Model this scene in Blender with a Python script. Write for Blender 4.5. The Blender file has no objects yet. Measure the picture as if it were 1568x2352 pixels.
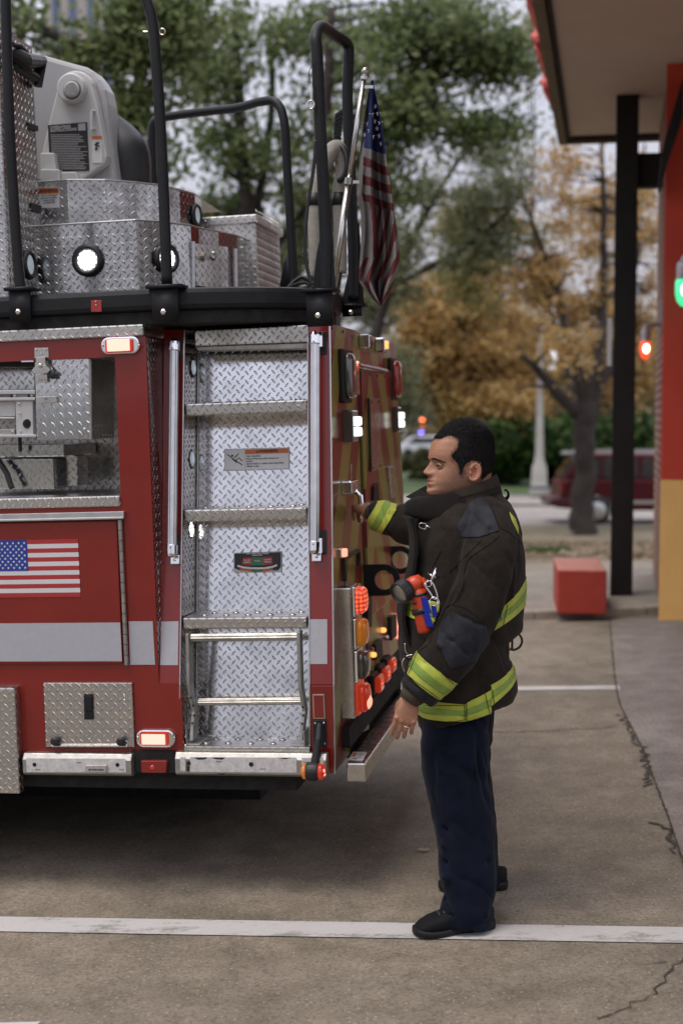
import bpy, bmesh, math, random
from mathutils import Vector, Matrix, noise
random.seed(7)
V = Vector; PI = math.pi
SC = bpy.context.scene; COL = SC.collection
# ---------------------------------------------------------------- camera model (measures read off in a 1568 x 2352 frame)
FL = 3267.0; CXp, CYp, HOR = 784.0, 1176.0, 955.0
PITCH = math.atan((CYp-HOR)/FL)
CAM = V((0, 0, 1.80))
FWD = V((0, math.cos(PITCH), -math.sin(PITCH))); UPV = V((0, math.sin(PITCH), math.cos(PITCH)))
def ray(px, py): return FWD + V((1, 0, 0))*((px-CXp)/FL) + UPV*((CYp-py)/FL)
def W(px, py, Y):
    d = ray(px, py); return CAM + d*(Y/d.y)
def sm(a, b, x):
    t = max(0.0, min(1.0, (x-a)/(b-a))); return t*t*(3-2*t)
def gz(X, Y):
    return 0.033*max(-5, min(4, X-0.4))*(1-sm(14, 28, Y)) - 1.0*sm(14.5, 34, Y)
def GP(px, py):
    d = ray(px, py); t = 1.0; s = .05
    for i in range(9000):
        p = CAM+d*t
        if p.z <= gz(p.x, p.y): break
        t += s if t < 40 else .3
    a, b = t-.3, t
    for i in range(24):
        m = (a+b)/2; p = CAM+d*m
        if p.z <= gz(p.x, p.y): b = m
        else: a = m
    return CAM+d*b
# converters from zoomed crops to the measuring frame
def conv(ox, oy, s):
    k = s*1.59439
    return lambda p: (ox/1.59439+p[0]/k, oy/1.59439+p[1]/k)
D_ = lambda p: p
C1 = conv(0, 0, 1.96); C2 = conv(700, 0, 1.96); C3 = conv(0, 1100, 2.24); C4 = conv(0, 2100, 2.24)
C5 = conv(600, 1150, 2.6133); C6 = conv(600, 2000, 2.6133); C7 = conv(1150, 1150, 2.94); C8 = conv(1150, 1950, 2.475)
C9 = conv(1400, 1450, 2.6133); C10 = conv(1400, 2000, 2.6133); C11 = conv(1400, 2600, 2.352)
C12 = conv(1900, 0, 2.6133); C13 = conv(1850, 850, 2.412); C14 = conv(1850, 1600, 2.412)
# ---------------------------------------------------------------- truck frame: x along the side to the rear, y into the truck, z up
PHI = math.atan((1395-784)/FL)
tu = V((math.cos(PHI), -math.sin(PHI), .034)).normalized(); tw = V((math.sin(PHI), math.cos(PHI), 0)); tv = tu.cross(tw).normalized()
P0 = W(764, 1575, 5.25); TO = P0 - tv*(P0.z-gz(P0.x, P0.y))
TM = Matrix(((tu.x, tw.x, tv.x, TO.x), (tu.y, tw.y, tv.y, TO.y), (tu.z, tw.z, tv.z, TO.z), (0, 0, 0, 1)))
TI = TM.inverted(); lc = TI @ CAM
def _loc(p): return TI.to_3x3() @ ray(p[0], p[1])
def T(p, y=0.0):
    d = _loc(p); return lc + d*((y-lc.y)/d.y)
def RR(p, x=0.0):
    d = _loc(p); return lc + d*((x-lc.x)/d.x)
def HZ(p, z):
    d = _loc(p); return lc + d*((z-lc.z)/d.z)
def yc(py):                      # how far the leaning columns sit inboard at an image height
    return .21*(1575-py)/830 if py < 1575 else .03*(py-1575)/200
def TC(p, off=0.0): return T(p, yc(p[1])+off)
# ---------------------------------------------------------------- mesh builder
def frame(d):
    d = d.normalized(); a = V((0, 0, 1)) if abs(d.z) < .9 else V((1, 0, 0))
    x = a.cross(d).normalized(); return x, d.cross(x).normalized()
class MB:
    def __init__(s): s.v = []; s.f = []; s.m = []
    def add(s, vs, fs, mi=0):
        o = len(s.v); s.v += [V(q) for q in vs]
        for f in fs: s.f.append([o+i for i in f]); s.m.append(mi)
        return s
    def prism(s, pts, d, mi=0):
        n = len(pts); d = V(d)
        fs = [list(range(n)), [n+i for i in reversed(range(n))]]+[[i, i+n, (i+1) % n+n, (i+1) % n] for i in range(n)]
        a = V((0, 0, 0))
        for i in range(n): a += V(pts[i]).cross(V(pts[(i+1) % n]))
        if a.dot(d) > 0: fs = [f[::-1] for f in fs]
        return s.add(list(pts)+[V(q)+d for q in pts], fs, mi)
    def box(s, lo, hi, mi=0):
        x0, y0, z0 = lo; x1, y1, z1 = hi
        return s.add([(x0,y0,z0),(x1,y0,z0),(x1,y1,z0),(x0,y1,z0),(x0,y0,z1),(x1,y0,z1),(x1,y1,z1),(x0,y1,z1)],
                     [(3,2,1,0),(4,5,6,7),(0,1,5,4),(1,2,6,5),(2,3,7,6),(3,0,4,7)], mi)
    def obox(s, c, ax, mi=0):        # centre and three half-axis vectors
        c = V(c); a, b, e = [V(q) for q in ax]
        if a.cross(b).dot(e) < 0: a = -a
        vs = [c+a*i+b*j+e*k for k in (-1, 1) for i, j in ((-1,-1),(1,-1),(1,1),(-1,1))]
        return s.add(vs, [(3,2,1,0),(4,5,6,7),(0,1,5,4),(1,2,6,5),(2,3,7,6),(3,0,4,7)], mi)
    def tube(s, path, r, n=12, mi=0, caps=True, closed=False, sx=1.0):
        path = [V(q) for q in path]; m = len(path)
        rs = r if isinstance(r, (list, tuple)) else [r]*m
        ts = []
        for i in range(m):
            a = path[i-1] if (i > 0 or closed) else path[i]; b = path[(i+1) % m] if (i < m-1 or closed) else path[i]
            ts.append((b-a).normalized())
        x, y = frame(ts[0]); vs = []
        for i in range(m):
            t = ts[i]; x = (x-t*x.dot(t)).normalized(); y = t.cross(x)
            for k in range(n):
                a = 2*PI*k/n; vs.append(path[i]+(x*math.cos(a)*sx+y*math.sin(a))*rs[i])
        fs = []
        for i in range(m if closed else m-1):
            for k in range(n):
                a = i*n+k; b = i*n+(k+1) % n; j = (i+1) % m
                fs.append([a, b, j*n+(k+1) % n, j*n+k])
        if caps and not closed: fs += [list(range(n))[::-1], [(m-1)*n+k for k in range(n)]]
        return s.add(vs, fs, mi)
    def lathe(s, o, d, prof, n=24, mi=0, sx=1.0):
        o = V(o); d = V(d).normalized(); x, y = frame(d); vs = []
        for r, h in prof:
            for k in range(n):
                a = 2*PI*k/n; vs.append(o+d*h+(x*math.cos(a)*sx+y*math.sin(a))*max(r, 1e-5))
        fs = []
        for i in range(len(prof)-1):
            for k in range(n):
                a = i*n+k; b = i*n+(k+1) % n
                fs.append([a, b, b+n, a+n])
        fs += [list(range(n))[::-1], [(len(prof)-1)*n+k for k in range(n)]]
        return s.add(vs, fs, mi)
    def loft(s, rings, mi=0, caps=True, closed=True):
        n = len(rings[0]); vs = [q for r in rings for q in r]; fs = []
        for i in range(len(rings)-1):
            for k in range(n if closed else n-1):
                a = i*n+k; b = i*n+(k+1) % n
                fs.append([a, b, b+n, a+n])
        if caps and closed: fs += [list(range(n))[::-1], [(len(rings)-1)*n+k for k in range(n)]]
        return s.add(vs, fs, mi)
    def ball(s, c, r, n=12, mi=0):
        r = V(r) if not isinstance(r, (int, float)) else V((r, r, r)); c = V(c); rings = []
        for i in range(1, n):
            t = PI*i/n
            rings.append([c+V((r.x*math.sin(t)*math.cos(2*PI*k/(2*n)), r.y*math.sin(t)*math.sin(2*PI*k/(2*n)), -r.z*math.cos(t))) for k in range(2*n)])
        return s.loft(rings, mi)
    def mesh(s, name):
        me = bpy.data.meshes.new(name); me.from_pydata([tuple(q) for q in s.v], [], s.f); me.update()
        return me
    def build(s, name, mats, parent=None, smooth=False, bevel=0.0, seg=2, fix=False):
        me = s.mesh(name)
        if not isinstance(mats, (list, tuple)): mats = [mats]
        for m in mats: me.materials.append(m)
        if len(mats) > 1: me.polygons.foreach_set('material_index', s.m)
        return finish(me, name, parent, smooth, bevel, seg, fix)
def finish(me, name, parent=None, smooth=False, bevel=0.0, seg=2, fix=False):
    if fix:
        bm = bmesh.new(); bm.from_mesh(me); bmesh.ops.recalc_face_normals(bm, faces=bm.faces); bm.to_mesh(me); bm.free()
    uvbox(me)
    if smooth: me.polygons.foreach_set('use_smooth', [True]*len(me.polygons))
    ob = bpy.data.objects.new(name, me); COL.objects.link(ob)
    if parent: ob.parent = parent
    if bevel:
        b = ob.modifiers.new('bevel', 'BEVEL'); b.width = bevel; b.segments = seg; b.limit_method = 'ANGLE'; b.angle_limit = .6; b.harden_normals = False
    if smooth == 'auto' or bevel: pass
    return ob
def uvbox(me):
    uv = me.uv_layers.new(name='UVMap').data
    vs = me.vertices
    for p in me.polygons:
        n = p.normal; ax, ay, az = abs(n.x), abs(n.y), abs(n.z)
        for li in p.loop_indices:
            c = vs[me.loops[li].vertex_index].co
            if ay >= ax and ay >= az: uv[li].uv = (c.x, c.z)
            elif ax >= az: uv[li].uv = (c.y, c.z)
            else: uv[li].uv = (c.x, c.y)
def tag(o, label=None, cat=None, group=None, kind=None):
    if label: o['label'] = label
    if cat: o['category'] = cat
    if group: o['group'] = group
    if kind: o['kind'] = kind
    return o
def empty(name, loc=(0, 0, 0), label=None, cat=None, group=None, mat=None):
    o = bpy.data.objects.new(name, None); COL.objects.link(o); o.empty_display_size = .2
    if mat is not None: o.matrix_world = mat
    else: o.location = loc
    return tag(o, label, cat, group)
def text_mesh(txt, size, name='t', align='CENTER', ext=.0006, bold=0.0):
    cu = bpy.data.curves.new(name, 'FONT'); cu.body = txt; cu.size = size; cu.align_x = align; cu.align_y = 'CENTER'
    cu.extrude = ext; cu.offset = bold; cu.resolution_u = 2
    ob = bpy.data.objects.new(name, cu); COL.objects.link(ob)
    bpy.context.view_layer.update()
    dg = bpy.context.evaluated_depsgraph_get()
    me = bpy.data.meshes.new_from_object(ob.evaluated_get(dg)); bpy.data.objects.remove(ob)
    return me
def put_text(mb, txt, size, o, ex, ey, mi=0, align='CENTER', bold=0.0, sx=1.0):
    me = text_mesh(txt, size, align=align, bold=bold); o, ex, ey = V(o), V(ex).normalized(), V(ey).normalized(); ez = ex.cross(ey)
    mb.add([o+ex*q.co.x*sx+ey*q.co.y+ez*q.co.z for q in me.vertices], [list(p.vertices) for p in me.polygons], mi)
    bpy.data.meshes.remove(me)
def remesh(mb, voxel, name, smooth=2):
    me = mb.mesh('tmp'); bm = bmesh.new(); bm.from_mesh(me); bmesh.ops.recalc_face_normals(bm, faces=bm.faces); bm.to_mesh(me); bm.free()
    ob = bpy.data.objects.new('tmp', me); COL.objects.link(ob)
    m = ob.modifiers.new('r', 'REMESH'); m.mode = 'VOXEL'; m.voxel_size = voxel
    if smooth:
        q = ob.modifiers.new('s', 'SMOOTH'); q.factor = .5; q.iterations = smooth
    bpy.context.view_layer.update(); dg = bpy.context.evaluated_depsgraph_get()
    out = bpy.data.meshes.new_from_object(ob.evaluated_get(dg)); bpy.data.objects.remove(ob); out.name = name
    return out
def lozenges(mb, O, ex, ey, w, h, n, pitch=.036, ok=None, hh=.0022, mi=0):
    O, ex, ey, n = V(O), V(ex).normalized(), V(ey).normalized(), V(n).normalized()
    for k in (0, 1):
        a = math.radians(50 if k else 130)
        for i in range(int(w/pitch)+1):
            for j in range(int(h/pitch)+1):
                x, y = (i+.25+.5*k)*pitch, (j+.25+.5*k)*pitch
                if x > w-.006 or y > h-.008 or (ok and not ok(x, y)): continue
                l = (ex*math.cos(a)+ey*math.sin(a))*pitch*.36; t = (ey*math.cos(a)-ex*math.sin(a))*pitch*.115; c = O+ex*x+ey*y
                mb.add([c-l, c-t, c+l, c+t, c-l*.45+n*hh, c+l*.45+n*hh], [(0, 1, 5, 4), (2, 3, 4, 5), (1, 2, 5), (3, 0, 4)], mi)
def spow(a, e): return math.copysign(abs(a)**e, a)
def catmull(pts, k=6):
    pts = [V(p) for p in pts]; out = []
    for i in range(len(pts)-1):
        a = pts[max(i-1, 0)]; b = pts[i]; c = pts[i+1]; d = pts[min(i+2, len(pts)-1)]
        for j in range(k):
            t = j/k
            out.append(.5*((2*b)+(c-a)*t+(2*a-5*b+4*c-d)*t*t+(3*b-a-3*c+d)*t*t*t))
    return out+[pts[-1]]
def lerp_tab(tab, x):
    if x <= tab[0][0]: return tab[0][1:]
    for a, b in zip(tab, tab[1:]):
        if x <= b[0]:
            t = (x-a[0])/(b[0]-a[0]); return tuple(p+(q-p)*t for p, q in zip(a[1:], b[1:]))
    return tab[-1][1:]
# ---------------------------------------------------------------- materials
class NT:
    def __init__(s, name):
        s.mat = bpy.data.materials.new(name); s.mat.use_nodes = True; s.t = s.mat.node_tree
        s.b = s.t.nodes['Principled BSDF']; s.out = s.t.nodes['Material Output']
    def n(s, typ, **k):
        q = s.t.nodes.new(typ)
        for a, v in k.items(): setattr(q, a, v)
        return q
    def link(s, a, b): s.t.links.new(a, b)
    def inp(s, sock, v):
        if isinstance(v, bpy.types.NodeSocket): s.link(v, sock)
        elif v is not None: sock.default_value = v
    def m(s, op, a, b=None, c=None, clamp=False):
        q = s.n('ShaderNodeMath', operation=op); q.use_clamp = clamp
        for i, v in enumerate((a, b, c)): s.inp(q.inputs[i], v)
        return q.outputs[0]
    def noise(s, vec, scale, detail=4, rough=.6, dist=0, dim='3D'):
        q = s.n('ShaderNodeTexNoise'); s.inp(q.inputs['Vector'], vec); q.inputs['Scale'].default_value = scale
        q.inputs['Detail'].default_value = detail; q.inputs['Roughness'].default_value = rough; q.inputs['Distortion'].default_value = dist
        return q.outputs['Fac']
    def vor(s, vec, scale, feat='F1', out='Distance', rnd=1):
        q = s.n('ShaderNodeTexVoronoi', feature=feat); s.inp(q.inputs['Vector'], vec); q.inputs['Scale'].default_value = scale; q.inputs['Randomness'].default_value = rnd
        return q.outputs[out]
    def ramp(s, fac, stops, interp='LINEAR'):
        q = s.n('ShaderNodeValToRGB'); s.link(fac, q.inputs[0]); cr = q.color_ramp; cr.interpolation = interp
        while len(cr.elements) < len(stops): cr.elements.new(.5)
        for e, (p, c) in zip(cr.elements, stops):
            e.position = p; e.color = (*c, 1) if isinstance(c, (tuple, list)) else (c, c, c, 1)
        return q.outputs[0]
    def mix(s, f, a, b, mode='MIX'):
        q = s.n('ShaderNodeMix', data_type='RGBA', blend_type=mode); s.inp(q.inputs[0], f)
        for i, v in ((6, a), (7, b)): s.inp(q.inputs[i], (*v, 1) if isinstance(v, (tuple, list)) else v)
        return q.outputs[2]
    def co(s, which='Object'): return s.n('ShaderNodeTexCoord').outputs[which]
    def scale(s, vec, v):
        q = s.n('ShaderNodeMapping'); s.link(vec, q.inputs[0]); q.inputs['Scale'].default_value = v; return q.outputs[0]
    def bump(s, h, strength=.3, dist=.002):
        q = s.n('ShaderNodeBump'); s.link(h, q.inputs['Height']); q.inputs['Strength'].default_value = strength; q.inputs['Distance'].default_value = dist
        s.link(q.outputs[0], s.b.inputs['Normal']); return q
    def set(s, **k):
        for a, v in k.items():
            a = {'col': 'Base Color', 'rough': 'Roughness', 'metal': 'Metallic', 'coat': 'Coat Weight', 'crough': 'Coat Roughness', 'spec': 'Specular IOR Level',
                 'em': 'Emission Color', 'es': 'Emission Strength', 'trans': 'Transmission Weight', 'ior': 'IOR', 'sheen': 'Sheen Weight', 'sss': 'Subsurface Weight',
                 'alpha': 'Alpha'}.get(a, a)
            if isinstance(v, tuple): v = (*v, 1)
            s.inp(s.b.inputs[a], v)
        return s
def PM(name, col, rough=.5, metal=0.0, var=.15, sc=6, bump=0.0, bsc=80, bd=.001, coat=0.0, rvar=.15, **k):
    t = NT(name); c = t.co()
    f = t.noise(c, sc, 5, .65)
    dk = tuple(x*(1-var) for x in col); lt = tuple(min(1, x*(1+var)) for x in col)
    t.set(col=t.ramp(f, [(.3, dk), (.7, lt)]), metal=metal, coat=coat, **k)
    r = t.noise(c, sc*3.1, 4, .6); t.set(rough=t.ramp(r, [(.3, max(.02, rough*(1-rvar))), (.7, min(1, rough*(1+rvar)))]))
    if bump: t.bump(t.noise(c, bsc, 3, .6), bump, bd)
    return t.mat
def emis(name, col, s, base=None, rough=.2):
    t = NT(name); t.set(col=base or col, em=col, es=s, rough=rough, coat=.5); return t.mat
def ledm(name, col, s, sc, base):          # a lit cluster of small diodes behind a lens
    t = NT(name); uv = t.co('UV'); d = t.vor(uv, sc, rnd=.15)
    f = t.ramp(d, [(.18, 1.0), (.5, .12)])
    t.set(col=base, em=col, es=t.m('MULTIPLY', f, s), rough=.12, coat=.6); return t.mat
def diamond(name, col=(.74, .74, .76), rough=.085, pitch=.036, dirt=.22, bstr=1.0):
    t = NT(name); uv = t.co('UV'); sp = t.n('ShaderNodeSeparateXYZ'); t.link(uv, sp.inputs[0]); u, v = sp.outputs[0], sp.outputs[1]
    hs = []
    for k in (0, 1):
        fx = t.m('SUBTRACT', t.m('FRACT', t.m('MULTIPLY_ADD', u, 1/pitch, .5*k)), .5)
        fy = t.m('SUBTRACT', t.m('FRACT', t.m('MULTIPLY_ADD', v, 1/pitch, .5*k)), .5)
        a = math.radians(50 if k else 130); c, s_ = math.cos(a), math.sin(a)
        p = t.m('ABSOLUTE', t.m('ADD', t.m('MULTIPLY', fx, c), t.m('MULTIPLY', fy, s_)))
        q = t.m('ABSOLUTE', t.m('SUBTRACT', t.m('MULTIPLY', fy, c), t.m('MULTIPLY', fx, s_)))
        d = t.m('ADD', t.m('MULTIPLY', p, 1/.37), t.m('MULTIPLY', q, 1/.125))
        hs.append(t.m('MULTIPLY', t.m('SUBTRACT', 1.0, d), 1.8, clamp=True))
    h = t.m('MAXIMUM', hs[0], hs[1])
    ob = t.co(); nz = t.noise(ob, 9, 6, .7); fine = t.noise(t.scale(ob, (60, 60, 9)), 3, 3, .6)
    base = t.ramp(nz, [(.32, tuple(x*(1-dirt) for x in col)), (.6, col)])
    t.set(col=base, metal=1.0, rough=t.m('ADD', t.ramp(nz, [(.3, rough*1.7), (.65, rough*.85)]), t.m('MULTIPLY', fine, .05)))
    t.bump(t.m('ADD', h, t.m('MULTIPLY', fine, .004)), bstr, .0022); return t.mat
def chevron():
    t = NT('chevron_paint'); sp = t.n('ShaderNodeSeparateXYZ'); t.link(t.co(), sp.inputs[0]); y, z = sp.outputs[1], sp.outputs[2]
    s = t.m('ABSOLUTE', t.m('SUBTRACT', y, 1.02)); a = t.m('ADD', t.m('MULTIPLY', s, 1.25), z)
    f = t.m('GREATER_THAN', t.m('FRACT', t.m('MULTIPLY', a, 1/.50)), .5)
    nz = t.noise(t.co(), 5, 4)
    r = t.mix(nz, (.16, .016, .009), (.21, .024, .013)); yl = t.mix(nz, (.22, .175, .03), (.30, .25, .05))
    t.set(col=t.mix(f, r, yl), rough=.3, coat=.25, crough=.08); return t.mat
def leafm(name, c0, c1, c2):
    t = NT(name); g = t.n('ShaderNodeNewGeometry'); col = t.ramp(g.outputs['Random Per Island'], [(0, c0), (.5, c1), (1, c2)])
    tr = t.n('ShaderNodeBsdfTranslucent'); t.link(col, tr.inputs[0]); t.set(col=col, rough=.55, spec=.3)
    mx = t.n('ShaderNodeMixShader'); mx.inputs[0].default_value = .5; t.link(t.b.outputs[0], mx.inputs[1]); t.link(tr.outputs[0], mx.inputs[2]); t.link(mx.outputs[0], t.out.inputs[0])
    return t.mat
def concrete(name, c0, c1, speck=1.0, stain=.5, crack=.0):
    t = NT(name); o = t.co(); big = t.noise(o, .55, 6, .62, .6); mid = t.noise(o, 5, 6, .7); fin = t.noise(o, 70, 5, .75)
    col = t.ramp(big, [(.33, c0), (.62, c1)])
    col = t.mix(t.ramp(mid, [(.36, 1.0), (.62, 0.0)]), col, t.mix(.85, col, (.60, .59, .57), 'MULTIPLY'))
    col = t.mix(t.ramp(fin, [(.36, .75), (.55, 0.0)]), col, t.mix(1.0, col, (.42, .40, .38), 'MULTIPLY'))
    v1 = t.vor(o, 75, out='Distance'); vc = t.vor(o, 75, out='Color')
    sel = t.n('ShaderNodeSeparateColor'); t.link(vc, sel.inputs[0])
    peb = t.m('MULTIPLY', t.m('LESS_THAN', v1, .30), t.m('GREATER_THAN', sel.outputs[0], .72))
    peb = t.m('MULTIPLY', peb, .6*speck)
    pc = t.mix(t.m('GREATER_THAN', sel.outputs[1], .55), (.085, .07, .06), (.40, .35, .29))
    col = t.mix(peb, col, pc)
    v2 = t.vor(o, 5.5); vc2 = t.vor(o, 5.5, out='Color'); s2 = t.n('ShaderNodeSeparateColor'); t.link(vc2, s2.inputs[0])
    drip = t.vor(o, 2.1); drc = t.vor(o, 2.1, out='Color'); s3 = t.n('ShaderNodeSeparateColor'); t.link(drc, s3.inputs[0])
    dr_ = t.m('MULTIPLY', t.m('SUBTRACT', 1.0, t.m('MULTIPLY', t.m('ADD', drip, t.m('MULTIPLY', mid, .25)), 3.6), clamp=True), t.m('GREATER_THAN', s3.outputs[0], .5))
    col = t.mix(t.m('MULTIPLY', dr_, .75*stain), col, (.075, .065, .055))
    spot = t.m('MULTIPLY', t.m('LESS_THAN', t.m('ADD', v2, t.m('MULTIPLY', mid, .12)), .14), t.m('GREATER_THAN', s2.outputs[0], .62))
    col = t.mix(t.m('MULTIPLY', spot, .55*stain), col, (.06, .052, .045))
    t.set(col=col, rough=t.ramp(mid, [(.3, .75), (.7, .93)]))
    hh = t.m('ADD', t.m('MULTIPLY', fin, 1.0), t.m('ADD', t.m('MULTIPLY', peb, .5), t.m('MULTIPLY', mid, .8)))
    t.bump(hh, .55, .006); return t.mat
def fabric(name, col, var=.3, weave=900, rough=.9, sheen=.04, bump=.5):
    sheen = min(sheen, .05)
    t = NT(name); o = t.co(); f = t.noise(o, 7, 6, .7); g = t.noise(o, 60, 4, .7)
    c = t.ramp(f, [(.3, tuple(x*(1-var) for x in col)), (.7, tuple(x*(1+var) for x in col))])
    c = t.mix(t.ramp(g, [(.4, .35), (.7, 0.0)]), c, tuple(x*.45 for x in col))
    t.set(col=c, rough=rough, sheen=sheen, spec=.12)
    t.b.inputs['Sheen Roughness'].default_value = .5
    h = t.m('ADD', t.m('MULTIPLY', t.noise(o, 26, 4, .65), 1.0), t.m('MULTIPLY', t.noise(o, weave*.5, 2, .6), .12))
    t.bump(h, bump, .006); return t.mat
M = {}
M['red'] = PM('red_paint', (.19, .0105, .0065), .24, var=.10, sc=3, coat=.35, bump=.05, bsc=260, bd=.0006)
M['alu'] = PM('aluminium', (.62, .62, .63), .34, 1.0, var=.12, sc=14)
M['alud'] = PM('dull_aluminium', (.38, .37, .345), .42, .85, var=.22, sc=22, bump=.1, bsc=150)
M['steel'] = PM('stainless_steel', (.56, .54, .51), .26, 1.0, var=.15, sc=10)
M['chrome'] = PM('chrome', (.82, .82, .84), .07, 1.0, var=.04)
M['dp'] = diamond('diamond_plate'); M['dps'] = diamond('dull_diamond_plate', (.60, .58, .55), .22, dirt=.25)
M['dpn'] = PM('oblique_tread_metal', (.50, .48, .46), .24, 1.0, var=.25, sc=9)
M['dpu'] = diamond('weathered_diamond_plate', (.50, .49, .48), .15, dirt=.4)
M['blk'] = PM('black_powder_coat', (.009, .010, .012), .5, spec=.3, var=.25, sc=12, bump=.25, bsc=420, bd=.0008)
M['rub'] = PM('black_rubber', (.012, .012, .013), .45, var=.2)
M['dark'] = PM('dark_underbody', (.006, .0055, .005), .8, var=.4, sc=8)
M['white'] = PM('white_reflective_tape', (.37, .37, .40), .45, var=.05, sc=40, bump=.12, bsc=300)
M['gtape'] = PM('worn_white_tape', (.50, .49, .47), .5, var=.22, sc=45)
M['lite'] = PM('pale_grey_paint', (.47, .47, .46), .38, var=.08, sc=3, coat=.2)
M['litd'] = PM('mid_grey_paint', (.33, .33, .33), .4, var=.1, sc=3)
M['chev'] = chevron()
M['lampw'] = ledm('lit_white_diodes', (1.0, .98, .95), 5.0, 72, (.8, .8, .8))
M['lampw2'] = emis('lit_white_lens', (.95, 1.0, .93), 1.5, (.7, .75, .7))
M['dimw'] = emis('dim_white_lens', (.75, .9, 1.0), .22, (.30, .33, .36), .1)
M['lampr2'] = emis('glaring_red_lens', (1.0, .26, .21), 2.2, (.8, .3, .2))
M['lampr'] = ledm('lit_red_diodes', (1.0, .12, .05), 1.5, 60, (.5, .02, .01))
M['lampp'] = emis('bright_salmon_lens', (1.0, .30, .20), 1.5, (.8, .3, .2))
M['redl'] = emis('red_lens', (1.0, .07, .02), .22, (.30, .015, .01), .08)
M['redd'] = emis('unlit_red_lens', (1.0, .05, .02), .02, (.17, .012, .010), .06)
M['ambl'] = emis('amber_lens', (1.0, .30, .02), .14, (.45, .14, .015), .08)
M['ambh'] = emis('lit_amber_lens', (1.0, .40, .10), 1.5, (.8, .3, .05), .1)
M['clear'] = PM('smoked_clear_lens', (.10, .09, .08), .08, .3, var=.1, coat=1.0)
M['orange'] = PM('orange_label', (.52, .13, .02), .5, var=.08)
M['lblw'] = PM('label_white', (.58, .58, .57), .4, var=.06)
M['lblg'] = PM('label_grey', (.42, .42, .42), .35, .3, var=.06)
M['ink'] = PM('black_ink', (.015, .015, .017), .5, var=.1)
M['inkw'] = PM('white_ink', (.62, .62, .62), .5, var=.05)
M['green'] = PM('label_green', (.02, .16, .07), .4, var=.1); M['lred'] = PM('label_red', (.33, .03, .025), .4, var=.1)
M['fred'] = PM('flag_red', (.36, .025, .028), .35, var=.06, coat=.2); M['fblu'] = PM('flag_blue', (.012, .035, .26), .35, var=.06, coat=.2); M['fwht'] = PM('flag_white', (.58, .58, .58), .4, var=.04, coat=.2)
# ================================================================ FIRE TRUCK
truck = empty('fire_truck', mat=TM, label='red ladder fire truck seen from its rear corner, diamond plate steps and green-red chevron tail', cat='fire truck')
def zz(c, p, y=0.0): return T(c(p), y).z
def xx(c, p, y=0.0): return T(c(p), y).x
def pp(c, pts, y=0.0): return [T(c(p), y(c(p)[1]) if callable(y) else y) for p in pts]
def part(mb, name, mat, parent=None, bevel=.002, smooth=False, **k):
    o = mb.build(name, mat, parent or truck, smooth, bevel); tag(o, **k); return o
def rivet(mb, p, d, r=.006, h=.003): mb.lathe(p, d, [(r, 0), (r, h*.4), (r*.7, h), (r*.2, h*1.15)], 10)
def q(c, pts, y, th, mi=0, mb=None):
    mb = mb or MB(); return mb.prism(pp(c, pts, y), (0, th, 0), mi)
ZB = zz(C4, (700, 1500)); XL = -4.2
# --- side body panel round the open compartment
zt = zz(C3, (600, 320)); xr0 = xx(C3, (1195, 300)); xr1 = xx(C4, (1305, 900)); zt_o = zz(C3, (800, 470)); xo0 = xx(C3, (945, 480)); xo1 = xx(C3, (990, 1600))
zo1 = zz(C3, (900, 1600)); zf = zz(C4, (1305, 900)); xcolr = xx(C6, (165, 1330))
b = MB()
b.prism([V((XL, 0, zt)), V((XL, 0, zt_o)), V((xo0, 0, zt_o)), V((xr0, 0, zt_o)), V((xr0, 0, zt))], (0, .03, 0))
b.prism([V((xo0, 0, zt_o)), V((xo1, 0, zo1)), V((xr0+(xr1-xr0)*.6, 0, zo1)), V((xr0, 0, zt_o))], (0, .05, 0))
b.prism([V((XL, 0, zo1)), V((XL, 0, ZB)), V((xcolr, 0, ZB)), V((xcolr, 0, zf)), V((xr1, 0, zf)), V((xr0+(xr1-xr0)*.6, 0, zo1))], (0, .03, 0))
body = part(b, 'body_panel', M['red'], bevel=0)
# unseen bulk of the truck: floor, far side and roof of the body
b = MB(); b.box((XL, .62, ZB+.02), (-.62, 2.02, 2.02)); b.box((-.62, .45, ZB+.02), (-.05, 1.98, 1.95)); b.box((-9.0, .05, .62), (XL-.02, 2.05, 2.2))
part(b, 'body_core', M['red'], bevel=0)
b = MB(); b.box((-9.0, .04, .40), (-.16, 2.02, ZB-.05)); b.box((-9, .7, .25), (-1.0, 1.4, .42)); b.box((-6, .1, .2), (-1.9, .6, .4)); b.box((-7, 1.0, .10), (-.55, 1.9, .42)); b.box((-7, .5, .28), (-.9, 1.0, .42))  # chassis, plus low black boxes added to block light under the truck
part(b, 'chassis_and_light_blocks', M['dark'], bevel=0)
for xw in (-3.6, -5.0):
    for yw in (.36, 1.72):
        w = MB(); w.lathe((xw, yw-.26, .5), (0, 1, 0), [(.30, 0), (.46, .0), (.50, .04), (.50, .26), (.46, .30), (.3, .30)], 32)
        wo = part(w, 'wheel', M['rub'], bevel=0, smooth=False)
        w = MB(); w.lathe((xw, yw-.265, .5), (0, 1, 0), [(.28, 0), (.28, .02), (.1, .06), (.1, .31)], 24); part(w, 'rim', M['steel'], wo, bevel=0)
# --- wedge of diamond plate between panel and leaning column
b = MB()
b.add([T(C3((1195, 300)), .001), T(C3((1345, 310)), .215), T(C3((1330, 1500)), .11), T(C4((1310, 905)), .003), T(C3((1235, 1500)), .001)], [(0, 1, 2, 4), (4, 2, 3)][:1]+[(4, 2, 3)])
lozenges(b, V((xr0+.001, .004, zf)), (0, 1, 0), (0, 0, 1), .21, zt-zf, (1, 0, 0), ok=lambda x, y: x < .205*y/(zt-zf)-.004)
wedge = part(b, 'wedge_plate', M['dpn'], bevel=0)
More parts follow.
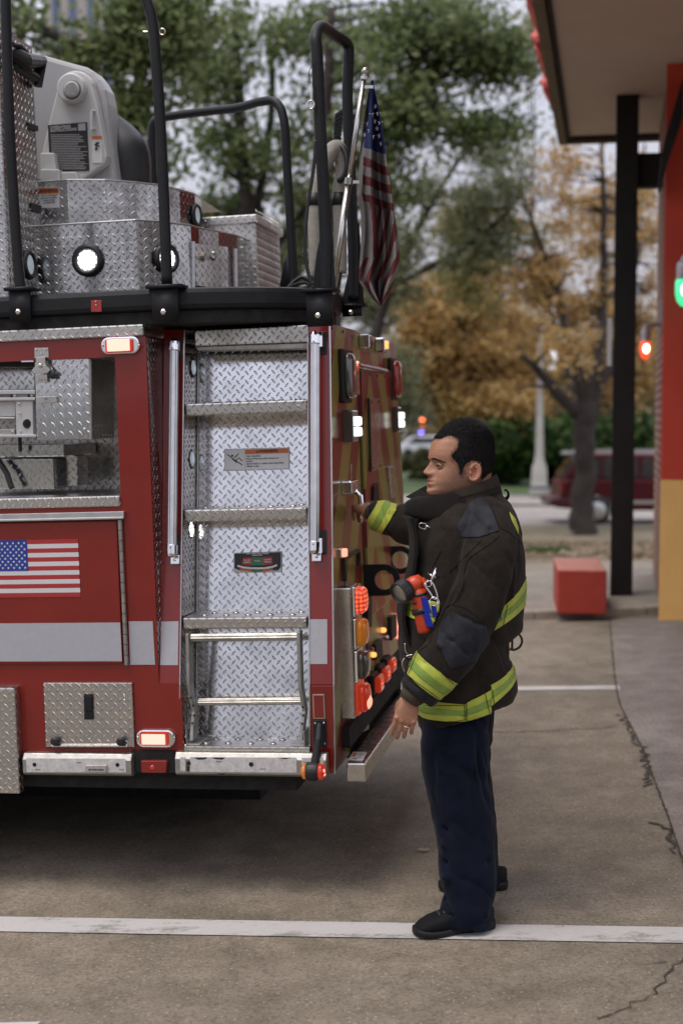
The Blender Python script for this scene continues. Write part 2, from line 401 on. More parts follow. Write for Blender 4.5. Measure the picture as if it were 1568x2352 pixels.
# --- top trim
b = MB(); z0, z1 = zz(C3, (600, 318)), zz(C3, (600, 222)); xa = xx(C3, (1177, 250), -.012)
b.box((XL, -.014, z0), (xa, .60, z1)); b.prism([V((xa, -.014, z0)), T(C3((1350, 305)), .24), V((xa-.05, .3, z0)), V((xa-.05, .05, z0))], (0, 0, z1-z0))
part(b, 'top_trim', M['dps'], bevel=.006)
# --- open compartment
b = MB(); y1 = .58; xi = xo1+.10
b.box((XL, y1, zo1-.02), (xi, y1+.01, zt_o+.06))                                 # back wall
b.box((xi, .03, zo1-.02), (xi+.01, y1, zt_o+.06)); b.box((XL, .03, zt_o+.05), (xi, y1, zt_o+.06))
comp = part(b, 'compartment', M['dps'], bevel=0)
b = MB(); b.box((XL, -.012, zz(C3, (500, 1700))), (xo1, y1, zz(C3, (500, 1610)))); part(b, 'compartment_tray', M['dps'], comp, bevel=.006)
b = MB(); q(C3, [(-300, 545), (290, 545), (290, 735), (-300, 735)], .42, .01, mb=b)
q(C3, [(-300, 1180), (525, 1180), (530, 1280), (-300, 1290)], .20, .36, mb=b); q(C3, [(-300, 1300), (440, 1300), (450, 1548), (-300, 1550)], .22, .34, mb=b)
q(C3, [(545, 1270), (635, 1275), (640, 1522), (550, 1528)], .30, .12, mb=b); part(b, 'compartment_divider', M['dp'], comp, bevel=.003)
b = MB(); q(C3, [(-300, 480), (290, 470), (290, 545), (-300, 545)], .10, .05, mb=b); b.tube([T(C3((-10, 1310)), .17), T(C3((60, 1420)), .16), T(C3((100, 1540)), .15)], .012, 10)
part(b, 'cable', M['rub'], comp, bevel=0); b = MB(); b.tube([T(C3((165, 1120)), .15), T(C3((170, 1240)), .15)], .008, 8); part(b, 'cable', M['rub'], comp, bevel=0)
# equipment box with draw latch
lb = MB(); A_ = T(C3((747, 1138)), .022); lozenges(lb, A_+V((.0015, .004, .005)), (0, 1, 0), (0, 0, 1), .26, .33, (1, 0, 0), hh=.003); q(C3, [(285, 482), (742, 472), (746, 1138), (305, 1146)], .022, .27, mb=lb); ebox = part(lb, 'equipment_box', M['dp'], comp, bevel=.005)
for (px, py, r) in ((683, 560, .0062), (697, 1056, .0062), (588, 538, .0036), (626, 538, .0036)):
    b = MB(); rivet(b, T(C3((px, py)), .022), (0, -1, 0), r, .005); part(b, 'rivet', M['chrome'], ebox, bevel=0)
b = MB(); b.tube([T(C3((742, 480)), .018), T(C3((748, 1138)), .018)], .006, 10); part(b, 'hinge', M['alud'], ebox, bevel=0)
b = MB(); b.lathe(T(C3((450, 612)), .02), (0, -1, 0), [(.015, 0), (.016, .022), (.014, .032), (.006, .035)], 18); part(b, 'bumper_stop', M['rub'], ebox, bevel=0)
lt = MB(); q(C3, [(284, 390), (398, 388), (403, 470), (286, 474)], -.004, .006, mb=lt); q(C3, [(295, 470), (372, 462), (378, 560), (300, 565)], -.014, .006, mb=lt)
q(C3, [(260, 575), (300, 530), (372, 530), (412, 572), (398, 592), (340, 603), (280, 600)], -.020, .008, mb=lt); q(C3, [(295, 605), (388, 602), (392, 672), (298, 675)], .008, .014, mb=lt)
lt.lathe(T(C3((334, 535)), -.020), (0, -1, 0), [(.0085, 0), (.0085, .006), (.003, .008)], 16)
for p in ((300, 408), (378, 405), (342, 438), (322, 650), (366, 650)): rivet(lt, T(C3(p), -.005), (0, -1, 0), .0042, .004)
part(lt, 'latch', M['steel'], comp, bevel=.0012)
b = MB(); q(C3, [(175, 494), (272, 492), (280, 504), (178, 506)], .0, .01, mb=b); part(b, 'latch_pin', M['chrome'], comp, bevel=0)
b = MB(); q(C3, [(298, 790), (462, 786), (468, 838), (302, 845)], .006, .016, mb=b); part(b, 'pull_bar', M['steel'], comp, bevel=.0015)
b = MB(); put_text(b, '35"', .011, T(C3((380, 812)), .0055), (1, 0, 0), (0, 0, 1)); part(b, 'size_mark', M['ink'], comp, bevel=0)
# aluminium ladder frame slid into the compartment
ld = empty('ladder', TM @ T(C3((0, 1100)), .06), 'aluminium ladder rail stowed in the open side compartment of the truck', 'ladder', mat=TM @ Matrix.Translation(T(C3((0, 1100)), .06))); lo_ = T(C3((0, 1100)), .06)
def lp(pts, y, th, name, mat='alu', bev=.002):
    b = MB(); b.prism([T(C3(p), y)-lo_ for p in pts], (0, th, 0)); return b.build(name, M[mat], ld, False, bev)
lp([(-900, 745), (288, 736), (290, 768), (-900, 777)], .04, .05, 'top_rail'); lp([(-900, 806), (290, 795), (291, 820), (-900, 832)], .045, .05, 'top_rail')
lp([(-900, 1106), (300, 1100), (302, 1122), (-900, 1130)], .04, .05, 'bottom_rail'); lp([(-900, 768), (92, 766), (92, 806), (-900, 808)], .075, .02, 'web', 'lite'); lp([(-900, 830), (128, 826), (128, 950), (-900, 955)], .07, .02, 'web', 'lite')
lp([(128, 826), (270, 822), (275, 1102), (136, 1104)], .055, .03, 'end_plate', 'lite'); lp([(145, 768), (230, 766), (230, 806), (146, 808)], .06, .03, 'end_plate', 'lite'); lp([(-900, 1060), (122, 1056), (124, 1100), (-900, 1104)], .05, .03, 'rung_plate', 'alud'); lp([(-900, 960), (122, 958), (122, 972), (-900, 974)], .055, .03, 'rung_plate', 'alu')
b = MB(); b.tube([T(C3((228, 1012)), .052)-lo_, T(C3((228, 1012)), .090)-lo_], .0185, 24); b.build('rung_socket', M['chrome'], ld); b = MB(); b.tube([T(C3((228, 1012)), .050)-lo_, T(C3((228, 1012)), .0505)-lo_], .0148, 24); b.build('rung_hole', M['dark'], ld)
for p in ((124, 785), (263, 782), (165, 925), (172, 1075), (108, 1078), (160, 848)): b = MB(); b.lathe(T(C3(p), .05)-lo_, (0, -1, 0), [(.005, 0), (.005, .003), (.002, .004)], 10); b.build('rivet', M['steel'], ld)
# --- drip rail, door, hinge, stripes
b = MB(); b.box((XL, -.022, zz(C3, (500, 1798))), (xx(C3, (1032, 1750)), 0, zz(C3, (500, 1740)))); b.box((XL, -.03, zz(C3, (500, 1800))), (xx(C3, (1032, 1750)), -.022, zz(C3, (500, 1784))))
part(b, 'drip_rail', M['alu'], bevel=.0015)
b = MB(); dx0, dx1 = xx(C3, (968, 1810)), xx(C4, (1014, 735)); zd1, zd0 = zz(C3, (500, 1812)), zz(C4, (500, 740))
b.prism([V((XL+.6, -.012, zd1)), V((XL+.6, -.012, zd0)), V((dx1, -.012, zd0)), V((dx0, -.012, zd1))], (0, .01, 0))
door = part(b, 'compartment_door', M['red'], bevel=.006)
b = MB(); n = 14
for i in range(n):
    a = T(C3((985, 1800)), -.012); e = T(C4((1040, 752)), -.012); b.tube([a.lerp(e, (i+.03)/n), a.lerp(e, (i+.97)/n)], .0085, 10)
part(b, 'hinge', M['alud'], door, bevel=0)
def stripe(pl, name='white_stripe', y=-.0155, th=.0012, mat='white'): b = MB(); b.prism(pl, (0, th, 0)); return part(b, name, M[mat], door if name == 'door_stripe' else None, bevel=0)
za, zb = zz(C4, (500, 402)), zz(C4, (500, 716))
stripe([V((XL+.6, -.0145, za)), V((XL+.6, -.0145, zb)), V((xx(C4, (1012, 712)), -.0145, zb)), V((xx(C4, (997, 395)), -.0145, za))], 'door_stripe')
za, zb = zz(C4, (1150, 392)), zz(C4, (1150, 748))
stripe([V((xx(C4, (1060, 392)), -.0025, za)), V((xx(C4, (1070, 748)), -.0025, zb)), V((xx(C4, (1275, 748)), -.0025, zb)), V((xx(C4, (1255, 392)), -.0025, za))])
# --- flag decal on the door
FX0, FX1 = xx(C3, (-27, 2200)), xx(C3, (663, 2200)); FZ1, FZ0 = zz(C3, (330, 1960)), zz(C4, (330, 191)); sh = (FZ1-FZ0)/13
flag = MB(); yf = -.0145
for i in range(13): flag.prism([V((FX0, yf, FZ1-i*sh)), V((FX0, yf, FZ1-(i+1)*sh)), V((FX1, yf, FZ1-(i+1)*sh)), V((FX1, yf, FZ1-i*sh))], (0, .0012, 0), 0 if i % 2 == 0 else 1)
cw = (FX1-FX0)*.4; flag.prism([V((FX0, yf-.001, FZ1)), V((FX0, yf-.001, FZ1-7*sh)), V((FX0+cw, yf-.001, FZ1-7*sh)), V((FX0+cw, yf-.001, FZ1))], (0, .001, 0), 2)
def star(mb, c, ex, ey, r, mi):
    pts = [V(c)+ex*math.sin(PI*k/5)*(r if k % 2 == 0 else r*.4)+ey*math.cos(PI*k/5)*(r if k % 2 == 0 else r*.4) for k in range(10)]
    mb.add([V(c)]+pts, [(0, 1+k, 1+(k+1) % 10) for k in range(10)], mi)
for r in range(9):
    for c in range(6 if r % 2 == 0 else 5):
        star(flag, V((FX0+cw*(1+2*c+(r % 2))/12, yf-.0016, FZ1-7*sh*(r+1)/10)), V((1, 0, 0)), V((0, 0, 1)), sh*.36, 1)
part(flag, 'flag_decal', [M['fred'], M['fwht'], M['fblu']], door, bevel=0)
# --- small diamond plate door
b = MB(); q(C4, [(357, 897), (1083, 897), (1105, 1425), (378, 1422)], -.014, .013, mb=b); pd = part(b, 'plate_door', M['dps'], bevel=.003)
b = MB(); q(C4, [(687, 990), (763, 990), (767, 1200), (692, 1200)], -.020, .007, mb=b); q(C4, [(700, 1004), (752, 1004), (756, 1130), (704, 1130)], -.0225, .004, mb=b); part(b, 'latch', M['blk'], pd, bevel=.002)
for p in ((465, 1370), (1003, 1370)):
    b = MB(); b.lathe(T(C4(p), -.014), (0, -1, 0), [(.014, 0), (.0165, .006), (.0165, .022), (.012, .028), (.004, .029)], 20); part(b, 'bumper_stop', M['rub'], pd, bevel=0)
for p in ((1024, 1005), (1024, 1040), (738, 1362)):
    b = MB(); rivet(b, T(C4(p), -.014), (0, -1, 0), .005); part(b, 'rivet', M['chrome'], pd, bevel=0)
b = MB(); a, e = T(C4((425, 1413)), -.018), T(C4((1050, 1413)), -.018)
for i in range(9): b.tube([a.lerp(e, (i+.02)/9), a.lerp(e, (i+.98)/9)], .006, 8)
part(b, 'hinge', M['steel'], pd, bevel=0)
# --- rub rails
def rail(x0, x1, z0, z1, bx=.03):
    b = MB(); y = -.045
    b.prism([V((x0, 0, z0)), V((x0, 0, z1)), V((x0, -.03, z1)), V((x0, y, z1-.022)), V((x0, y, z0+.01)), V((x0, -.03, z0))], (x1-x0, 0, 0)); return b
rz1, rz0 = zz(C4, (600, 1472), -.02), zz(C4, (600, 1656), -.03)
b = rail(xx(C4, (200, 1560), -.03), xx(C4, (1088, 1560), -.03), rz0, rz1); r1 = part(b, 'rub_rail', M['alud'], bevel=.003)
b = MB(); q(C4, [(215, 1517), (1030, 1520), (1036, 1632), (222, 1630)], -.0465, .001, mb=b); part(b, 'reflective_tape', M['gtape'], r1, bevel=0)
for p in ((285, 1568), (965, 1570)):
    b = MB(); b.lathe(T(C4(p), -.047), (0, -1, 0), [(.0078, 0), (.0078, .001), (.005, .002), (.004, -.001)], 14); part(b, 'bolt', M['dark'], r1, bevel=0)
b = MB()
for (p, s) in (((312, 1609), 'DOT-C2'), ((998, 1611), 'DOT-C2'), ((650, 1552), 'C2-DOT')): put_text(b, s, .0055, T(C4(p), -.0468), (1, 0, 0), (0, 0, 1))
part(b, 'tape_print', M['ink'], r1, bevel=0)
b = MB(); q(C4, [(702, 1572), (877, 1572), (877, 1636), (702, 1636)], -.058, .012, mb=b); nm = part(b, 'drain_plate', M['steel'], r1, bevel=.004)
b = MB(); q(C4, [(712, 1590), (868, 1590), (868, 1629), (712, 1629)], -.0588, .0006, mb=b); part(b, 'plate_face', M['lblg'], nm, bevel=0)
b = MB(); put_text(b, 'AIR TANK DRAIN', .0088, T(C4((789, 1611)), -.0596), (1, 0, 0), (0, 0, 1), bold=.0002, sx=.9); part(b, 'plate_text', M['ink'], nm, bevel=0)
rz1, rz0 = zz(C6, (700, 1972), -.02), zz(C6, (700, 2198), -.03)
b = rail(xx(C6, (118, 2080), -.03), xx(C6, (1562, 2080), -.03), rz0, rz1); r2 = part(b, 'rub_rail', M['alud'], bevel=.003)
b = MB(); q(C6, [(250, 2020), (1270, 2024), (1270, 2168), (250, 2160)], -.0465, .001, mb=b); q(C6, [(158, 2020), (206, 2020), (206, 2155), (158, 2150)], -.0465, .001, mb=b); q(C6, [(1318, 2026), (1525, 2026), (1525, 2100), (1320, 2100)], -.0465, .001, mb=b)
part(b, 'reflective_tape', M['gtape'], r2, bevel=0)
for p in ((238, 2078), (835, 2088)):
    b = MB(); b.lathe(T(C6(p), -.047), (0, -1, 0), [(.0085, 0), (.0085, .0015), (.005, .002)], 14); part(b, 'bolt', M['dark'], r2, bevel=0)
b = MB()
for (p, s) in (((528, 2062), 'C2-DOT'), ((946, 2134), 'DOT-C2'), ((1360, 2068), 'C2-DOT')): put_text(b, s, .006, T(C6(p), -.0468), (1, 0, 0), (0, 0, 1))
for pts in ([(285, 2022), (420, 2022), (395, 2040), (330, 2044)], [(450, 2022), (590, 2022), (560, 2042), (500, 2040)], [(1090, 2024), (1225, 2024), (1160, 2038)], [(215, 2100), (250, 2110), (245, 2160), (218, 2150)], [(500, 2176), (600, 2176), (560, 2192)]):
    q(C6, pts, -.0472, .0004, mb=b)
part(b, 'scuffs', M['ink'], r2, bevel=0)
# --- outrigger cover at the left edge
b = MB(); zc1, zc0 = zz(C4, (80, 938), -.05), zz(C4, (80, 1808), -.05); xq = xx(C4, (140, 1300), -.05)
b.box((XL+1.2, -.05, zc0), (xq, .0, zc1)); part(b, 'outrigger_cover', M['dps'], bevel=.006)
# --- rounded marker lights on the side
def pill(c, x0, y0, x1, y1, y, d, rr=.5, n=8):
    A, B = T(c((x0, y0)), y), T(c((x1, y1)), y); w, h = (B.x-A.x)/2, (A.z-B.z)/2; cx, cz = (A.x+B.x)/2, (A.z+B.z)/2; r = min(w, h)*rr
    pts = []
    for (sx, sz, a0) in ((1, 1, 0), (-1, 1, PI/2), (-1, -1, PI), (1, -1, 1.5*PI)):
        for k in range(n+1):
            a = a0+PI/2*k/n; pts.append(V((cx+sx*(w-r)+r*math.cos(a), y, cz+sz*(h-r)+r*math.sin(a))))
    return pts
def marker(c, bz, ln, lens, label):
    b = MB(); b.prism(pill(c, *bz, -.001, 0, .9), (0, -.018, 0)); bm = part(b, 'marker_light', M['chrome'], bevel=.006, label=label)
    b = MB(); b.prism(pill(c, bz[0]+28, bz[1]+18, bz[2]-62, bz[3]-14, -.019, 0, .3), (0, -.008, 0)); part(b, 'clear_cover', M['redl'], bm, bevel=.003)
    b = MB(); b.prism(pill(c, *ln, -.0275, 0, .15), (0, -.003, 0)); part(b, 'lens', lens, bm, bevel=.001)
    for px in (bz[0]+8, bz[2]-18): b = MB(); rivet(b, T(c((px, (bz[1]+bz[3])/2)), -.019), (0, -1, 0), .005); part(b, 'screw', M['steel'], bm, bevel=0)
marker(C3, (838, 306, 1160, 436), (878, 324, 1068, 412), M['lampr2'], 'lit rounded marker light under the top trim')
marker(C4, (1125, 1275, 1450, 1422), (1162, 1318, 1358, 1404), M['lampr2'], 'lit rounded marker light above the rub rail')
b = MB(); q(C4, [(1155, 1535), (1370, 1535), (1362, 1638), (1160, 1638)], -.03, .03, mb=b); rl = part(b, 'side_reflector', M['redd'], bevel=.004)
b = MB(); b.ball(T(C4((1250, 1590)), -.028), (.009, .006, .009), 8); part(b, 'bulb', M['redl'], rl, bevel=0)
b = MB(); b.box((xx(C4, (1092, 1560)), -.012, rz0+.004), (xx(C4, (1440, 1560)), 0, rz1)); part(b, 'reflector_backing', M['dark'], bevel=0)
# --- leaning columns either side of the steps
b = MB()
pl = [(376, 756), (423, 757), (419.5, 1000), (416.5, 1300), (415, 1398), (413.5, 1574)]; lf = [(376, 756), (372, 1000), (368, 1300), (367, 1400), (365, 1574)]
rg = [TC(p) for p in pl[1:]]; lg = [TC(p) for p in lf]
vs = lg+rg; nl = len(lg)
b.add([TC(p) for p in ((376, 756), (365, 1574), (413.5, 1574), (423, 757))], [(0, 1, 2, 3)])
b.prism([TC(p) for p in ((376, 756), (365, 1574), (413.5, 1574), (423, 757))], (0, .03, 0)); b.v = b.v[4:]; b.f = [[i-4 for i in f] for f in b.f[1:]]; b.m = b.m[1:]
coll = part(b, 'column_panel', M['red'], bevel=.004)
b = MB(); b.prism([TC(p, -.002) for p in (C4((1322, 395)), C4((1316, 752)), C4((1460, 752)), C4((1465, 392)))], (0, .0015, 0)); part(b, 'white_stripe', M['white'], coll, bevel=0)
b = MB(); b.prism([TC(p) for p in ((707, 742), (711, 1574), (765.5, 1574), (755.5, 742))], (0, .05, 0)); b.prism([TC(p) for p in ((711, 1574), (713, 1776), (768, 1776), (765.5, 1574))], (0, .05, 0))
colr = part(b, 'column_panel', M['red'], bevel=.004)
b = MB(); b.prism([TC(p, -.002) for p in (C6((1392, 700)), C6((1392, 1128)), C6((1562, 1128)), C6((1562, 700)))], (0, .0015, 0)); part(b, 'white_stripe', M['white'], colr, bevel=0)
b = MB(); b.prism([TC(p, -.004) for p in (C6((1420, 1418)), C6((1428, 1655)), C6((1545, 1655)), C6((1534, 1418)))], (0, .004, 0)); rf = part(b, 'reflector', M['steel'], colr, bevel=.001)
b = MB(); b.prism([TC(p, -.0055) for p in (C6((1432, 1430)), C6((1440, 1643)), C6((1533, 1643)), C6((1523, 1430)))], (0, .002, 0)); part(b, 'reflector_face', M['redd'], rf, bevel=0)
b = MB()
for (a, e) in (((757, 742), (766.5, 1574)), ((766.5, 1574), (769, 1777))): b.tube([TC(a, .002), TC(e, .002)], .0035, 8)
part(b, 'corner_trim', M['alu'], bevel=0)
# marker arm
b = MB(); b.prism([TC(p, -.008) for p in (C6((1425, 1662)), C6((1428, 1930)), C6((1555, 1930)), C6((1550, 1665)))], (0, .008, 0)); b.tube([TC(C6((1490, 1700)), -.02), TC(C6((1478, 1850)), -.05), TC(C6((1445, 2090)), -.075)], [.012, .014, .017], 14)
b.lathe(TC(C6((1370, 2155)), -.085), (1, 0, 0), [(.024, -.006), (.033, 0), (.035, .01), (.035, .03), (.033, .042), (.024, .047)], 26)
arm = part(b, 'marker_arm', M['rub'], bevel=.002)
pc = TC(C6((1370, 2155)), -.085)
b = MB(); b.lathe(pc+V((-.002, 0, 0)), (-1, 0, 0), [(.031, 0), (.029, .012), (.018, .019), (.004, .021)], 22); part(b, 'amber_lens', M['ambl'], arm, bevel=0, smooth=True)
b = MB(); b.lathe(pc+V((.045, 0, 0)), (1, 0, 0), [(.031, 0), (.030, .014), (.020, .024), (.004, .027)], 22); part(b, 'red_lens', M['redl'], arm, bevel=0, smooth=True)
for dx in (-.013,):
    b = MB(); b.ball(pc+V((-.017, -.008, 0)), .006, 8); part(b, 'bulb', M['ambh'], arm, bevel=0)
b = MB(); b.ball(pc+V((.066, -.016, .006)), (.006, .006, .008), 8); b.ball(pc+V((.067, -.014, -.008)), (.006, .006, .006), 8); part(b, 'bulb', M['lampp'], arm, bevel=0)
b = MB(); [rivet(b, TC(C6(p), -.008), (0, -1, 0), .0045, .003) for p in ((1447, 1695), (1530, 1695), (1540, 1890))]; part(b, 'bolt', M['steel'], arm, bevel=0)
# --- grab rails
def grab(c, top, bot, labs, side):
    A, B = TC(c(top), -.055), TC(c(bot), -.055); d = (B-A).normalized(); r = .0185
    b = MB(); n = 40; x, y = frame(d); rings = []
    for P in (A+d*.035, B-d*.02):
        rings.append([P+(x*math.cos(2*PI*k/n)+y*math.sin(2*PI*k/n))*(r*(1 if k % 4 < 2 else .93)) for k in range(n)])
    b.loft(rings); g = part(b, 'grab_rail', M['alu'], bevel=0, label=labs)
    for P, s in ((A, 1), (B, -1)):
        b = MB(); b.lathe(P-d*s*.012, d*s, [(.008, 0), (.015, .004), (.021, .014), (.0215, .048), (.020, .050)], 24)
        b.obox(P+V((.020*side, .03, 0))+d*s*.02, ((.009, 0, 0), (0, .032, 0), d*.028)); part(b, 'rail_end', M['chrome'], g, bevel=.002)
        b = MB(); b.obox(P+V((.022*side, .053, 0))+d*s*.03, ((.014, 0, 0), (0, .004, 0), d*.045)); part(b, 'rail_gasket', M['rub'], g, bevel=.002)
        b = MB(); rivet(b, P+d*s*.028+V((0, -.0195, 0)), (0, -1, 0), .0045, .003); part(b, 'screw', M['steel'], g, bevel=0)
    b = MB(); P = B+d*.024+V((.0, .045, 0)); b.obox(P, ((.018, 0, 0), (0, .008, 0), d*.018)); b.lathe(P-V((0, .008, 0)), (0, -1, 0), [(.006, 0), (.006, .006), (.003, .007)], 12); part(b, 'rail_foot', M['chrome'], g, bevel=.003)
grab(C5, (100, 262), (78, 2300), 'grab rail on the column left of the steps', 0)
grab(C5, (1443, 196), (1440, 2270), 'grab rail on the column right of the steps', 1)
# ================================================================ step recess
yb = lambda py: .21*(1575-py)/830+.185
b = MB(); L0, L1 = C5((322, 150)), C6((305, 1860)); R0, R1 = C5((1440, 100)), C6((1440, 1860))
back_pts = [(L0[0], 748), (L1[0], 1700), (730, 1700), (730, 745)]
# sawtooth of leaning panels between the steps
segs = [(748, 936), (936, 1172), (1172, 1412), (1412, 1716)]
for i, (pa, pb) in enumerate(segs):
    fx = lambda py: L0[0]+(L1[0]-L0[0])*(py-748)/952
    b.add([T((fx(pa), pa), yb(pa)), T((fx(pb), pb), yb(pb)-.004*0), T((733, pb), yb(pb)), T((733, pa), yb(pa))], [(0, 1, 2, 3)])
back = part(b, 'step_back_panel', M['dp'], bevel=0)
b = MB()                          # left side wall
el = [(423, 757), (419, 1010), (416.5, 1300), (413.5, 1574), (411.5, 1735)]
vs = []
for p in el: vs += [TC(p, .004), T((L0[0]+(L1[0]-L0[0])*(p[1]-748)/952+1, p[1]), yb(p[1])+.002)]
b.add(vs, [(2*i+1, 2*i, 2*i+2, 2*i+3) for i in range(len(el)-1)]); P0_ = T((L0[0], 748), yb(748)); P1_ = T((L1[0]+1, 1730), yb(1730)); hgt = (P0_-P1_).length; up_ = (P0_-P1_)/hgt
lozenges(b, P1_+V((.001, -.182, 0)), (0, 1, 0), up_, .18, hgt, (1, 0, 0))
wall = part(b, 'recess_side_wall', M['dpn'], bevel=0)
b = MB(); vs = []
for py in (745, 1300, 1574, 1735): vs += [T((709.5, py), yc(py)+.005), T((709.5, py), yc(py)+.005)+V((0, .185, 0))]
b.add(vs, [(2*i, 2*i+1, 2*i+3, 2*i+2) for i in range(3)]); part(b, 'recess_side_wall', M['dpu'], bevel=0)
b = MB(); b.tube([TC((423.5, 757), -.002), TC((413.5, 1574), -.002), TC((411.5, 1735), -.002)], .003, 8); b.tube([TC((707, 745), -.002), TC((711, 1574), -.002), TC((712, 1735), -.002)], .003, 8); part(b, 'edge_trim', M['alu'], bevel=0)
b = MB(); vs = [T((L0[0]+2+(L1[0]-L0[0])*(py-748)/952, py), yb(py)-.006) for py in (760, 1100, 1400, 1715)]; b.tube(vs, .004, 8); part(b, 'corner_weld', M['alud'], bevel=0)
# side wall step lights
for (px, py, lit) in ((279, 512, 0), (266, 1388, 0), (258, 1430+38+595, 1), (250, 3370, 0)):
    if py > 2400: p = C6((232, 1290))
    else: p = C5((px, py))
    y = yc(p[1])+.12; c = T(p, y); b = MB(); b.lathe(c+V((-.004, 0, 0)), (1, 0, 0), [(.040, 0), (.041, .004), (.034, .008), (.030, .007)], 28); o = part(b, 'step_light', M['rub'], bevel=0, smooth=True)
    b = MB(); b.lathe(c+V((.001, 0, 0)), (1, 0, 0), [(.030, 0), (.028, .004), (.015, .007), (.002, .008)], 24); part(b, 'lens', M['lampw'] if lit else M['dimw'], o, bevel=0, smooth=True)
# header
b = MB(); q(C5, [(292, 158), (295, 308), (1400, 268), (1400, 102)], .235, .13, mb=b); hd = part(b, 'recess_header', M['dps'], bevel=.004)
b = MB(); q(C5, [(298, 312), (322, 352), (1400, 330), (1400, 274)], .245, .10, mb=b); part(b, 'header_lip', M['alud'], hd, bevel=.003)
# steps
def step(c, f, tb, zb_off=.0, grips=None, back_y=None):
    (x0, ya, yb_) = f; (x1, ya2, yb2) = tb
    pa = c((x0, ya)); y0 = yc(min(pa[1], 1574))-.004
    A = T(c((x0, ya)), y0); Bq = T(c((x0+3, yb_)), y0); C = T(c((x1, yb2)), y0); E = T(c((x1, ya2)), y0)
    zt_ = (A.z+E.z)/2; zb_ = (Bq.z+C.z)/2; dy = .20
    b = MB(); b.prism([V((A.x, y0, zt_)), V((A.x, y0, zb_)), V((A.x, y0+dy, zb_+.01)), V((A.x, y0+dy, zt_))], (E.x-A.x, 0, 0))
    s = part(b, 'step', M['dps'], bevel=.007)
    w = E.x-A.x
    for r in (.055, .125):
        for k in range(5 if r < .1 else 5):
            x = A.x+w*((k+.85)/5.6+(.04 if r > .1 else 0)); b2 = V((x, y0+r, zt_)); g = MB(); g.lathe(b2, (0, 0, 1), [(.015, -.001), (.012, .004), (.008, .0055), (.0065, .002)], 14); part(g, 'grip_stud', M['steel'], s, bevel=0, smooth=True)
    return s, zt_, y0
step(C5, (205, 858, 980), (1372, 815, 938)); step(C5, (192, 1878, 1992), (1366, 1838, 1966)); step(C6, (180, 690, 802), (1362, 668, 782))
s4, zs4, ys4 = step(C6, (190, 1925, 1966), (1396, 1914, 1962))
# warning label
lab = MB(); yl = lambda py: yb(py)-.006
q(C5, [(578, 1292), (578, 1502), (1200, 1484), (1200, 1275)], yl, .003, mb=lab); wl = part(lab, 'warning_label', M['lblg'], bevel=.001)
def lq(c, pts, off, name, mat, par, th=.0008):
    b = MB(); b.prism([T(c(p), yl(c(p)[1])-off) for p in pts], (0, th, 0)); return part(b, name, mat, par, bevel=0)
lq(C5, [(588, 1304), (588, 1492), (770, 1487), (770, 1298)], .0008, 'pictogram_panel', M['lblw'], wl)
lq(C5, [(778, 1298), (778, 1342), (1192, 1328), (1192, 1284)], .0008, 'label_header', M['orange'], wl)
lq(C5, [(778, 1346), (778, 1486), (1192, 1474), (1192, 1334)], .0008, 'label_body', M['lblw'], wl)
def lt_(b, c, p, s, size, off=.002, align='LEFT', bold=0, yfun=yl, sx=1.0):
    P = T(c(p), yfun(c(p)[1])-off); A = V((0, .2, 1)).normalized() if yfun is yl else V((0, 0, 1)); put_text(b, s, size, P, (1, 0, 0), A, align=align, bold=bold, sx=sx)
b = MB(); lt_(b, C5, (1000, 1311), 'WARNING', .0155, align='CENTER', bold=.0004); lt_(b, C5, (790, 1362), 'FALL HAZARD.', .0088)
for i, s in enumerate(('Keep off this area while vehicle is in', 'motion.', 'Serious injury or death could result from', 'riding on step.')): lt_(b, C5, (788, 1386+i*23.5-.0*i), s, .0091)
b.prism([T(C5(p), yl(C5(p)[1])-.002) for p in ((882, 1326), (908, 1325), (895, 1300))], (0, .0006, 0))
part(b, 'label_text', M['ink'], wl, bevel=0)
b = MB()
def stroke(pts, r): b.tube([T(C5(p), yl(C5(p)[1])-.0012) for p in pts], r, 8)
stroke([(605, 1342), (690, 1405), (752, 1446)], .0019); stroke([(655, 1385), (700, 1420)], .0025); stroke([(672, 1375), (690, 1362), (716, 1335)], .0018); stroke([(690, 1402), (718, 1375), (752, 1405)], .0018)
b.ball(T(C5((655, 1356)), yl(C5((655, 1356))[1])-.001), (.0045, .0012, .0045), 8); part(b, 'pictogram', M['ink'], wl, bevel=0)
# grade indicator
b = MB(); b.prism([T(C6(p), yl(C6(p)[1])-.001) for p in ((668, 65), (668, 256), (1128, 250), (1128, 48))], (0, .005, 0)); gi = part(b, 'grade_indicator', M['lblg'], bevel=.002)
lq(C6, [(676, 72), (676, 210), (730, 235), (1090, 232), (1118, 200), (1118, 58)], .0028, 'indicator_face', M['ink'], gi)
lq(C6, [(760, 112), (748, 150), (748, 178), (842, 184), (846, 108)], .0036, 'red_field', M['lred'], gi); lq(C6, [(846, 108), (842, 184), (944, 182), (944, 106)], .0036, 'green_field', M['green'], gi); lq(C6, [(944, 106), (944, 182), (1040, 172), (1036, 102)], .0036, 'red_field', M['lred'], gi)
b = MB(); arc = [(706, 205), (760, 220), (840, 228), (900, 230), (960, 228), (1040, 215), (1085, 198)]; b.tube([T(C6((x, y-16)), yl(C6((x, y))[1])-.008) for x, y in arc], .0042, 10); part(b, 'level_tube', M['inkw'], gi, bevel=0)
for (a, e, m_) in (((722, 212), (838, 230), 'orange'), ((838, 230), (934, 230), 'green'), ((934, 230), (1044, 214), 'orange')):
    lq(C6, [(a[0], a[1]), (a[0]+4, a[1]+20), (e[0], e[1]+14), (e[0], e[1]-8)], .004, 'scale_band', M[m_], gi)
